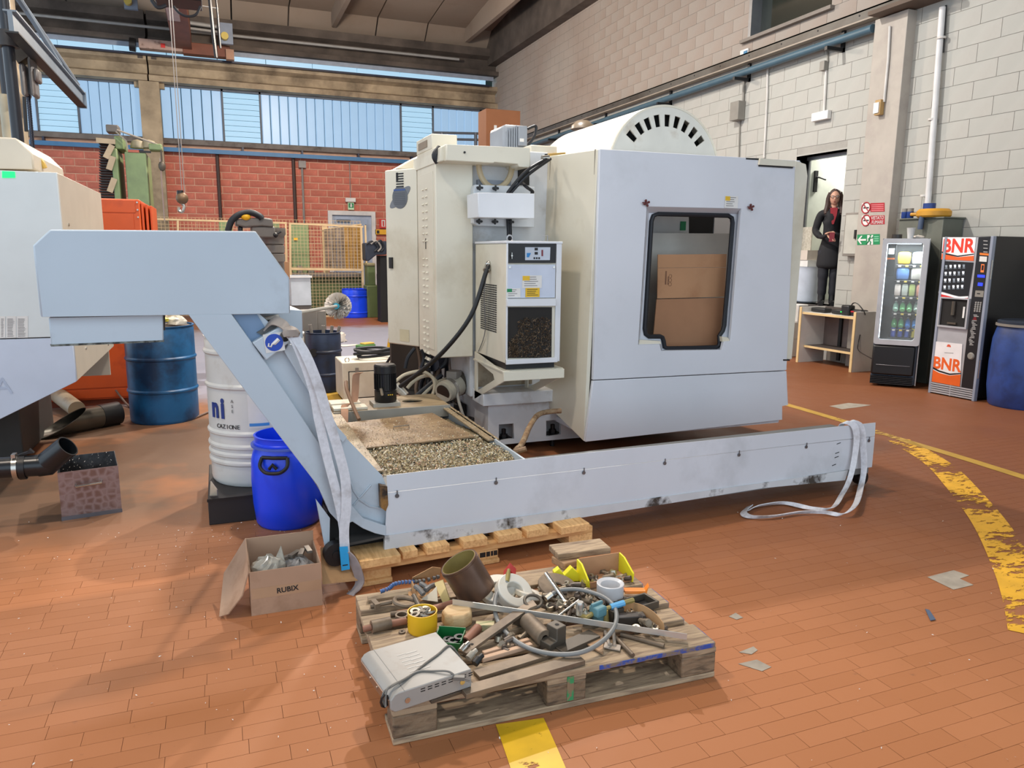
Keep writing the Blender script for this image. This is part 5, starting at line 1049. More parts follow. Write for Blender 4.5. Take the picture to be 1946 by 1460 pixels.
O('coupling', MB().pipe(PY(38, 889, 4.72), PY(50, 888, 4.72), .068, .06, 24), black, dp); O('clamp_tail', MB().ext([k_+V((.0, 0, .066)), k_+V((.09, 0, .075)), k_+V((.07, 0, .10)), k_+V((.06, 0, .085))], (0, .03, 0)), black, dp)
# swirl-finished metal bin
swirl = mat('swirl_steel', (120, 92, 84), r=.35, m=.5)
T_ = swirl.node_tree; vo = T_.nodes.new('ShaderNodeTexVoronoi'); vo.feature = 'DISTANCE_TO_EDGE'; vo.inputs['Scale'].default_value = 24; vo.inputs['Randomness'].default_value = .55; tc_ = T_.nodes.new('ShaderNodeTexCoord'); T_.links.new(tc_.outputs['Object'], vo.inputs['Vector'])
mr_ = T_.nodes.new('ShaderNodeMapRange'); mr_.inputs[1].default_value = .0; mr_.inputs[2].default_value = .30; T_.links.new(vo.outputs[0], mr_.inputs[0]); mx_ = T_.nodes.new('ShaderNodeMix'); mx_.data_type = 'RGBA'; T_.links.new(mr_.outputs[0], mx_.inputs[0])
mx_.inputs[6].default_value = (*lin((152, 134, 132)), 1); mx_.inputs[7].default_value = (*lin((124, 98, 90)), 1); T_.links.new(mx_.outputs[2], T_.nodes['Principled BSDF'].inputs['Base Color'])
q0, q1 = PZ(118, 990), PZ(232, 973); ux = (q1-q0).normalized(); uy = V((-ux.y, ux.x, 0)); W_ = (q1-q0).length; D_ = .38; Ht = .285
BM = MX(((ux.x, uy.x, 0, q0.x), (ux.y, uy.y, 0, q0.y), (0, 0, 1, 0), (0, 0, 0, 1)))
tb_ = E('metal_bin', q0, 'open square metal bin with swirl finish and front handle under the black pipe', 'bin')
O('front_wall', MB().box(0, W_, 0, .004, 0, Ht).xf(BM), swirl, tb_)
inn = mat('bin_inside', (92, 96, 100), r=.4, m=.5, c2=(50, 50, 52), t2=.5, sc2=8)
for nm, a in (('back_wall', (0, W_, D_-.004, D_, 0, Ht)), ('left_wall', (0, .004, .004, D_-.004, 0, Ht)), ('right_wall', (W_-.004, W_, .004, D_-.004, 0, Ht)), ('bottom', (.004, W_-.004, .004, D_-.004, .002, .008))): O(nm, MB().box(*a).xf(BM), inn, tb_)
O('base_trim', MB().box(-.002, W_+.002, -.004, .0, 0, .022).xf(BM), mat('bin_trim', (112, 112, 118), r=.4, m=.6), tb_)
O('handle', MB().tube([BM @ V(p) for p in ((.085, 0, .200), (.085, -.035, .200), (.215, -.035, .205), (.215, 0, .205))], .0075, 8), steelb, tb_)
random.seed(9); fl = MB()
for k in range(260): flake(BM @ V((random.uniform(.01, W_-.01), random.uniform(.01, D_-.01), .012)), random.uniform(.003, .007), .3)
for k in range(120): flake(BM @ V((random.uniform(.01, W_-.01), D_-.008, random.uniform(.05, Ht))), random.uniform(.002, .005), .8)
O('shavings', fl, mat('pale_shaving', (206, 202, 194), r=.4), tb_, kind='stuff', smooth=False)
# chute and pipes on the floor at the back left
a = PZ(78, 812, .10)+V((0, 0, 0)); b = PZ(222, 785, .10)
ctube = mat('chute_steel', (104, 98, 88), r=.32, m=.7, var=.12, sc=4)
tu = E('chute', a.lerp(b, .5)*1, 'grey steel tube with slanted open mouth lying on the floor near the orange cabinet', 'chute'); ax = (b-a).normalized(); nn_ = 30; vo_, vi_ = [], []
sd = V((-ax.y, ax.x, 0))
def tubept(t, r, k): th = 2*math.pi*k/nn_; return a+ax*t+sd*(r*math.cos(th))+V((0, 0, r*math.sin(th)))
L2 = (b-a).length; cut = lambda k: .17+.20*math.sin(2*math.pi*k/nn_)
vs = [tubept(cut(k), .098, k) for k in range(nn_)]+[tubept(L2, .098, k) for k in range(nn_)]+[tubept(cut(k), .092, k) for k in range(nn_)]+[tubept(L2, .092, k) for k in range(nn_)]; fs = []
for k in range(nn_):
    j = (k+1) % nn_; fs += [(k, j, nn_+j, nn_+k), (2*nn_+k, 2*nn_+j, 3*nn_+j, 3*nn_+k), (k, j, 2*nn_+j, 2*nn_+k), (nn_+k, nn_+j, 3*nn_+j, 3*nn_+k)]
O('tube', MB().add(vs, fs), ctube, tu); O('end_sleeve', MB().cyl(b-ax*.16, b+ax*.01, .102, n=30), black, tu)
a, b = PZ(112, 752, .12), PZ(146, 778, .06); O('canister', MB().cyl(a, b, .075, n=20), mat('beige_canister', (160, 146, 122), r=.5, c2=(110, 96, 78), sc2=6), None, 'beige tube leaning behind the grey steel chute', 'tube')
# orange cabinet with fins
om = mat('orange_paint', (206, 84, 30), r=.4, var=.04, c2=(150, 52, 22), t2=.62, sc2=2)
oc = E('orange_cabinet', (-1.2, 8.5, 0), 'tall orange metal cabinet with fins on its right edge, behind the white machine', 'cabinet'); YO = 8.25
xr = PY(266, 400, YO).x; zt_ = PY(230, 378, YO).z
O('body', MB().box(-1.75, xr, YO, YO+.8, .06, zt_), om, oc, bev=.01); O('plinth', MB().box(-1.72, xr-.02, YO+.02, YO+.75, 0, .06), mat('orange_plinth', (120, 52, 26), r=.6), oc)
O('front_panel', MB().box(-1.70, xr-.06, YO-.008, YO, .18, zt_-.14), om, oc, bev=.003); O('kick_panel', MB().box(-1.70, xr-.03, YO-.008, YO, .08, .165), om, oc, bev=.003); O('top_strip', MB().box(-1.72, xr-.04, YO-.008, YO, zt_-.13, zt_-.01), om, oc, bev=.003)
for k in range(3): O('fin', MB().box(xr+.005+.035*k, xr+.025+.035*k, YO+.05+.05*k, YO+.8, .1, zt_-.03-.01*k), om, oc, bev=.004)
for z in (.12, .05, -.02): O('rivet', MB().cyl((xr-.02, YO-.012, zt_-.1+z-.05), (xr-.02, YO, zt_-.1+z-.05), .008, n=8), steelb, oc)
# drums
def drum(name, c, r, h, m, label, ribs=(), taper=0, lid=True, z0=.0, cat='drum', rimm=None, n=40):
    e = E(name, (c[0], c[1], z0), label, cat); prof = [(0, .012), (r-.02, .012), (r-.012, 0), (r-.004, .01)]
    zs = sorted(ribs); z = .03
    prof.append((r, .03))
    for q in zs: prof += [(r, q-.018), (r+.010, q-.006), (r+.010, q+.006), (r, q+.018)]
    prof += [(r, h-.03), (r-.01, h-.012), (r+.004, h-.008), (r+.004, h)]
    prof += [(r-.012, h), (r-.012, h-.02), (0, h-.02)] if lid else [(r-.012, h), (r-.012, .02), (0, .02)]
    O('shell', MB().lathe(prof, (c[0], c[1], z0), n), m, e); return e
bdm = mat('worn_blue_drum', (26, 98, 150), r=.38, var=.08, c2=(18, 46, 78), t2=.56, sc2=2.2)
d1 = drum('drum', (-.53, 7.42), .29, .87, bdm, 'worn blue steel drum heaped with colourful rubbish beside the orange cabinet', (.29, .58), lid=False)
O('oil_runs', MB().cyl((-.6, 7.12, .02), (-.6, 7.125, .021), .001, n=4), bdm, d1) if 0 else None
random.seed(14)
for k, (x, y, z, r, c) in enumerate(((-.66, 7.36, .90, .07, (206, 90, 80)), (-.52, 7.30, .93, .08, (222, 204, 80)), (-.38, 7.36, .90, .08, (214, 206, 190)), (-.55, 7.48, .93, .09, (196, 178, 160)), (-.42, 7.5, .92, .07, (150, 140, 120)), (-.62, 7.27, .88, .06, (230, 226, 220)))):
    T('rubbish', crumple((x, y, z), (r, r*.8, r*.55), 12, 40+k, .25), mat('rubbish_%d' % k, c, r=.5), ('crumpled red', 'crumpled yellow', 'crumpled off-white', 'crumpled tan', 'crumpled brown', 'crumpled white')[k]+' packaging on top of the worn blue drum', 'rubbish', smooth=False)
T('rubbish_bag', MB().cyl((-.53, 7.42, .30), (-.53, 7.42, .86), .262, n=20), mat('rubbish_grey', (92, 84, 78), r=.8), 'packed grey rubbish filling the worn blue drum', 'rubbish')
# white lubricant drum on a black tray
wc = PZ(440, 930, .155); WX, WY = .185, wc.y+.285
ty0 = PZ(440, 994, 0).y; tx0 = PZ(398, 999, 0).x
trb = E('spill_tray', (tx0, ty0, 0), 'low black tray stacked under the white drum', 'tray')
O('tray_body', MB().box(tx0, tx0+.76, ty0, ty0+.76, 0, .15), mat('tray_black', (36, 32, 32), r=.6), trb, bev=.004); O('tray_rim', MB().box(tx0-.004, tx0+.764, ty0-.004, ty0+.002, .138, .155), black, trb)
wdm = mat('white_drum', (204, 204, 200), r=.35, var=.03, c2=(182, 176, 166), t2=.64, sc2=4)
d2 = drum('drum', (WX, WY), .29, .89, wdm, 'white steel drum with blue lettering standing on the black tray', (.14, .19, .24, .32, .60, .80), z0=.152)
def wrap(s, ang, z, size, m, step, cond=1):
    for i, ch in enumerate(s):
        if ch == ' ': continue
        a = math.radians(ang)+i*step; R = .2925; p = V((WX+R*math.cos(a), WY+R*math.sin(a), z)); txt('lettering', ch, p, (-math.sin(a), math.cos(a), 0), (0, 0, 1), size, m, d2, sx=cond, bold=.007 if size > .1 else 0)
dblue = mat('drum_blue', (28, 50, 122), r=.4)
wrap('ni', 212, .152+.47, .17, dblue, .22, .8); wrap('CAZIONE', 216, .152+.365, .036, inkd, .082); wrap('A', 238, .152+.52, .026, ink, .1); wrap('S', 238, .152+.49, .026, ink, .1); wrap('E', 238, .152+.46, .026, ink, .1)
mb = MB(); vs = []; R = .2915
for i in range(9):
    a = math.radians(256+28*i/8)
    vs += [(WX+R*math.cos(a), WY+R*math.sin(a), .152+.36), (WX+R*math.cos(a), WY+R*math.sin(a), .152+.56)]
O('paper_label', mb.add(vs, [(2*i, 2*i+2, 2*i+3, 2*i+1) for i in range(8)]), label_w, d2)
vs = []; R = .2925
for i in range(9):
    a = math.radians(257+22*i/8); vs += [(WX+R*math.cos(a), WY+R*math.sin(a), .152+.372), (WX+R*math.cos(a), WY+R*math.sin(a), .152+.39)]
O('label_bar', MB().add(vs, [(2*i, 2*i+2, 2*i+3, 2*i+1) for i in range(8)]), mat('label_blue', (60, 130, 196), r=.5), d2)
O('bung', MB().cyl((WX+.12, WY-.1, .152+.87), (WX+.12, WY-.1, .152+.90), .03, n=12), label_w, d2)
a = PZ(398, 935, .16); T('paper_scrap', MB().ext([V((tx0+.01, ty0+.06, .156)), V((tx0+.05, ty0+.05, .156)), V((tx0+.05, ty0+.02, .20)), V((tx0+.02, ty0+.03, .25))], (.004, .004, 0)), mat('pale_paper', (0, 0, 0)), 'pale torn strip standing at the corner of the black tray', 'paper')
# open blue plastic drum
pbm = mat('blue_polythene', (22, 68, 232), r=.32, var=.03)
bc = PZ(540, 1013); BX, BY = bc.x+.045, bc.y+.195
d3 = E('plastic_drum', (BX, BY, 0), 'bright blue open plastic drum with black carrying handle beside the sloping conveyor', 'drum')
O('shell', MB().lathe([(0, .01), (.165, .0), (.18, .02), (.192, .15), (.197, .32), (.192, .46), (.178, .52), (.170, .535), (.170, .56), (.175, .565), (.175, .575), (.170, .58), (.170, .612), (.174, .62), (.162, .622), (.160, .55), (.172, .40), (.17, .05), (0, .04)], (BX, BY, 0), 40).xf(MX.Scale(.84, 4, V((0, 0, 1)))), pbm, d3)
O('neck_ring', MB().pipe((BX, BY, .460), (BX, BY, .472), .190, .168, 40), mat('blue_ring', (70, 96, 190), r=.35), d3)
ha = -2.0; hb = lambda t, z, r=.205: (BX+r*math.cos(ha+t), BY+r*math.sin(ha+t), z*.84)
O('handle', MB().tube(spline([hb(-.38, .505, .19), hb(-.36, .455, .215), hb(-.2, .42, .222), hb(.0, .415, .225), hb(.2, .42, .222), hb(.36, .455, .215), hb(.38, .505, .19)], 4), .010, 8).tube([hb(-.38, .505, .19), hb(0, .51, .20), hb(.38, .505, .19)], .010, 8).tube([hb(-.1, .44, .21), hb(0, .47, .215), hb(.1, .44, .21)], .010, 8), black, d3)
# cable on the floor
T('floor_cable', MB().tube(spline([PZ(186, 698, .35), PZ(215, 735, .18), PZ(245, 772, .012), PZ(290, 800, .012), PZ(350, 800, .012), PZ(400, 782, .012), PZ(440, 770, .012)], 8), .010, 8), mat('cable_brown', (112, 92, 82), r=.5), 'thin brown cable running from the white machine past the worn blue drum', 'cable')
T('floor_cable', MB().tube(spline([PZ(148, 735, .2), PZ(150, 752, .1), PZ(160, 766, .012)], 8), .009, 8), mat('cable_pale', (170, 160, 150), r=.5), 'short pale cable hanging at the foot of the orange cabinet', 'cable')
# ================================================================= SLINGS
web = mat('sling_webbing', (206, 207, 212), r=.85, var=.06, sc=60, c2=(150, 142, 140), t2=.60, sc2=5)
sl = E('lifting_sling', PC(650, 1000, -.05), 'long white webbing sling hanging from the lug down the sloping arm, with blue tag', 'sling')
wv = lambda s: AU*s
O('webbing', MB().ribbon(spline([PC(548, 634, -.045), PC(562, 652, -.06), PC(578, 690, -.06), PC(596, 745, -.055), PC(606, 800, -.05), PC(622, 870, -.05), PC(640, 940, -.055), PC(652, 1000, -.06), PC(656, 1050, -.06)], 6), wv(.040), .005), web, sl)
O('webbing', MB().ribbon(spline([PC(556, 634, -.05), PC(580, 672, -.075), PC(604, 730, -.075), PC(622, 790, -.07), PC(641, 850, -.068), PC(656, 910, -.068), PC(658, 965, -.07), PC(654, 1010, -.07), PC(656, 1055, -.07)], 6), wv(.044), .005), web, sl)
O('webbing', MB().ribbon(spline([PC(656, 1050, -.075), PC(668, 1062, -.08), PC(678, 1082, -.085), PC(684, 1105, -.09), PC(677, 1120, -.10), PC(666, 1130, -.11), PC(664, 1145, -.12)], 6), V((.035, -.03, .012)), .006), mat('sling_dirty', (150, 142, 142), r=.85, var=.1, sc=20), sl)
O('knot', crumple(PC(553, 633, -.05), (.034, .025, .026), 12, 3, .2), mat('sling_grey', (150, 140, 132), r=.7), sl)
O('knot_end', MB().ribbon(spline([PC(505, 622, .02), PC(520, 610, .0), PC(540, 618, -.03), PC(552, 636, -.05)], 6), V((.02, .03, .03)), .005), mat('sling_grey', (0, 0, 0)), sl)
O('blue_tag', MB().ext([PC(645, 1040, -.085), PC(661, 1039, -.085), PC(665, 1082, -.09), PC(649, 1085, -.09)], (0, .003, 0)), mat('tag_blue', (36, 156, 214), r=.5), sl)
O('tag_print', MB().ext([PC(651, 1074, -.0895), PC(661, 1072.5, -.0895), PC(661, 1074.5, -.0895), PC(651, 1076, -.0895)], (0, -.001, 0)), inkd, sl)
s2 = E('lifting_sling', PZ(1560, 965), 'white webbing sling looped over the right end of the trough and trailing on the floor', 'sling')
O('webbing', MB().ribbon(spline([PC(1597, 812, .06), PC(1604, 803, .02), PC(1622, 808, -.02), PC(1628, 830, -.03), PC(1624, 870, -.03), PC(1615, 910, -.05), PC(1600, 940, -.1), PZ(1580, 966, .03), PZ(1540, 966, .02), PZ(1490, 956, .02), PZ(1440, 962, .02), PZ(1418, 972, .02)], 7), [AU*.042]*0 or V((.03, -.02, .02)), .005), web, s2)
O('webbing', MB().ribbon(spline([PC(1606, 806, .06), PC(1618, 801, .0), PC(1636, 812, -.03), PC(1640, 845, -.035), PC(1642, 890, -.04), PC(1636, 925, -.08), PZ(1625, 960, .06), PZ(1600, 978, .02), PZ(1568, 974, .02), PZ(1520, 974, .018), PZ(1465, 982, .018), PZ(1425, 982, .018), PZ(1413, 974, .02), PZ(1425, 962, .02)], 7), V((.03, -.02, .02)), .005), web, s2)
# ================================================================= BEHIND THE CONVEYOR
mp_ = E('duster', PY(600, 595, 5.2), 'long handled duster with white round bristle head and turquoise hub over the far floor', 'duster')
a, b = PC(500, 607, .06), PY(640, 582, 5.6); O('pole', MB().cyl(a, b, .012, n=10), mat('pole_grey', (170, 168, 160), r=.35), mp_); O('hub', MB().cyl(b-(b-a).normalized()*.03, b+(b-a).normalized()*.04, .022, .018, n=12), mat('turquoise', (40, 160, 184), r=.4), mp_)
hd_ = b+(b-a).normalized()*.07; random.seed(6); br_ = MB()
for k in range(420):
    d = V((random.gauss(0, 1), random.gauss(0, 1), random.gauss(0, 1))).normalized(); s = d.orthogonal().normalized()*.006; br_.add([hd_+d*.02-s, hd_+d*.02+s, hd_+d*.10+s*1.3, hd_+d*.10-s*1.3], [(0, 1, 2, 3)])
O('bristles', br_, mat('bristle', (206, 198, 188), r=.8), mp_, kind='stuff', smooth=False)
gs = mat('post_grey', (134, 128, 120), r=.5, m=.2, var=.08)
def G_(x, y, Y): return PY(x, y, Y)
a, b = PY(575, 592, 8.6), PY(622, 652, 8.6); T('steel_box', MB().box(a.x, b.x-.1, 8.6, 8.9, b.z, a.z).box(b.x-.1, b.x, 8.62, 8.9, b.z, a.z).box(a.x-.05, a.x+.10, 8.65, 8.9, 0, b.z), gs, 'grey sheet steel box column behind the sloping conveyor arm', 'column', bev=.006)
dk = mat('navy_drum', (30, 46, 74), r=.45, var=.1, c2=(20, 28, 44), t2=.55, sc2=3)
nc = PZ(622, 748); nd = drum('drum', (nc.x, nc.y+.19), .19, .66, dk, 'dark navy drum with tubes standing in it, left of the small cream cabinet', (.2, .45), lid=False)
O('bung', MB().cyl((nc.x-.13, nc.y+.02, .45), (nc.x-.13, nc.y+.05, .45), .045, n=14), black, nd)
for k, (dx_, dy_) in enumerate(((-.08, .02), (0, -.03), (.06, .02), (.11, .05))): T('offcut_tube', MB().pipe((nc.x+dx_, nc.y+.19+dy_, .40), (nc.x+dx_*1.7, nc.y+.17+dy_, .74-.01*k), .018, .013, 10), gs, ('first', 'second', 'third', 'fourth')[k]+' grey tube end from the left in the dark navy drum', 'tube', 'tube ends in the dark navy drum')
# small cream cabinet with cable coil
YS = 7.6; a, b = PY(650, 690, YS), PY(768, 760, YS); sc_ = E('small_cabinet', (1.43, 7.8, 0), 'small cream metal cabinet with a coil of black cable on top', 'cabinet')
O('body', MB().box(a.x, b.x, YS, YS+.5, .03, a.z), cream, sc_, bev=.01); O('door', MB().box(a.x+.07, b.x-.06, YS-.006, YS, .05, a.z-.10), cream, sc_, bev=.003); O('plinth', MB().box(a.x+.02, b.x-.02, YS+.02, YS+.48, 0, .03), dark, sc_)
O('door_gap', MB().box(a.x+.06, b.x-.05, YS-.003, YS, .04, a.z-.09), inkd, sc_)
for dx_ in (.0, .2): O('latch', MB().box(a.x+.13+dx_, a.x+.165+dx_, YS-.012, YS-.005, .25, .36), gs, sc_)
O('lifting_eye', MB().tube([(a.x+.06+.022*math.cos(k*.6283), YS+.06, a.z+.02+.022*math.sin(k*.6283)) for k in range(10)], .005, 6, close=True), steelb, sc_)
pts = []
for k in range(64): t = k*2*math.pi/16; pts.append(V((1.50+.20*math.cos(t)+.02*math.sin(k), YS+.22+.12*math.sin(t), a.z+.018+.0012*k+.012*(1+math.sin(t*1.3)))))
T('cable_coil', MB().tube(pts, .016, 8), rubber, 'coil of thick black cable lying on the small cream cabinet', 'cable')
T('cable_loop', MB().tube(spline([PY(735, 690, 7.5), PY(758, 655, 7.4), PY(765, 640, 7.3), PY(764, 690, 7.2), PY(775, 705, 7.1), PY(790, 690, 6.9)], 8), .014, 8), rubber, 'black cables dropping behind the cream electrical cabinets', 'cable')
# pumps, hoses and pipes under the electrical cabinet
pu = E('pump_unit', (1.75, 5.9, 0), 'cluster of small motors, valves and pale hoses under the electrical cabinet of the large machine', 'pump')
O('frame', MB().box(1.52, 1.84, 5.75, 6.6, .0, .30).box(1.56, 1.6, 5.95, 6.0, .3, .75).box(1.7, 1.74, 6.2, 6.25, .3, .76), dark, pu)
m0 = PY(846, 744, 5.52); m1 = m0+V((.23, .16, .05)); O('pump_motor', MB().cyl(m0, m1, .085, n=24).cyl(m0+V((-.020, -.014, -.004)), m0, .080, n=24), mat('motor_cream', (172, 166, 150), r=.4), pu)
O('motor_fins', MB().pipe(m0+(m1-m0)*.55, m1, .09, .08, 16), dsteel, pu); O('fan_cover', MB().cyl(m0+V((-.0202, -.0142, -.004)), m0+V((-.023, -.016, -.005)), .062, n=20), black, pu); O('terminal_box', MB().cbox(m0.lerp(m1, .4)+V((0, 0, .10)), .10, .09, .06, .8), gs, pu, bev=.005); O('band', MB().pipe(m0+(m1-m0)*.12, m0+(m1-m0)*.26, .0875, .084, 24), steelb, pu)
O('second_motor', MB().cyl((1.62, 5.98, .62), (1.86, 6.2, .63), .07, n=18), mat('motor_navy', (46, 52, 66), r=.4), pu)
O('rear_panel', MB().box(1.42, 1.95, 6.64, 6.7, .03, .78), mat('pump_back', (58, 50, 44), r=.7), pu)
for k in range(7): O('dark_hose', MB().tube(spline([(1.50+.05*k, 6.0+.06*(k % 3), .78), (1.52+.045*k+.03*(k % 2), 5.98+.05*(k % 3), .6), (1.46+.055*k, 5.9+.06*(k % 2), .42), (1.5+.05*k, 5.86, .26)], 5), .014+.004*(k % 2), 8), rubber if k % 3 else mat('brown_hose', (92, 74, 58), r=.5), pu)
wh = mat('pale_hose', (186, 176, 152), r=.5)
for k, P in enumerate((((752, 725), (770, 712), (800, 706), (822, 718), (826, 738), (818, 760)), ((774, 738), (790, 722), (815, 714), (832, 730), (830, 752), (800, 768)), ((795, 760), (815, 740), (835, 725), (850, 720)))): O('pale_hose', MB().tube(spline([PY(x, y, 5.62+.04*k) for x, y in P], 6), .014, 8), wh, pu)
for k, P in enumerate((((780, 762), (812, 735), (840, 712)), ((770, 700), (775, 680), (788, 662)), ((800, 700), (806, 680), (800, 665)), ((815, 705), (812, 688), (822, 672)), ((836, 700), (846, 690), (850, 676)), ((868, 750), (874, 775), (882, 800)))): O('dark_hose', MB().tube(spline([PY(x, y, 5.75-.01*k) for x, y in P], 6), .020 if k == 0 else .015, 8), rubber, pu)
O('clear_cup', MB().cyl(PY(752, 733, 5.55), PY(772, 752, 5.5), .035, .028, n=14), mat('clear_plastic', (0, 0, 0)), pu)
O('valve_body', MB().cbox(PY(850, 775, 5.55), .08, .06, .07, .3).cyl(PY(848, 768, 5.5), PY(843, 780, 5.5), .016, n=8), mat('valve_silver', (150, 150, 150), r=.35, m=.7), pu); O('filter_ring', MB().pipe(PY(880, 795, 5.5), PY(880, 802, 5.5), .09, .07, 20), black, pu)
O('drip_tube', MB().tube(spline([PY(867, 727, 5.5), PY(870, 755, 5.48), PY(877, 780, 5.45), PY(884, 800, 5.45)], 6), .012, 8), mat('milky_tube', (170, 164, 152), r=.4), pu)
ym = mat('safety_yellow', (226, 172, 24), r=.45)
c = PZ(752, 672); T('yellow_stand', MB().ext([PZ(728, 718, 0), PY(742, 630, PZ(728, 718).y), PY(750, 625, PZ(728, 718).y), PZ(756, 718, 0)], (0, .06, 0)).ext([PZ(728, 718, 0)+V((.0, .05, .0)), PZ(756, 718, 0)+V((0, .05, 0)), PZ(770, 700, 0)+V((.1, .3, .0)), PZ(770, 700, 0)+V((.1, .3, .3))], (0, .03, 0)), ym, 'yellow slanted stand behind the lower end of the electrical cabinet', 'stand')
# bits on the grey floor
c = PZ(695, 662); T('sponge_block', MB().cbox((c.x, c.y, .035), .30, .14, .06, .45), mat('sponge_green', (78, 120, 66), r=.8), 'green and yellow padded block lying on the grey floor', 'block', bev=.015)
T('sponge_block', MB().cbox((c.x+.03, c.y+.02, .077), .20, .12, .022, .45), mat('sponge_yellow', (204, 168, 74), r=.8), 'yellow pad on the green block on the grey floor', 'pad', bev=.006)
c = PZ(640, 650); T('cloth', crumple((c.x, c.y, .06), (.16, .14, .11), 16, 12, .25), mat('white_rag', (206, 196, 184), r=.9), 'crumpled white rag beside the dark navy drum', 'cloth'); c = PZ(655, 658); T('cloth', MB().ext([(c.x-.05, c.y-.1, .004), (c.x+.3, c.y, .004), (c.x+.2, c.y+.12, .004), (c.x-.1, c.y+.1, .004)], (0, 0, .008)), mat('white_rag', (0, 0, 0)), 'flat white rag spread on the grey floor', 'cloth')
# grey milling head behind the conveyor head
gm2 = mat('milling_grey', (104, 98, 92), r=.45, var=.06); Yg = 9.0
mh = E('milling_head', (PY(500, 600, Yg).x, Yg+.3, 0), 'dark grey milling machine head with a curved black hose behind the conveyor', 'machine')
def gbox(nm, x0, y0, x1, y1, d0, d1, m=gm2, bev=.015): a, b = PY(x0, y0, Yg+d0), PY(x1, y1, Yg+d0); return O(nm, MB().box(a.x, b.x, Yg+d0, Yg+d1, b.z, a.z), m, mh, bev=bev)
O('belt_cover', MB().ext([PY(x, y, Yg) for x, y in ((448, 417), (470, 415), (495, 413), (518, 416), (520, 432), (498, 430), (465, 432), (448, 428))], (0, .45, 0)), gm2, mh, bev=.02)
gbox('head_casting', 478, 430, 524, 452, .02, .42); O('motor', MB().lathe([(.10, 0), (.13, .02), (.13, .10), (.115, .11), (.13, .12), (.13, .2), (.115, .21), (.13, .22), (.13, .30), (.15, .33), (.15, .4)], PY(520, 500, Yg+.2), 20), gm2, mh)
gbox('spindle', 452, 430, 462, 445, .05, .15, black); gbox('column', 500, 452, 545, 600, .45, .8); O('pedestal', MB().box(PY(480, 600, Yg).x, PY(560, 600, Yg).x, Yg+.3, Yg+1.0, 0, .8), gm2, mh)
O('curved_hose', MB().tube(spline([PY(433, 440, Yg), PY(440, 420, Yg), PY(455, 408, Yg), PY(475, 404, Yg), PY(492, 410, Yg), PY(498, 416, Yg)], 6), .035, 10), rubber, mh)
O('yellow_knob', MB().ball(PY(467, 412, Yg), .04, 10, 1.4), ym, mh); O('lever', MB().cyl(PY(522, 447, Yg), PY(534, 440, Yg), .012, n=8).ball(PY(524, 447, Yg-.02), .03, 8), black, mh)
a = PY(538, 516, 10); T('carton', MB().box(a.x-.06, a.x+.08, 10, 10.1, a.z-.10, a.z+.12).box(a.x-.05, a.x+.07, 10.02, 10.09, 0, a.z-.10), cb, 'small brown carton standing behind the right end of the conveyor head', 'carton')
# clear plastic crate on a stand
a, b = PY(552, 524, 11), PY(592, 580, 11); pcr = E('plastic_crate', (a.x, 11, 0), 'translucent white plastic crate with bags, beside the wire fence', 'crate'); mk_ = mat('translucent_crate', (196, 202, 208), r=.25, var=.06, alpha=.8)
O('crate_wall', MB().prism([(a.x, 11), (b.x, 11), (b.x, 11.3), (a.x, 11.3)], 'z', b.z, a.z, [[(a.x+.02, 11.02), (b.x-.02, 11.02), (b.x-.02, 11.28), (a.x+.02, 11.28)]]), mk_, pcr); O('crate_rim', MB().box(a.x-.02, b.x+.02, 10.98, 11.0, a.z-.03, a.z), label_w, pcr); O('stand', MB().box(a.x, b.x, 11.02, 11.28, 0, b.z), gm2, pcr)
# wire fence
fm = mat('fence_cream', (196, 170, 130), r=.6); YFn = 17.75; fz = E('wire_fence', (1.2, YFn, 0), 'cream framed wire mesh fence in front of the green machines', 'fence')
def fbar(nm, x0, y0, x1, y1, w=.05): return O(nm, MB().tube([PY(x0, y0, YFn), PY(x1, y1, YFn)], w*.55, 4), fm, fz, smooth=False)
fbar('post', 284, 416, 288, 600); fbar('post', 338, 417, 340, 600); fbar('post', 543, 424, 545, 606); fbar('post', 551, 424, 553, 606, .06); fbar('post', 686, 430, 692, 604, .06); fbar('post', 694, 428, 700, 606)
fbar('top_rail', 284, 416, 545, 424); fbar('top_rail', 551, 425, 690, 431); fbar('middle_rail', 340, 508, 545, 511); fbar('middle_rail', 553, 511, 690, 513, .07); fbar('bottom_rail', 553, 602, 692, 600)
mesh_ = MB()
pz0, pz1 = PY(553, 427, YFn), PY(690, 600, YFn); x = -4.0
while x < pz1.x:
    mesh_.box(x-.003, x+.003, YFn-.003, YFn+.003, .1, 2.2); x += .075
z = .1
while z < 2.2: mesh_.box(-4.0, pz1.x, YFn-.003, YFn+.003, z-.003, z+.003); z += .075
O('wire_mesh', mesh_, fm, fz, kind='stuff', smooth=False)
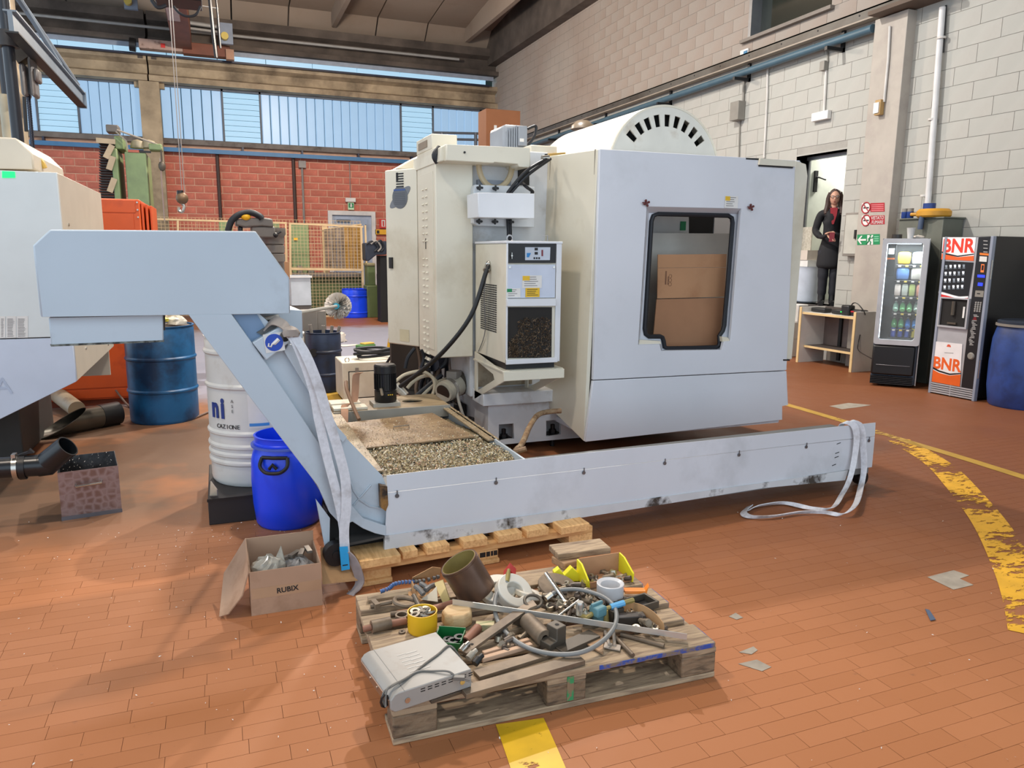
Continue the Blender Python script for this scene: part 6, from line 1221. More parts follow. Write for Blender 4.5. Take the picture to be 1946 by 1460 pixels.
# green machines
gr = mat('machine_green', (122, 140, 96), r=.5, var=.05, c2=(104, 118, 84), t2=.6, sc2=1.5); grd = mat('machine_green_dark', (84, 98, 58), r=.55, var=.08)
def gm_box(par_, nm, x0, y0, x1, y1, Y, d, m=gr, bev=.02): a, b = PY(x0, y0, Y), PY(x1, y1, Y); return O(nm, MB().box(a.x, b.x, Y, Y+d, b.z, a.z), m, par_, bev=bev)
YG = 14.5; bm_ = E('boring_mill', (PY(262, 400, YG).x, YG+.5, 0), 'tall pale green boring mill column with bellows and hanging wooden tags', 'machine')
O('base', MB().box(PY(190, 400, YG).x, PY(310, 400, YG).x, YG-.3, YG+1.3, 0, .4), grd, bm_, bev=.02); gm_box(bm_, 'column_face', 236, 288, 302, 620, YG, 1.0); gm_box(bm_, 'side_panel', 222, 282, 238, 620, YG+.02, .9); gm_box(bm_, 'top_casting', 216, 258, 236, 284, YG+.1, .7); gm_box(bm_, 'slide_rail', 303, 300, 312, 420, YG-.05, .3, mat('slide_grey', (150, 156, 162), r=.3, m=.5)); gm_box(bm_, 'motor', 200, 236, 226, 252, YG+.1, .3, gm2); gm_box(bm_, 'gear_case', 282, 272, 308, 286, YG-.02, .3)
for k in range(30): gm_box(bm_, 'bellows_fold', 188, 262+5*k, 217, 265.5+5*k, YG+.05+.02*(k % 2), .3, black, 0)
gm_box(bm_, 'name_plate', 243, 284, 264, 290, YG-.01, .02, mat('plate_red', (170, 90, 70), r=.5), 0); gm_box(bm_, 'name_plate', 265, 286, 287, 291, YG-.01, .02, inkd, 0)
for x in (262, 284): O('eye_bolt', MB().lathe([(.12, 0), (.12, .02), (.09, .12), (0, .15)], PY(x, 282, YG+.3), 14), mat('bolt_cap', (150, 140, 116), r=.5), bm_)
for k, (x, y, w, h, a) in enumerate(((201, 268, 28, 8, 2), (207, 288, 9, 24, 28), (211, 310, 9, 23, 20), (213, 352, 9, 24, 22))):
    p = PY(x, y, YG-.03); O('wooden_tag', MB().cbox(p, w*.0101, .02, h*.0101, 0, MX.Rotation(math.radians(a), 3, 'Y')), mat('tag_wood', (176, 156, 128), r=.7), bm_)
O('rope', MB().tube([PY(222, 247, YG), PY(300, 275, YG), PY(308, 283, YG)], .015, 6).tube([PY(220, 250, YG), PY(240, 268, YG), PY(243, 285, YG)], .012, 6), mat('rope_grey', (150, 140, 128), r=.8), bm_)
O('counterweight', MB().ball(PY(308, 316, YG-.1), .06, 10, 1, 1, 1.4).cyl(PY(306, 285, YG-.1), PY(308, 312, YG-.1), .015, n=6), dsteel, bm_)
gp_ = E('green_press', (1.4, 19.4, 0), 'green machine with two tall panels standing behind the wire fence', 'machine')
gm_box(gp_, 'panel', 416, 421, 452, 620, 19, .6); gm_box(gp_, 'panel', 518, 424, 540, 620, 19.1, .5); gm_box(gp_, 'panel', 552, 425, 590, 520, 19, .6); O('yellow_warning', MB().box(PY(558, 452, 18.98).x, PY(566, 457, 18.98).x, 18.97, 19, PY(560, 457, 18.98).z, PY(560, 452, 18.98).z), ym, gp_)
gm_box(gp_, 'bed', 560, 526, 690, 596, 18.2, 1.0, grd); gm_box(gp_, 'bed_rail', 556, 520, 690, 527, 18.1, 1.0, gm2); gm_box(gp_, 'work_piece', 566, 505, 576, 520, 18.4, .3, gs); gm_box(gp_, 'work_piece', 586, 512, 598, 520, 18.4, .3, gs); gm_box(gp_, 'foot', 575, 596, 680, 612, 18.4, .6, dark)
cu = E('curtain_screen', (3.2, 18.6, 0), 'amber plastic welding curtain hanging behind the wire fence', 'curtain'); amb = mat('amber_curtain', (150, 112, 50), r=.15, var=.12, sc=4); gry = mat('grey_curtain', (118, 104, 92), r=.4, var=.2, sc=8)
xs_ = [615+ (685-615)*k/9 for k in range(10)]
for k in range(9):
    y = 436-1.0*k; O('strip', MB().ext([PY(xs_[k], y, 18.55+.03*(k % 2)), PY(xs_[k+1]-.4, y-1, 18.58-.03*(k % 2)), PY(xs_[k+1]+2, 512, 18.58), PY(xs_[k]+3, 511, 18.55)], (0, .01, 0)), amb if k > 4 else gry, cu)
O('screen_frame', MB().tube([PY(612, 437, 18.65), PY(687, 427, 18.65)], .02, 6).tube([PY(624, 440, 18.65), PY(630, 512, 18.65)], .02, 6).box(PY(612, 437, 18.65).x, PY(622, 437, 18.65).x, 18.66, 18.7, .05, 2.1), fm, cu)
gb_ = E('green_cabinet', (PY(712, 600, 17.3).x, 17.5, 0), 'dark green steel box stacked on a wider one right of the wire fence', 'cabinet'); gm_box(gb_, 'lower_box', 697, 543, 724, 604, 17.3, .5, grd); gm_box(gb_, 'upper_box', 698, 500, 714, 543, 17.4, .4, grd); gm_box(gb_, 'cap', 697, 500, 713, 506, 17.38, .42, mat('khaki', (126, 118, 86), r=.6))
bk = E('overhead_arm', (PY(715, 460, 16).x, 16.2, 0), 'black machine arm with hoses jutting out beside the cream cabinet', 'machine'); O('arm', MB().ext([PY(x, y, 16) for x, y in ((694, 462), (735, 458), (735, 484), (715, 485), (700, 497), (695, 495))], (0, .4, 0)), mat('navy_cast', (34, 40, 54), r=.45), bk, bev=.02)
O('post', MB().box(PY(722, 480, 16.1).x, PY(760, 480, 16.1).x, 16.1, 16.5, 0, PY(720, 486, 16).z), dark, bk)
for k in range(3): O('hose', MB().tube(spline([PY(697+8*k, 464, 15.95), PY(707+8*k, 459-k, 15.95), PY(718+6*k, 470, 15.95), PY(712+6*k, 478, 15.95)], 5), .02, 8), gs if k % 2 else rubber, bk)
pbm2 = PZ(688-6, 605); d5 = drum('plastic_drum', (pbm2.x-.02, pbm2.y+.3), .30, .66, pbm, 'small bright blue drum standing before the wire fence', (.12, .5))
for k in range(2):
    a = PY(728, 537+10*k, 16.6); T('chrome_bar', MB().cyl(a, a+V((.25, .3, .0)), .07, n=16), chrome, ('upper', 'lower')[k]+' shiny round bar end beside the dark green box', 'bar')
T('steel_stack', MB().box(PY(722, 520, 17).x, PY(722, 520, 17).x+.5, 16.7, 17.2, .05, PY(722, 545, 17).z-.12).box(PY(722, 520, 17).x, PY(722, 520, 17).x+.6, 17.0, 17.4, 0, PY(722, 522, 17).z), gm2, 'dark grey rack holding bars beside the dark green box', 'rack')
# signs on the red wall
es = E('exit_sign', PY(667, 385, 22.8), 'small green exit arrow sign under a white lamp above the far door', 'sign')
def rect(nm, x0, y0, x1, y1, Y, m, par_, d=.02, lab=None, cat=None): a, b = PY(x0, y0, Y), PY(x1, y1, Y); return O(nm, MB().box(a.x, b.x, Y, Y+d, b.z, a.z), m, par_, lab, cat)
rect('lamp', 657, 376, 676, 384, 22.85, label_w, es, .1); rect('plate', 661, 385, 673, 399, 22.9, mat('sign_pale_green', (190, 220, 180), r=.5), es); rect('green_field', 662.5, 386, 672, 395, 22.89, gsign, es, .01)
O('arrow', MB().ext([PY(x, y, 22.88) for x, y in ((666, 387), (668.6, 387), (668.6, 391), (670, 391), (667.3, 394.3), (664.6, 391), (666, 391))], (0, .005, 0)), label_w, es); O('wire', MB().cyl(PY(664, 308, 22.9), PY(666, 376, 22.9), .012, n=6), pipeg, es)
fs_ = rect('fire_sign', 721, 416, 740, 434, 22.9, mat('sign_red', (196, 40, 34), r=.5), None, .02, 'red fire extinguisher sign on the red wall beside the far door', 'sign'); rect('symbol', 725, 418, 732, 431, 22.89, label_w, fs_, .005); rect('symbol_mark', 727, 420, 730, 430, 22.885, mat('sign_red', (0, 0, 0)), fs_, .004)
ys_ = rect('warning_sign', 713, 436, 745, 446, 22.9, mat('sign_yellow', (226, 168, 30), r=.5), None, .02, 'narrow yellow warning sign under the red fire sign', 'sign'); rect('triangle', 716, 438, 721, 444, 22.89, inkd, ys_, .005)
# hook, cables from the crane
hk = E('crane_hook', PY(344, 380, 12), 'rusty ball hook hanging on thin cables in front of the red wall', 'hook'); O('ball', MB().ball(PY(346, 377, 12), .085, 14), mat('rusty_brass', (110, 86, 62), r=.5, m=.4, var=.2), hk); O('hook', MB().tube(spline([PY(345, 386, 12), PY(350, 392, 12), PY(347, 402, 12), PY(340, 400, 12), PY(341, 394, 12)], 5), .02, 8), steelb, hk); O('shank', MB().cyl(PY(343, 372, 12), PY(342, 362, 12), .045, n=10), black, hk)
O('cables', MB().cyl(PY(349, 130, 12), PY(352, 370, 12), .006, n=5), pipeg, hk) if 0 else O('cable', MB().cyl((PY(346, 370, 12).x, 12, PY(348, 98, 22.3).z), PY(346, 370, 12), .006, n=5), pipeg, hk); O('cable', MB().cyl((PY(351, 372, 12).x, 12, PY(348, 98, 22.3).z), PY(351, 372, 12), .006, n=5), pipeg, hk)
# ================================================================= OVERHEAD: crane and jib
cr = E('bridge_crane', (-.5, 20, 6.7), 'rusty bridge crane girder under the roof with end carriages and hoist', 'crane'); rg_ = mat('crane_rust', (112, 62, 42), r=.6, var=.12, sc=3); rgl = mat('crane_pinkish', (168, 148, 146), r=.5)
a, b = PY(348, 98, 22.3), PZ(322, -40, 0)
zg = a.z; Ys = 22.3; n0 = PZ(330, -30, zg); x_ = a.x
O('girder', MB().box(x_-.22, x_+.22, 11.5, 22.2, zg+.02, zg+.6), rg_, cr, bev=.01); O('girder_flange', MB().box(x_-.20, x_+.05, 11.4, 19.5, zg, zg+.02), rgl, cr)
rx0, rx1 = PY(256, 88, 22.2), PY(445, 108, 22.2)
O('end_carriage', MB().box(rx0.x+.1, x_, 22.1, 22.4, zg-.05, zg+.18), mat('carriage_label', (166, 140, 128), r=.5, c2=(120, 90, 76), sc2=8), cr, bev=.01); O('end_carriage', MB().box(x_, rx1.x-.1, 22.1, 22.4, zg-.08, zg+.2), rg_, cr, bev=.01); O('red_mark', MB().box(PY(306, 92, 22.09).x, PY(314, 92, 22.09).x, 22.08, 22.1, zg, zg+.1), mat('sign_red', (0, 0, 0)), cr)
O('buffer', MB().cyl(PY(246, 84, 22.2), PY(258, 86, 22.2), .16, n=14), black, cr); O('end_block', MB().cbox(PY(437, 105, 22.1), .2, .2, .25), mat('block_wood', (166, 128, 104), r=.7), cr)
for q in ((427, 69), (243, 2)):
    c = PY(*q, 21.5); O('wheel', MB().cyl(c-V((0, .08, 0)), c+V((0, .08, 0)), .09, n=16), mat('wheel_yellow', (190, 170, 80), r=.4), cr); O('wheel_plate', MB().cbox(c+V((.05, .15, .1)), .3, .1, .5), mat('plate_steel_blue', (120, 132, 150), r=.5), cr)
O('hoist', MB().box(PY(293, 5, 14).x, PY(384, 5, 14).x, 14, 14.6, PY(340, 17, 14.6).z, PY(340, 17, 14.6).z+.5), black, cr, bev=.02)
O('hoist_cable', MB().tube(spline([PY(330, 12, 13.9), PY(340, 24, 13.9), PY(355, 31, 13.9), PY(372, 28, 13.9), PY(381, 12, 13.9)], 6), .02, 8).tube(spline([PY(288, 0, 13.9), PY(300, 14, 13.9), PY(316, 10, 13.9)], 5), .03, 8), rubber, cr)
O('festoon_rail', MB().tube([PY(350, 42, 22), PY(440, 55, 22)], .05, 6).tube([PY(355, 53, 22), PY(425, 62, 22)], .035, 6), mat('pale_tube', (0, 0, 0)), cr)
pc_ = E('pendant_cable', PY(405, 60, 16), 'pair of black pendant control cables hanging from the crane', 'cable')
O('cable', MB().tube([PY(397, -20, 16), PY(402, 30, 16), PY(406, 70, 16), PY(411, 110, 16)], .035, 8), black, pc_); O('cable', MB().tube([PY(409, -20, 16), PY(414, 30, 16), PY(417, 70, 16), PY(419, 92, 16)], .02, 8), black, pc_); O('spacer', MB().tube([PY(383, 11, 16), PY(415, 16, 16)], .012, 6), steelb, pc_)
# jib crane at left
jb = E('jib_crane', PY(30, 200, 9), 'grey jib crane arm with tie rods and black mast at the left edge', 'crane'); jg = mat('jib_grey_blue', (112, 124, 136), r=.45, var=.05)
za = PY(155, 190, 12.5).z; e1 = PY(155, 190, 12.5); e0 = PZ(20, 40, za); ju = (e1-e0).normalized(); js = V((ju.y, -ju.x, 0))
w = .055
def jext(off0, off1, z0, z1, m, nm): return O(nm, MB().ext([e0+js*off0+V((0, 0, z0)), e0+js*off1+V((0, 0, z0)), e0+js*off1+V((0, 0, z1)), e0+js*off0+V((0, 0, z1))], e1-e0), m, jb, smooth=False)
jext(-w, w, -.10, -.085, black, 'lower_flange'); jext(-w, w, .085, .10, jg, 'upper_flange'); jext(-.02, .02, -.085, .085, jg, 'web'); O('end_plate', MB().ext([e1+js*-.06+V((0, 0, -.11)), e1+js*.06+V((0, 0, -.11)), e1+js*.06+V((0, 0, .11)), e1+js*-.06+V((0, 0, .11))], ju*.02), jg, jb)
mast = PY(20, 130, 9.2)
O('mast', MB().cyl((mast.x, 9.2, 0), (mast.x, 9.2, 8.3), .055, n=16), mat('mast_black', (24, 26, 34), r=.3), jb)
O('tie_rod', MB().cyl(e0.lerp(e1, .93)+V((0, 0, .15)), PY(30, -10, 10), .035, n=8), jg, jb); O('tie_rod', MB().cyl(e0.lerp(e1, .62)+V((0, 0, .15)), PY(20, -30, 10), .03, n=8), jg, jb)
O('hub', MB().pipe((mast.x, 9.2, PY(20, 90, 9.2).z), (mast.x, 9.2, PY(20, 60, 9.2).z), .10, .06, 16), mat('hub_dark', (50, 46, 44), r=.5), jb)
hm = mat('hoist_grey', (98, 92, 88), r=.45, var=.1); ho = E('chain_hoist', PY(52, 140, 9.6), 'dark grey electric chain hoist hanging from the jib at left', 'hoist'); Yh = 9.6
def hbox(nm, x0, y0, x1, y1, d, bev=.03): a, b = PY(x0, y0, Yh), PY(x1, y1, Yh); return O(nm, MB().box(a.x, b.x, Yh, Yh+d, b.z, a.z), hm, ho, bev=bev)
hbox('gear_case', 34, 118, 52, 182, .25); hbox('motor_case', 50, 106, 68, 182, .25, .05); hbox('control_box', 62, 128, 74, 155, .2); O('trolley', MB().ext([PY(x, y, Yh) for x, y in ((28, 60), (42, 80), (52, 108), (34, 120), (28, 110))], (0, .2, 0)), dsteel, ho)
ln = MB(); random.seed(1); c0, c1 = PY(54, 184, Yh+.1), PY(64, 300, Yh+.1); nl = 26
lk = MB().tube([(.016*math.cos(t*.785), 0, .03*math.sin(t*.785)) for t in range(8)], .006, 5, close=True).mesh('chain_link', mat('chain_dark', (58, 62, 74), r=.4, m=.6))
for k in range(nl*2):
    o = O('chain_link', lk, None, ho); p = c0.lerp(c1, k/(nl*2)); o.matrix_parent_inverse = MX.Translation(-ho.location); o.location = p; o.rotation_euler = (0, 0, (k % 2)*1.57)
O('chain_fall', MB().cyl(PY(46, 184, Yh), PY(50, 250, Yh), .02, n=6), black, ho)
lc = O('trim_4', MB().box(PY(-60, 130, 11).x, PY(24, 130, 11).x, 11, 11.5, 0, 8.2), conc, kind='structure', bev=.01)
T('downpipe', MB().cyl((PY(4, 100, 10.8).x, 10.8, 3.0), (PY(4, 100, 10.8).x, 10.8, 8), .05, n=12), mat('mast_black', (0, 0, 0)), 'black vertical pipe on the concrete column at the left edge', 'pipe')
T('downpipe', MB().cyl((PY(12, 220, 10.7).x, 10.7, 1.5), (PY(12, 220, 10.7).x, 10.7, PY(10, 180, 10.7).z), .06, n=12), mat('pale_pipe', (176, 166, 140), r=.4), 'pale plastic pipe on the concrete column above the white machine', 'pipe')
# rail and box seen behind the machine
ra = E('guard_rail', PY(870, 260, 21.5), 'grey two-bar guard rail in front of the right end of the far window', 'railing'); 
for y0 in (252, 264): O('rail_bar', MB().tube([PY(824, y0, 21.5), PY(916, y0+2, 21.5)], .035, 8), steel, ra)
for x in (840, 904): O('post', MB().cyl((PY(x, 258, 21.5).x, 21.5, 0), (PY(x, 258, 21.5).x, 21.5, PY(x, 252, 21.5).z), .05, n=8), steel, ra)
a, b = PY(924, 206, 9), PY(988, 277, 9); T('carton', MB().box(a.x, b.x, 9, 9.3, b.z-.3, a.z), mat('orange_carton', (142, 90, 56), r=.8, var=.05), 'tall orange-brown carton showing above the machine head cover', 'carton')
T('carton_stand', MB().box(a.x+.05, b.x, 9.05, 9.35, 0, b.z-.3), dark, 'dark stand carrying the orange-brown carton behind the machine', 'stand'); rect('tape', 939, 238, 944, 270, 8.99, label_w, None, .006, 'pale tape strip on the orange-brown carton', 'tape')
T('lamp_dome', MB().lathe([(.02, .12), (.08, .11), (.15, .05), (.16, 0), (.13, 0)], PY(1107, 246, 9.5), 20).cyl(PY(1107, 246, 9.5), V((PY(1107, 246, 9.5).x, 9.5, 0)), .02, n=8), mat('dome_brown', (92, 80, 66), r=.4), 'small brown domed fitting behind the round drum', 'lamp')
# ================================================================= RIGHT WALL FITTINGS
tray_m = mat('tray_grey', (92, 88, 82), r=.5, m=.2, c2=(70, 62, 54), t2=.55, sc2=1); 
tr_ = E('cable_tray', (8.2, 13, 4.7), 'long grey steel cable tray running along the right wall with a blue pipe below', 'tray')
O('rail', MB().box(8.16, 8.2, -2, 21, 4.62, 4.74).box(8.16, 8.3, -2, 21, 4.72, 4.74), tray_m, tr_); O('under_plate', MB().box(8.16, 8.30, -2, 21, 4.60, 4.62), mat('tray_under', (150, 138, 124), r=.6), tr_)
for k in range(18): O('rivet', MB().cyl((8.155, 6+.75*k, 4.68), (8.16, 6+.75*k, 4.68), .012, n=8), inkd, tr_)
O('blue_pipe', MB().cyl((8.16, 8.0, 4.46), (8.16, 20.5, 4.40), .055, n=14), mat('dull_blue_pipe', (66, 92, 106), r=.45), tr_)
for y in (8.6, 10.6, 12.9, 15.5, 18.0): O('bracket', MB().box(7.98, 8.3, y, y+.05, 4.32, 4.37).box(8.26, 8.3, y, y+.05, 4.32, 4.62), black, tr_)
T('pipe_end', MB().box(7.95, 8.3, 6.9, 7.9, 4.56, 4.61), mat('tray_rust', (86, 70, 58), r=.7), 'dark stained steel plate above the white pilaster', 'plate')
gbx = mat('socket_grey', (128, 124, 116), r=.5); cdw = mat('white_conduit', (196, 192, 186), r=.5)
def wbox(nm, q, sy, sz, d, m, lab, cat, X=8.295): p = PX(*q, X); return O(nm, MB().box(X-d, X, p.y-sy/2, p.y+sy/2, p.z-sz/2, p.z+sz/2), m, None, lab, cat, bev=.006)
wbox('switch_box', (1408, 212), .22, .30, .14, gbx, 'grey switch box on the right wall above the machine front', 'box'); wbox('junction_box', (1570, 126), .09, .13, .08, gbx, 'small grey junction box below the blue pipe above the doorway', 'box'); em_ = wbox('emergency_lamp', (1564, 221), .32, .12, .07, label_w, 'white emergency lamp on the wall above the doorway', 'lamp')
si = wbox('siren', (1675, 205), .09, .19, .07, mat('siren_ochre', (170, 136, 84), r=.5), 'ochre siren box on the white pilaster', 'siren', 8.145); O('front_cover', MB().box(8.06, 8.08, PX(1675, 205, 8.145).y-.03, PX(1675, 205, 8.145).y+.05, PX(1675, 205, 8.145).z-.07, PX(1675, 205, 8.145).z+.06), label_w, si)
def conduit(P, r, m, lab, X): O('conduit', MB().tube([PX(x, y, X) for x, y in P], r, 8), m, None, lab, 'conduit')
conduit([(1414, 150), (1412, 197)], .02, gbx, 'two short conduits above the grey switch box', 8.27); conduit([(1406, 228), (1404, 300)], .012, gbx, 'thin cable dropping below the grey switch box', 8.28)
conduit([(1459, 125), (1458, 180), (1452, 300)], .018, cdw, 'thin white conduit left of the emergency lamp', 8.28); conduit([(1548, 84), (1572, 95), (1573, 118)], .012, gbx, 'bent grey cable feeding the small junction box', 8.28); conduit([(1570, 133), (1566, 212)], .02, cdw, 'white conduit down to the emergency lamp', 8.28)
conduit([(1691, 50), (1688, 110), (1680, 194)], .016, cdw, 'white conduit down the pilaster to the ochre siren', 8.13)
wp_ = E('white_pipe', PX(1775, 240, 8.24), 'vertical white plastic pipe with clamps on the right wall', 'pipe'); O('tube', MB().tube([PX(1791, 14, 8.24), PX(1757, 470, 8.24)], .036, 14), mat('pvc_white', (208, 206, 204), r=.35), wp_)
for q in ((1789, 72), (1772, 227), (1757, 372)): p = PX(*q, 8.24); O('clamp', MB().pipe(p-V((0, 0, .012)), p+V((0, 0, .012)), .05, .036, 14).box(p.x, 8.295, p.y+.03, p.y+.05, p.z-.012, p.z+.012), cdw, wp_)
conduit([(1798, 10), (1792, 100)], .012, black, 'thin dark cable beside the top of the white pipe', 8.27)
ep = E('electrical_panel', PX(1616, 450, 8.25), 'grey wall electrical panel between the doorway and the pilaster', 'panel'); pa_, pb__ = PX(1607, 405, 8.2), PX(1632, 487, 8.2)
O('cabinet', MB().box(8.2, 8.298, pb__.y, pa_.y, pb__.z, pa_.z), gs, ep, bev=.008); O('door', MB().box(8.192, 8.2, pb__.y+.02, pa_.y-.02, pb__.z+.03, pa_.z-.03), mat('panel_pale', (176, 174, 164), r=.5), ep, bev=.003); O('lock', MB().box(8.17, 8.192, pb__.y+.06, pb__.y+.09, (pa_.z+pb__.z)/2-.06, (pa_.z+pb__.z)/2+.06), inkd, ep)
# signs on the pilaster (face x = 8.15)
sred = mat('sign_red_deep', (164, 28, 40), r=.5)
def pp(x, y, d=0): return PX(x, y, 8.148-d)
def prect(nm, x0, y0, x1, y1, m, par_, d=0): return O(nm, MB().ext([pp(x0, y0, d), pp(x1, y0-.03*(x1-x0), d), pp(x1, y1-.03*(x1-x0), d), pp(x0, y1, d)], (.002, 0, 0)), m, par_)
for k, (y0, lab) in enumerate(((395, 'upper no smoking sign of small red print on the pilaster'), (419, 'lower no smoking sign with large words on the pilaster'))):
    s = E('no_smoking_sign', pp(1660, y0), lab, 'sign'); c = pp(1646, y0); prect('plate', 1638, y0-9, 1653, y0+9, label_w, s)
    O('prohibition_ring', MB().tube([c+V((-.003, .07*math.cos(t*.3142), .07*math.sin(t*.3142))) for t in range(20)], .008, 6, close=True), sred, s); O('prohibition_bar', MB().tube([c+V((-.004, .05, .05)), c+V((-.004, -.05, -.05))], .007, 6), sred, s)
    O('cigarette', MB().box(c.x-.003, c.x, c.y-.045, c.y+.045, c.z-.008, c.z+.008).tube([c+V((-.002, .03, .012)), c+V((-.002, .02, .03)), c+V((-.002, .035, .045))], .003, 5), inkd, s)
    prect('red_plate', 1654, y0-9, 1681, y0+8, sred, s, .001)
    cc = pp(1667.5, y0-1, .003)
    if k: txt('lettering', 'VIETATO', pp(1667.5, y0-4.6, .003), (0, -1, 0), (0, 0, 1), .062, label_w, s, sx=.82); txt('lettering', 'FUMARE', pp(1667.5, y0+3.6, .003), (0, -1, 0), (0, 0, 1), .062, label_w, s, sx=.82)
    else:
        for i in range(4): prect('print_line', 1656, y0-6+3.6*i, 1679, y0-4.6+3.6*i, mat('sign_pink', (206, 120, 124), r=.5), s, .002)
ex = E('exit_sign', pp(1650, 455), 'green and white emergency exit sign with arrow and running figure on the pilaster', 'sign'); prect('plate', 1629, 446, 1672, 466, gsign, ex); cA = pp(1638, 456, .003)
O('arrow', MB().ext([cA+V((0, y, z)) for y, z in ((.075, 0), (.02, .055), (-.005, .055), (.03, .012), (-.07, .012), (-.07, -.012), (.03, -.012), (-.005, -.055), (.02, -.055))], (-.001, 0, 0)), label_w, ex); prect('white_panel', 1648, 447, 1659, 465.5, label_w, ex, .002)
cF = pp(1653, 456, .004); O('running_figure', MB().ball(cF+V((-.001, -.005, .055)), .014, 8, .3).tube([cF+V((0, .0, .038)), cF+V((0, .012, -.005))], .012, 6).tube([cF+V((0, .012, -.005)), cF+V((0, -.02, -.03)), cF+V((0, -.012, -.06))], .008, 6).tube([cF+V((0, .012, -.005)), cF+V((0, .03, -.03)), cF+V((0, .055, -.05))], .008, 6).tube([cF+V((0, .0, .03)), cF+V((0, -.035, .02)), cF+V((0, -.045, .04))], .006, 6).tube([cF+V((0, .0, .03)), cF+V((0, .03, .01))], .006, 6), gsign, ex)
for i in range(3): prect('print_line', 1661, 449+4*i, 1670, 451+4*i, mat('sign_mint', (120, 186, 150), r=.5), ex, .002)
# white box with a blue square above the cable tray
wbox('call_point', (1416, 104), .2, .16, .03, label_w, 'small white box with blue square just above the cable tray', 'box'); pq = PX(1416, 104, 8.26); O('trim_5', MB().box(8.255, 8.262, pq.y-.05, pq.y+.04, pq.z-.04, pq.z+.06), mat('window_blue', (40, 110, 150), r=.4), kind='structure')
# ================================================================= DOORWAY: casement, picture, bin, boxes, person
dl = O('door_leaf', MB().box(8.62, 9.42, 9.46, 9.5, .82, 2.98), mat('door_leaf_white', (190, 194, 182), r=.4), dw, bev=.004)
hp = PY(1549, 345, 9.455); O('handle', MB().box(hp.x-.03, hp.x+.03, 9.43, 9.46, hp.z-.16, hp.z+.16).tube([hp+V((0, -.03, .06)), hp+V((.03, -.05, .06)), hp+V((.16, -.05, .03))], .014, 8), black, dl)
wbp = E('picture', PY(1580, 400, 9.8), 'framed dark board, pale machine picture and painted reflection, on office wall behind the person', 'picture'); YP = 10.1
a, b = PY(1556, 357, YP), PY(1612, 470, YP); O('board', MB().box(a.x, b.x, YP, YP+.02, b.z, a.z), mat('board_dark', (74, 78, 92), r=.3), wbp); O('frame', MB().prism([(a.x-.02, b.z-.02), (b.x, b.z-.02), (b.x, a.z+.02), (a.x-.02, a.z+.02)], 'y', YP-.01, YP, [[(a.x, b.z), (b.x-.02, b.z), (b.x-.02, a.z), (a.x, a.z)]]), inkd, wbp)
O('reflection_field', MB().ext([PY(x, y, YP-.003) for x, y in ((1560, 384), (1600, 382), (1598, 432), (1556, 440))], (0, .002, 0)), mat('painted_reflection', (196, 186, 150), r=.4), wbp); O('picture_machine', MB().ext([PY(x, y, YP-.005) for x, y in ((1566, 369), (1574, 369), (1576, 364), (1588, 364), (1589, 369), (1600, 371), (1600, 383), (1566, 379))], (0, .002, 0)), label_w, wbp)  # the pale field paints a bright reflection onto the board
O('wall_board', MB().box(8.56, 11.6, 10.14, 10.2, .8, 3.6), ofw, bpy.data.objects['wall_office'])
bn_ = PZ(1549, 576, .80); ob = E('office_bin', (bn_.x, bn_.y+.2, .8), 'pale blue plastic bin in the doorway beside the person', 'bin'); O('shell', MB().lathe([(.15, 0), (.17, .02), (.20, .5), (.205, .54), (.21, .55), (.19, .55), (.16, .05), (0, .04)], (bn_.x, bn_.y+.2, .8), 24), mat('bin_pale_blue', (186, 194, 206), r=.4), ob)
T('paper_carton', MB().box(bn_.x-.16, bn_.x+.16, bn_.y+.05, bn_.y+.35, 1.352, 1.45), label_w, 'white flat carton lying on the pale blue bin', 'carton'); T('paper_carton', MB().box(bn_.x-.17, bn_.x+.15, bn_.y+.06, bn_.y+.36, 1.452, 1.60), mat('carton_beige', (196, 184, 172), r=.7), 'beige carton on the white flat carton in the doorway', 'carton'); T('clear_sheet', MB().box(bn_.x-.12, bn_.x-.10, bn_.y+.06, bn_.y+.36, 1.602, 1.95), mat('clear_plastic', (0, 0, 0)), 'clear plastic sheet standing on the beige carton', 'sheet')
# woman standing in the doorway
def skinned(name, V_, E_, m, parent, lvl=2):
    me = bpy.data.meshes.new(name); me.from_pydata([p for p, r in V_], E_, []); o = bpy.data.objects.new(name, me); COL.objects.link(o); par(o, parent)
    sk = o.modifiers.new('skin', 'SKIN')
    for i, (p, r) in enumerate(V_): me.skin_vertices[0].data[i].radius = r if isinstance(r, tuple) else (r, r)
    me.skin_vertices[0].data[0].use_root = True; ss = o.modifiers.new('sub', 'SUBSURF'); ss.levels = ss.render_levels = lvl
    dg = bpy.context.evaluated_depsgraph_get(); m2 = bpy.data.meshes.new_from_object(o.evaluated_get(dg)); o.modifiers.clear(); o.data = m2; m2.materials.clear(); m2.materials.append(m); m2.shade_smooth(); return o
pf = PZ(1570, 580, .80); PXw, PYw = pf.x, pf.y
per = E('person', (PXw, PYw, .80), 'woman with long hair and glasses, black coat over red top, standing in the doorway', 'person')
sk_m = mat('skin', (196, 148, 124), r=.5); coat = mat('black_coat', (20, 20, 24), r=.8); leg_m = mat('dark_leggings', (28, 30, 38), r=.7)
HT = PZ(1588, 384, .8); 
head_top = .80+1.64
wr_ = V((math.cos(math.radians(-44)), math.sin(math.radians(-44)), 0)); fw = V((-math.cos(math.radians(46)), -math.sin(math.radians(46)), 0)); w0 = V((PXw, PYw, .80))
P = lambda x, y, z: w0+wr_*x+fw*y+V((0, 0, z))
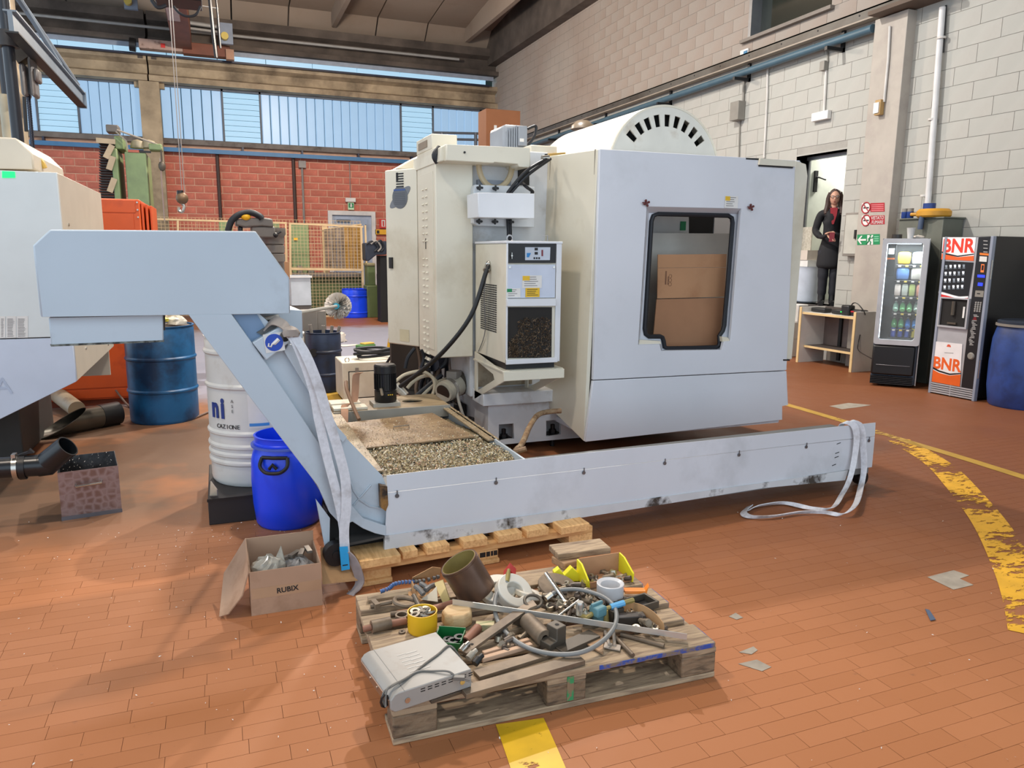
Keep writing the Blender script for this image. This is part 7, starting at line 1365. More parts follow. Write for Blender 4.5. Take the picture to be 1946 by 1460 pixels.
body = [(P(0, 0, .86), (.13, .10)), (P(0, 0, 1.02), (.115, .09)), (P(0, 0, 1.20), (.145, .10)), (P(0, 0, 1.335), (.10, .075)), (P(0, .01, 1.41), (.048, .048)), (P(0, .025, 1.46), (.05, .055)),
        (P(.17, 0, 1.32), (.055, .055)), (P(.225, -.02, 1.07), (.045, .045)), (P(.12, .16, 1.00), (.035, .035)), (P(.03, .22, 1.04), (.024, .028)),
        (P(-.17, 0, 1.32), (.055, .055)), (P(-.225, -.01, 1.07), (.045, .045)), (P(-.14, .17, .98), (.035, .035)), (P(-.05, .23, 1.02), (.024, .028)),
        (P(.085, 0, .80), (.085, .085)), (P(.075, .01, .46), (.055, .06)), (P(.075, -.01, .10), (.036, .04)), (P(.075, .02, .05), (.036, .038)), (P(.08, .14, .03), (.032, .022)),
        (P(-.085, 0, .80), (.085, .085)), (P(-.075, .01, .46), (.055, .06)), (P(-.075, -.01, .10), (.036, .04)), (P(-.075, .02, .05), (.036, .038)), (P(-.08, .14, .03), (.032, .022))]
ed = [(0, 1), (1, 2), (2, 3), (3, 4), (4, 5), (3, 6), (6, 7), (7, 8), (8, 9), (3, 10), (10, 11), (11, 12), (12, 13), (0, 14), (14, 15), (15, 16), (16, 17), (17, 18), (0, 19), (19, 20), (20, 21), (21, 22), (22, 23)]
bd = skinned('body', body, ed, coat, per); O('neck', MB().cyl(P(0, .012, 1.36), P(0, .025, 1.47), .046, .044, n=12), sk_m, per)
hm_ = MB().ball((0, 0, 0), 1, 20); R3 = MX(((wr_.x, fw.x, 0), (wr_.y, fw.y, 0), (0, 0, 1)))
def head_v(v):
    x, y, z = v; k = 1-.22*max(0, -z); y2 = y*(1-.12*max(0, z)); return P(0, .03, 1.545)+R3 @ V((x*.074*k, (y2*.095)*(1-.1*max(0, -z))+(.010*max(0, -z) if y > 0 else 0), z*.112))
hm_.v = [tuple(head_v(v)) for v in hm_.v]; O('head', hm_, sk_m, per)
O('nose', MB().ball(P(0, .125, 1.53), .014, 8, .8, 1, 1.5), sk_m, per); O('mouth', MB().ball(P(0, .113, 1.487), .018, 8, 1.2, .5, .35), mat('lips', (150, 70, 70), r=.5), per)
for s in (-1, 1):
    O('eye', MB().ball(P(.03*s, .110, 1.558), .011, 8), label_w, per); O('iris', MB().ball(P(.03*s, .119, 1.558), .0055, 8), inkd, per); O('ear', MB().ball(P(.076*s, .02, 1.54), .02, 8, .5, 1, 1.4), sk_m, per)
gl_ = MB()
for s in (-1, 1): gl_.tube([P(.032*s+.024*math.cos(t*.5236), .124, 1.556+.018*math.sin(t*.5236)) for t in range(12)], .0028, 5, close=True); gl_.tube([P(.054*s, .122, 1.558), P(.078*s, .03, 1.555)], .0025, 5)
O('glasses', gl_.tube([P(-.008, .126, 1.558), P(.008, .126, 1.558)], .0025, 5), inkd, per)
hair = mat('brown_hair', (58, 38, 30), r=.6, var=.15, sc=40); hr = MB().ball((0, 0, 0), 1, 20); hr.v = [tuple(P(0, .012, 1.57)+R3 @ V((v[0]*.088, min(v[1], .62)*.105, (v[2] if v[2] > -.2 else v[2]*1.0)*.112))) for v in hr.v]
for s in (-1, 1): hr.tube(spline([P(.06*s, .045, 1.62), P(.085*s, .03, 1.55), P(.092*s, .03, 1.45), P(.105*s, .05, 1.36), P(.10*s, .06, 1.30)], 4), [.03]*5+[.032]*6+[.034]*4+[.02]*2, 8)
O('hair', hr.tube(spline([P(0, -.07, 1.62), P(0, -.085, 1.48), P(0, -.09, 1.32)], 5), [.06]*4+[.07]*4+[.08]*3, 10), hair, per)
# coat, red top, boots
cp_v = [(P(0, -.005, .84), (.185, .125)), (P(0, 0, .62), (.205, .14)), (P(0, 0, .55), (.205, .14))]
coatv = [(P(0, -.01, 1.02), (.15, .108)), (P(0, -.01, 1.20), (.168, .115)), (P(0, -.012, 1.33), (.115, .082)), (P(.175, 0, 1.325), (.066, .064)), (P(.232, -.02, 1.07), (.058, .056)), (P(.13, .145, 1.005), (.046, .046)), (P(-.175, 0, 1.325), (.066, .064)), (P(-.232, -.01, 1.07), (.058, .056)), (P(-.15, .155, .985), (.046, .046)), (P(0, 0, .84), (.18, .13)), (P(0, 0, .60), (.20, .145)), (P(0, 0, .52), (.205, .15))]
skinned('coat', coatv, [(0, 1), (1, 2), (2, 3), (3, 4), (4, 5), (2, 6), (6, 7), (7, 8), (0, 9), (9, 10), (10, 11)], coat, per)
O('red_top', MB().ext([P(-.05, .066, 1.40), P(.05, .066, 1.40), P(.042, .098, 1.30), P(.012, .120, 1.17), P(-.012, .120, 1.17), P(-.042, .098, 1.30)], fw*.012).tube([P(.052*math.cos(t*.5236), .012+(.012+.052*math.sin(t*.5236)-.012), 1.395) for t in range(12)], .014, 6, close=True), mat('red_knit', (130, 24, 36), r=.8), per)
for s in (-1, 1):
    O('legging', MB().tube(spline([P(.083*s, 0, .80), P(.077*s, .012, .47), P(.076*s, 0, .30), P(.075*s, -.01, .12)], 5), [.092]*4+[.075]*3+[.066]*4+[.062]*3+[.05]*2, 12), leg_m, per)
    O('boot', MB().tube(spline([P(.075*s, -.008, .20), P(.075*s, -.005, .09), P(.076*s, .02, .045), P(.078*s, .09, .035), P(.08*s, .16, .028)], 4), [.052]*5+[.05]*4+[.046]*4+[.036]*4, 12), black, per)
def hand(wp, dr, up, s, nm):
    dr = dr.normalized(); sd = dr.cross(up).normalized()*s; V_ = [(wp, .026), (wp+dr*.045, .03)]; E_ = [(0, 1)]
    for k, (o, L) in enumerate(((-.026, .062), (-.009, .072), (.009, .068), (.025, .052))):
        b0 = wp+dr*.078+sd*o; n = len(V_); V_ += [(b0, .010), (b0+dr*L*.5-up*.008, .009), (b0+dr*L*.85-up*.03, .0075)]; E_ += [(1, n), (n, n+1), (n+1, n+2)]
    n = len(V_); V_ += [(wp+dr*.02-sd*.03, .012), (wp+dr*.055-sd*.052-up*.01, .010), (wp+dr*.08-sd*.05-up*.02, .008)]; E_ += [(0, n), (n, n+1), (n+1, n+2)]
    return skinned(nm, V_, E_, sk_m, per, 1)
hand(P(.03, .225, 1.04), (P(-.06, .26, 1.05)-P(.03, .22, 1.04)), V((0, 0, 1)), 1, 'hand'); hand(P(-.05, .232, 1.02), (P(.02, .28, .97)-P(-.05, .23, 1.02)), V((0, 0, 1)), -1, 'hand')
T('phone', MB().cbox(P(.0, .31, .985), .07, .012, .13, math.radians(-44)), mat('red_case', (120, 26, 36), r=.4), 'small dark red phone held by the person in the doorway', 'phone')
# step behind the bench
T('stair_step', MB().box(7.55, 8.29, 8.9, 9.9, 0, .27).box(7.85, 8.29, 8.9, 9.9, .27, .53).box(8.1, 8.29, 8.9, 9.9, .53, .79), mat('step_white', (190, 186, 180), r=.6), 'white steps leading up to the doorway, behind the bench', 'step', bev=.01)
# ================================================================= BENCH
bq0, bq1 = PZ(1512, 688), PZ(1617, 708); bu = (bq0-bq1).normalized(); bnn = V((-bu.y, bu.x, 0)); bnn = bnn if bnn.x > 0 else -bnn
bwm = mat('bench_white', (214, 210, 204), r=.5, var=.04); be = mat('bench_edge', (214, 186, 136), r=.5); bch = E('bench', bq1.lerp(bq0, .5), 'low white bench with pale wood edges and a lower shelf beside the snack machine', 'bench'); BLn = (bq0-bq1).length
def bbox(nm, m, a0, a1, d0, d1, z0, z1): P_ = [bq1+bu*a0+bnn*d0, bq1+bu*a1+bnn*d0, bq1+bu*a1+bnn*d1, bq1+bu*a0+bnn*d1]; return O(nm, MB().ext([V((p.x, p.y, z0)) for p in P_], (0, 0, z1-z0)), m, bch)
for a0 in (0, BLn-.04): bbox('end_panel', bwm, a0, a0+.04, .01, .48, 0, .80); bbox('edge_strip', be, a0, a0+.04, 0, .01, 0, .80)
bbox('top_shelf', bwm, .04, BLn-.04, .03, .46, .70, .73); bbox('edge_strip', be, .04, BLn-.04, .02, .03, .70, .73); bbox('lower_shelf', mat('shelf_dark', (70, 62, 58), r=.6), .04, BLn-.04, .10, .46, .22, .25); bbox('edge_strip', be, .04, BLn-.04, .09, .10, .22, .25); bbox('back_board', mat('bench_back', (120, 108, 104), r=.6), .04, BLn-.04, .45, .47, .25, .70)
bbox('back_post', black, BLn*.62, BLn*.62+.05, .42, .45, .05, .70); bbox('back_rail', mat('shelf_dark', (0, 0, 0)), .04, BLn-.04, .44, .47, .73, .80)
bp_ = lambda a, d, z: (lambda p: V((p.x, p.y, z)))(bq1+bu*a+bnn*d)
ang = math.atan2(bu.y, bu.x); bkm = mat('charger_black', (26, 26, 28), r=.45)
T('charger', MB().cbox(bp_(.80, .2, .765), .26, .14, .06, ang), bkm, 'flat black case at the far end of the bench top', 'case', bev=.015); T('charger', MB().cbox(bp_(.46, .2, .765), .20, .13, .06, ang), bkm, 'flat black case in the middle of the bench top', 'case', bev=.015)
cg = E('tool_bag', bp_(.28, .18, .73), 'dark power tool with green light and looped strap on the bench', 'tool'); O('body', MB().cbox(bp_(.29, .16, .80), .14, .12, .14, ang).cbox(bp_(.16, .2, .775), .24, .14, .085, ang), bkm, cg, bev=.02); O('strap', MB().ribbon(spline([bp_(.22, .12, .82), bp_(.18, .12, .90), bp_(.10, .12, .90), bp_(.02, .14, .82), bp_(.0, .16, .76)], 5), V((.02, .03, 0)), .01), bkm, cg); O('green_light', MB().cbox(bp_(.345, .095, .775), .012, .008, .012, ang), mat('led_green', (40, 240, 80), emit=2.5), cg); O('red_mark', MB().cbox(bp_(.18, .125, .79), .05, .006, .02, ang), sred, cg)

# ================================================================= SNACK MACHINE
S0, S1 = PZ(1652, 732), PZ(1727, 738); su = (S1-S0).normalized(); sn = V((-su.y, su.x, 0)); sn = sn if sn.x > 0 else -sn; SW = (S1-S0).length+.06; SH = hz_ = 1.73; SD = .62
SM = MX(((su.x, sn.x, 0, S0.x), (su.y, sn.y, 0, S0.y), (0, 0, 1, 0), (0, 0, 0, 1)))
sil = mat('vending_silver', (184, 184, 186), r=.35, m=.1); slt = mat('vending_slate', (92, 98, 112), r=.5, var=.04)
sn_ = E('snack_machine', S0, 'grey glass-fronted snack vending machine with lit shelves', 'vending machine')
def sb(nm, m, *a, par_=None, bev=.004): return O(nm, MB().box(*a).xf(SM), m, par_ or sn_, bev=bev)
O('cabinet', MB().box(0, .03, .06, SD, .05, SH).box(SW-.03, SW, .06, SD, .03, SH).box(.03, SW-.03, SD-.03, SD, .05, SH).box(.03, SW-.03, .06, SD, SH-.05, SH).box(.03, SW-.03, .06, SD, .03, .50).xf(SM), slt, sn_)
sb('side_trim', sil, SW-.005, SW+.006, .0, .06, .03, SH); sb('lower_door', black, .0, SW-.03, -.02, .06, .14, .49, bev=.02); sb('delivery_flap_edge', mat('flap_silver', (140, 140, 146), r=.3, m=.6), .05, SW-.07, -.026, -.02, .255, .262)
for k in range(5): sb('vent_slat', black, .0, SW-.03, -.012, .05, .03+.02*k, .042+.02*k, bev=0)
O('door_frame', MB().prism(rrect(0, SW, .50, SH, .03), 'y', -.02, .055, [rrect(.045, SW-.06, .56, SH-.05, .03)]).xf(SM), sil, sn_, bev=.004)
O('glass', MB().box(.045, SW-.06, .0, .006, .56, SH-.05).xf(SM), mat('vending_glass', (220, 230, 230), r=.02, alpha=.10, spec=.6), sn_)
sb('interior', mat('vending_inside', (40, 40, 42), r=.6), .03, SW-.03, SD-.05, SD-.03, .5, SH-.05)
led = mat('led_strip', (226, 240, 250), emit=5); O('led_strip', MB().box(.05, .058, .012, .022, .58, SH-.06).xf(SM), led, sn_); O('top_light', MB().box(.06, SW-.08, .05, .08, SH-.062, SH-.056).xf(SM), led, sn_)
sb('keypad_panel', black, .05, .15, .02, .05, 1.30, SH-.06); sb('payment_display', mat('display_white', (226, 236, 236), emit=.9), .07, .13, .012, .02, 1.55, 1.62); sb('orange_strip', mat('strip_orange', (226, 120, 40), r=.5), .052, .14, .014, .02, 1.49, 1.51)
shelf = mat('shelf_black', (30, 30, 32), r=.5); tagm = mat('price_tag', (226, 206, 90), r=.5); tagw = label_w
levels = (.68, .87, 1.06, 1.25, 1.43)
for z in levels:
    s = sb('shelf', shelf, .16, SW-.065, .10, .5, z-.012, z)
    for k in range(4): O('price_tag', MB().box(.185+.075*k, .215+.075*k, .094, .1, z-.022, z-.004).xf(SM), tagm if k % 2 else tagw, s)
SMI = lambda x, y, z: SM @ V((x, y, z))
canm = [(60, 84, 170), (50, 76, 160), (66, 96, 180), (206, 196, 70)]
for k in range(4): T('drink_can', MB().lathe([(.02, 0), (.029, .008), (.03, .10), (.024, .115), (0, .113)], SMI(.20+.072*k, .15, .58), 16), mat('can_%d' % k, canm[k], r=.3, m=.4), ('leftmost blue', 'second blue', 'third blue', 'yellow')[k]+' can on the bottom of the snack machine', 'can')
T('can_ledge', MB().box(.16, SW-.065, .1, .5, .56, .579).xf(SM), shelf, 'dark ledge under the cans in the snack machine', 'ledge')
for row, z, cols in ((0, .68, ((70, 140, 84), (90, 160, 110), (40, 110, 190), (60, 130, 200))), (1, .87, ((150, 190, 170), (110, 180, 120), (120, 190, 130), (170, 200, 190)))):
    for k in range(4):
        M_ = SM @ MX.Translation((.20+.072*k, .13, z+.035)) @ MX.Rotation(-.5, 4, 'X'); b_ = E('drink_bottle', SMI(.20+.072*k, .15, z), ('first', 'second', 'third', 'fourth')[k]+' bottle from the left on the '+('lower', 'upper')[row]+' bottle shelf of the snack machine', 'bottle', 'bottles on the '+('lower', 'upper')[row]+' bottle shelf')
        O('bottle_body', MB().lathe([(.024, -.0), (.03, .012), (.03, .10), (.012, .145), (.012, .155)], (0, 0, 0), 14, M=MX.Identity(3)).xf(SM @ MX.Translation((.20+.072*k, .11, z+.03)) @ MX.Rotation(-1.0, 4, 'X')), mat('bottle_%d%d' % (row, k), cols[k], r=.15), b_); O('cap', MB().cyl((0, 0, .155), (0, 0, .175), .013, n=10).xf(SM @ MX.Translation((.20+.072*k, .11, z+.03)) @ MX.Rotation(-1.0, 4, 'X')), label_w, b_)
bagc = {1.06: ((214, 206, 196), (190, 200, 190), (170, 190, 110), (206, 150, 130)), 1.25: ((90, 130, 190), (196, 196, 186)), 1.43: ((214, 180, 50), (196, 206, 206))}
names = {1.06: ('white and red', 'white', 'green', 'pinkish'), 1.25: ('blue', 'cream'), 1.43: ('yellow', 'silvery')}
for z, cs_ in bagc.items():
    n = len(cs_); w = .30/n
    for k, c in enumerate(cs_):
        mb = MB().ball((0, 0, 0), 1, 12); mb.v = [(math.copysign(abs(v[0])**.4, v[0])*w*.46, v[1]*.035*(1-abs(v[2])**4*.8), math.copysign(abs(v[2])**.45, v[2])*.075) for v in mb.v]; mb.xf(SM @ MX.Translation((.165+w*(k+.5), .13, z+.075)))
        T('snack_bag', mb, mat('bag_%d_%d' % (int(z*100), k), c, r=.25, var=.1, sc=20), names[z][k]+' snack bag on the '+{1.06: 'third', 1.25: 'second', 1.43: 'top'}[z]+' shelf of the snack machine', 'snack bag')
T('thin_cable', MB().tube(spline([bp_(-.004, .1, .50), bp_(-.03, .05, .38), bp_(-.10, .0, .30), SMI(-.006, .02, .32)], 6), .006, 6), black, 'thin black cable drooping between bench and snack machine', 'cable')
iL = bpy.data.lights.new('vending_light', 'AREA'); iL.shape = 'RECTANGLE'; iL.size = .35; iL.size_y = .05; iL.energy = 16; iL.color = (.9, .97, 1); io = bpy.data.objects.new('vending_light', iL); COL.objects.link(io); io.matrix_world = SM @ MX.Translation((.25, .06, SH-.07)) @ MX.Rotation(.25, 4, 'X')
# items on top: cabinet, tools
gc = E('grey_cabinet', SMI(.3, .6, 0), 'dull green-grey metal cabinet behind the snack machine with tools on top', 'cabinet'); gcm = mat('cabinet_greygreen', (96, 98, 88), r=.6, var=.06)
ca_, cbb = PX(1709, 418, 7.95), PX(1790, 447, 7.95); O('body', MB().box(7.95, 8.28, cbb.y, ca_.y, 0, ca_.z), gcm, gc, bev=.008); O('top_plate', MB().box(7.93, 8.29, cbb.y-.02, ca_.y+.02, ca_.z, ca_.z+.015), gcm, gc)
mk0 = PX(1750, 427, 7.945); O('orange_logo', MB().ext([mk0+V((0, y, z)) for y, z in ((.035, -.05), (.035, .05), (0, .02), (-.035, .05), (-.035, -.05), (-.015, -.05), (-.015, 0), (0, -.015), (.015, 0), (.015, -.05))], (-.003, 0, 0)), mat('logo_orange', (206, 130, 70), r=.5), gc)
zt2 = ca_.z+.016; py = lambda x: PX(x, 415, 8.0).y
yt = E('yellow_tool', (8.05, py(1765), zt2), 'dirty yellow round power tool lying on the green-grey cabinet', 'tool'); ytm = mat('dirty_yellow', (190, 136, 36), r=.5, var=.12); O('body', MB().lathe([(.17, 0), (.19, .02), (.19, .07), (.16, .10), (0, .105)], (8.05, py(1768), zt2), 24).xf(MX.Identity(4)), ytm, yt); O('handle', MB().cyl((8.0, py(1752), zt2+.04), (7.98, py(1733), zt2+.045), .022, n=10), ytm, yt); O('plug', MB().tube([(7.90, py(1764), zt2+.05), (7.90, py(1763), zt2-.02), (7.9, py(1762), zt2-.14)], [.02, .03, .03], 10), mat('plug_grey_blue', (66, 78, 100), r=.5), yt)
T('blue_cap', MB().cyl((8.06, py(1757), zt2+.106), (8.06, py(1757), zt2+.17), .07, n=18), mat('cap_blue', (24, 54, 120), r=.4), 'dark blue round lid on the dirty yellow tool', 'lid')
for k, x in enumerate((1719, 1729)): j = E('jar', (8.0, py(x), zt2), ('blue jar with pale lid at the left on the green-grey cabinet', 'blue jar right of the other jar on the green-grey cabinet')[k], 'jar'); O('glass', MB().lathe([(.035, 0), (.04, .01), (.04, .08), (0, .08)], (8.0, py(x), zt2), 14), mat('cap_blue', (0, 0, 0)), j); O('lid', MB().cyl((8.0, py(x), zt2+.08), (8.0, py(x), zt2+.12), .036, n=14), gbx, j)
sc0 = SMI(.28, .15, SH); T('paper_cup', MB().lathe([(.03, 0), (.045, .12), (.05, .125), (.042, .125), (.028, .01), (0, .01)], (sc0.x, sc0.y, SH+.001), 18), label_w, 'white paper cup on top of the snack machine', 'cup'); sc1 = SMI(.14, .2, SH); T('dark_can', MB().lathe([(.05, 0), (.055, .005), (.055, .05), (0, .052)], (sc1.x, sc1.y, SH+.001), 16), mat('dark_tin', (46, 40, 36), r=.4), 'low dark tin left of the paper cup', 'tin')
sc2 = SMI(.36, .3, SH); T('cloth', crumple((sc2.x, sc2.y, SH+.02), (.08, .06, .025), 12, 30, .2), mat('white_rag', (0, 0, 0)), 'crumpled pale cloth right of the paper cup', 'cloth')
# ================================================================= COFFEE MACHINE
C0, C1 = PZ(1764.5, 746), PZ(1853, 763); cu_ = (C1-C0).normalized(); cn = V((-cu_.y, cu_.x, 0)); cn = cn if cn.x > 0 else -cn; CW = (C1-C0).length; CHt = 1.745
CM = MX(((cu_.x, cn.x, 0, C0.x), (cu_.y, cn.y, 0, C0.y), (0, 0, 1, 0), (0, 0, 0, 1)))
def PCf(x, y, d=0): return PP(x, y, C0-cn*d, cn)
cf = E('coffee_machine', C0, 'tall black hot drinks vending machine with orange and white lettered front', 'vending machine'); bkv = mat('vending_black', (22, 22, 25), r=.35)
O('cabinet', MB().box(0, CW, .03, .74, .03, CHt).xf(CM), bkv, cf, bev=.006); O('edge_trim', MB().box(CW-.03, CW, -.02, .03, .0, CHt).box(0, .03, -.012, .03, 0, CHt).xf(CM), mat('trim_grey_blue', (136, 142, 156), r=.4), cf, bev=.004); O('front_column', MB().box(CW*.70, CW-.03, -.012, .03, .13, CHt-.01).xf(CM), bkv, cf)
def cq(nm, pts, m, d=.004, par_=None): return O(nm, MB().ext([PCf(x, y, d) for x, y in pts], -cn*.002), m, par_ or cf)
wv_ = mat('vending_white', (226, 222, 222), r=.3, emit=.12); orr = mat('vending_orange', (222, 84, 34), r=.35, emit=.15); rdd = mat('vending_red', (190, 40, 36), r=.35, emit=.1); dko = mat('deep_orange', (214, 92, 30), r=.4)
O('front_panel', MB().box(.03, CW*.70, -.001, .03, .13, CHt-.01).xf(CM), mat('panel_silver', (176, 176, 180), r=.35, m=.3), cf)
cq('logo_panel', [(1792, 451), (1855, 451), (1850, 496), (1789, 493)], wv_); cq('logo_band', [(1790, 482), (1800, 484), (1820, 489), (1851, 486), (1850, 496), (1789, 493)], mat('band_orange', (226, 90, 34), r=.35, emit=.15), .0045)
cq('swoosh', [(1790, 478), (1798, 481), (1820, 486), (1851, 482), (1851, 484), (1820, 488.5), (1798, 484), (1790, 481)], bkv, .0055)
def ctxt(s, q, size, m, d=.006, sx=1): p = PCf(*q, d); return txt('lettering', s, p, cu_, (0, 0, 1), size, m, cf, sx=sx, bold=.006)
ctxt('BNR', (1820.5, 468.5), .205, mat('letter_red', (214, 56, 36), r=.35, emit=.15), .006, .92)
cq('screen_panel', [(1789, 496), (1850, 499), (1840, 565), (1838, 566), (1812, 561), (1784, 552)], bkv, .005)
cq('red_panel', [(1784, 557), (1800, 561), (1820, 567), (1839, 566), (1838, 580), (1783, 575)], rdd, .005); cq('white_wave', [(1784, 554), (1800, 558), (1822, 564), (1840, 563), (1840, 566), (1822, 568), (1800, 562), (1784, 558)], wv_, .0062)
ic = mat('icon_white', (226, 232, 240), emit=.7); icb = mat('icon_grey', (130, 140, 150), emit=.3)
for r in range(4):
    for k in range(5):
        x = 1798.5+8.3*k-1.0*r; y = 507+13*r-.3*k; cq('drink_icon', [(x-2.2, y-3), (x+2.2, y-3), (x+1.6, y+2), (x-1.6, y+2)], ic if (r+k) % 4 else icb, .006)
        cq('icon_caption', [(x-2.4, y+3), (x+2.4, y+3), (x+2.4, y+4.2), (x-2.4, y+4.2)], icb, .006)
O('dispense_bay', MB().prism([(.035, .76), (CW*.70-.01, .76), (CW*.70-.01, 1.09), (.035, 1.09)], 'y', -.03, .0, [[(.05, .78), (CW*.70-.03, .78), (CW*.70-.03, 1.075), (.05, 1.075)]]).xf(CM), mat('panel_silver', (0, 0, 0)), cf)
O('bay_inside', MB().box(.05, CW*.70-.03, -.008, -.004, .78, 1.075).xf(CM), dark, cf); O('cup_holder', MB().box(.15, .25, -.028, -.01, .80, .82).xf(CM), dsteel, cf); O('spout', MB().cyl((.2, -.018, .9), (.2, -.018, 1.05), .02, n=10).xf(CM), dsteel, cf); O('bay_handle', MB().box(CW*.70-.065, CW*.70-.045, -.034, -.028, .88, 1.0).xf(CM), label_w, cf)
cq('lower_panel', [(1778, 649), (1829, 654), (1824, 735), (1770, 725)], mat('poster_white', (220, 216, 216), r=.4), .006); cq('orange_field', [(1772, 702), (1785, 709), (1805, 714), (1826, 712), (1824, 735), (1770, 725)], dko, .0066); cq('swoosh', [(1772.5, 697), (1785, 704), (1805, 710), (1826, 709), (1826, 711), (1805, 713), (1785, 707), (1772.5, 701)], bkv, .0075)
ctxt('BNR', (1799, 693.5), .185, mat('letter_orange', (222, 94, 34), r=.4), .008, .92); txt('lettering', 'Buonristoro', PCf(1803, 665, .007), cu_, (0, 0, 1), .06, ink, cf); cq('sun_mark', [(1799, 659), (1801, 655), (1804, 654.5), (1806.5, 656.5), (1807.5, 660)], mat('sun_orange', (206, 84, 54), r=.5), .007)
cq('fine_print', [(1795, 670), (1812, 671), (1812, 672), (1795, 671)], ink, .007)
for k in range(5): O('vent_slat', MB().box(.03, CW-.03, -.014, .02, .015+.024*k, .03+.024*k).xf(CM), mat('panel_silver', (0, 0, 0)), cf)
O('vent_divider', MB().box(CW*.47, CW*.49, -.016, .02, .01, .13).xf(CM), mat('panel_silver', (0, 0, 0)), cf)
gp2 = mat('print_pale', (170, 168, 166), r=.5)
for i in range(4): cq('side_print', [(1869, 457+7*i), (1877, 457.5+7*i), (1877, 459+7*i), (1869, 458.5+7*i)], gp2, .013)
cq('side_orange', [(1862, 480.5), (1879, 482), (1879, 486), (1862, 484.5)], mat('strip_orange', (0, 0, 0)), .013); cq('side_label', [(1862, 487), (1876, 488), (1875, 498), (1861, 497)], label_w, .013)
cq('phone_icon', [(1865, 502), (1871, 502.5), (1869.5, 518), (1863.5, 517.5)], mat('icon_orange', (226, 110, 50), emit=.5), .013); cq('phone_icon_screen', [(1866, 504), (1870, 504.4), (1869, 514), (1865, 513.6)], bkv, .0135)
cq('blue_display', [(1858, 522), (1872, 523), (1871.5, 528), (1857.5, 527)], mat('display_blue', (30, 50, 240), emit=1.6), .013); cq('coin_slot_light', [(1859, 537), (1868, 538), (1867, 544), (1858, 543)], mat('display_blue', (0, 0, 0)), .013); cq('coin_plate', [(1854, 552), (1870, 553), (1868.5, 565), (1852.5, 564)], gbx, .013); cq('coin_slot', [(1857, 557), (1863, 557.5), (1862.5, 559.5), (1856.5, 559)], bkv, .0138)
for r in range(5):
    for k in range(3): p = PCf(1855+4.6*k-.6*r, 575+4*r+.3*k, .013); O('key', MB().cyl(p, p-cn*.004, .011, n=8), steelb, cf)
for k in range(22):
    y = 598+2.7*k; x0 = 1850-.42*k+1.5*math.sin(k); L = 7+2.5*math.sin(k*2.1); cq('side_print', [(x0, y), (x0+L, y+.4), (x0+L, y+1.6), (x0, y+1.2)], sred if k in (2, 3) else gp2, .013)
p = PCf(1845, 677, .013); O('coin_return', MB().cyl(p, p-cn*.012, .04, .03, n=16), gbx, cf)
O('hinge', MB().cyl(CM @ V((CW+.004, .0, 1.30)), CM @ V((CW+.004, .0, 1.5)), .010, n=8).cyl(CM @ V((CW+.004, .0, .25)), CM @ V((CW+.004, .0, .45)), .010, n=8), steelb, cf)
# blue drum at right
dc = PZ(1925, 780); DX, DY_ = dc.x+.27, dc.y+.14
bd5 = E('plastic_drum', (DX, DY_, 0), 'large dull blue plastic drum at the right edge beside the hot drinks machine', 'drum'); dbl = mat('dull_blue_drum', (40, 66, 128), r=.45, var=.08, c2=(30, 44, 84), t2=.56, sc2=3)
O('shell', MB().lathe([(0, 0), (.26, 0), (.275, .02), (.30, .2), (.305, .45), (.295, .70), (.27, .80), (.255, .84), (.255, .86), (0, .86)], (DX, DY_, 0), 40), dbl, bd5); O('lid', MB().lathe([(.265, .84), (.27, .85), (.27, .885), (.25, .895), (.23, .885), (0, .885)], (DX, DY_, 0), 40), mat('drum_lid', (36, 44, 58), r=.5), bd5); O('lid_ring', MB().pipe((DX, DY_, .835), (DX, DY_, .86), .283, .262, 40), gs, bd5)
# ================================================================= FLOOR PAINT AND CRUMBS
def worn(n, c, t):
    M = mat(n, c, r=.5, var=.08, sc=8); T = M.node_tree; b = T.nodes['Principled BSDF']; tc = T.nodes.new('ShaderNodeTexCoord'); mp = T.nodes.new('ShaderNodeMapping'); mp.inputs['Scale'].default_value = (1, 2.2, 1); nz = T.nodes.new('ShaderNodeTexNoise'); nz.inputs['Scale'].default_value = 13; nz.inputs['Detail'].default_value = 9; nz.inputs['Roughness'].default_value = .68
    n2 = T.nodes.new('ShaderNodeTexNoise'); n2.inputs['Scale'].default_value = 2.2; T.links.new(tc.outputs['Object'], n2.inputs['Vector']); ad = T.nodes.new('ShaderNodeMath'); ad.operation = 'MULTIPLY_ADD'; ad.inputs[1].default_value = .9; T.links.new(n2.outputs['Fac'], ad.inputs[0])
    T.links.new(tc.outputs['Object'], mp.inputs[0]); T.links.new(mp.outputs[0], nz.inputs['Vector']); T.links.new(nz.outputs['Fac'], ad.inputs[2]); mr = T.nodes.new('ShaderNodeMapRange'); mr.inputs[1].default_value = t-.03; mr.inputs[2].default_value = t+.03; mr.inputs[3].default_value = 1; mr.inputs[4].default_value = 0; T.links.new(ad.outputs[0], mr.inputs[0]); T.links.new(mr.outputs[0], b.inputs['Alpha']); return M
yl = worn('worn_yellow_paint', (214, 160, 34), .985); yl0 = worn('yellow_paint_solid', (224, 178, 30), 1.16); yl2 = worn('faded_olive_paint', (176, 138, 50), 1.12)
def stripe(cl, w, m, lab):
    cl = spline(cl, 6); vs = []
    for i, p in enumerate(cl):
        t = (cl[min(i+1, len(cl)-1)]-cl[max(i-1, 0)]).normalized(); s = V((-t.y, t.x, 0))*w/2; vs += [(p-s)+V((0, 0, .0022)), (p+s)+V((0, 0, .0022))]
    return O('floor_line', MB().add(vs, [(2*i, 2*i+1, 2*i+3, 2*i+2) for i in range(len(cl)-1)]), m, None, lab, 'floor line', smooth=False)
stripe([PZ(988, 1372), PZ(1022, 1459), PZ(1050, 1540)], .165, yl0, 'yellow painted floor line coming out from under the old pallet')
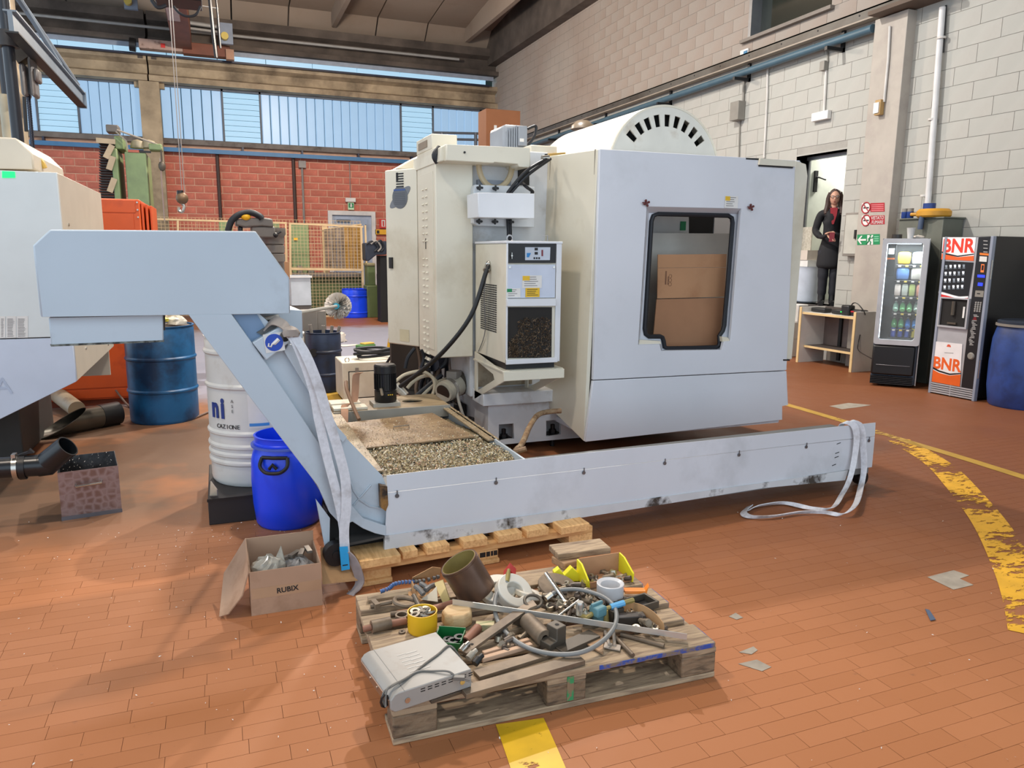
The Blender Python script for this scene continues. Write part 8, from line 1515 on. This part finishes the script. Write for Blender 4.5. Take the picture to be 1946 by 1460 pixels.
stripe([PZ(1705, 835), PZ(1780, 880), PZ(1830, 930), PZ(1885, 1000), PZ(1930, 1085), PZ(1955, 1150), PZ(1970, 1210)], .20, yl, 'broad worn yellow line curving towards the right edge of the floor')
stripe([PZ(1480, 765), PZ(1600, 800), PZ(1690, 829), PZ(1820, 868), PZ(1960, 912)], .10, yl2, 'narrow faded yellow line crossing the floor at right'); stripe([PZ(610, 700), PZ(640, 770)], .2, yl2, 'yellow floor patch beside the small cream cabinet')
fp_ = mat('floor_filler', (150, 140, 126), r=.6, var=.12, sc=14)
for k, P_ in enumerate((((1762, 1097), (1812, 1084), (1842, 1094), (1824, 1100), (1850, 1112), (1812, 1121)), ((1576, 772), (1612, 766), (1656, 770), (1632, 774), (1600, 778)), ((1404, 1240), (1432, 1229), (1440, 1236), (1428, 1244)), ((1403, 1262), (1438, 1254), (1466, 1268), (1448, 1276)), ((1385, 1172), (1398, 1165), (1412, 1174), (1400, 1178)))): 
    T('floor_patch', MB().ext([PZ(x, y, .0012) for x, y in P_], (0, 0, .0006)), fp_, ('largest grey filler patch in the floor at right, notched', 'grey filler patch in the floor before the snack machine', 'small grey patch right of the old pallet', 'bow-shaped grey patch right of the old pallet', 'tiny grey patch behind the right corner of the old pallet')[k], 'floor patch', smooth=False)
T('plastic_scrap', MB().ext([PZ(1758, 1158, .002), PZ(1766, 1160, .002), PZ(1778, 1178, .004), PZ(1768, 1180, .004)], (0, 0, .002)), mat('blue_grey_scrap', (70, 86, 110), r=.5), 'small blue-grey scrap lying on the floor at right', 'scrap')
random.seed(77); fl = MB()
for k in range(560):
    r = random.random()
    if r < .45: x, y = random.gauss(.15, .45), random.gauss(4.1, .35)
    elif r < .75: x, y = random.uniform(-1.4, .5), random.uniform(2.0, 4.6)
    else: x, y = random.uniform(-.5, 4.2), random.uniform(1.2, 4.0)
    flake(V((x, y, .004)), random.uniform(.002, .006), .2)
O('swarf_crumbs', fl, mat('swarf_white', (222, 214, 204), r=.5), None, 'pale metal chips scattered over the tiled floor', 'swarf', kind='stuff', smooth=False)
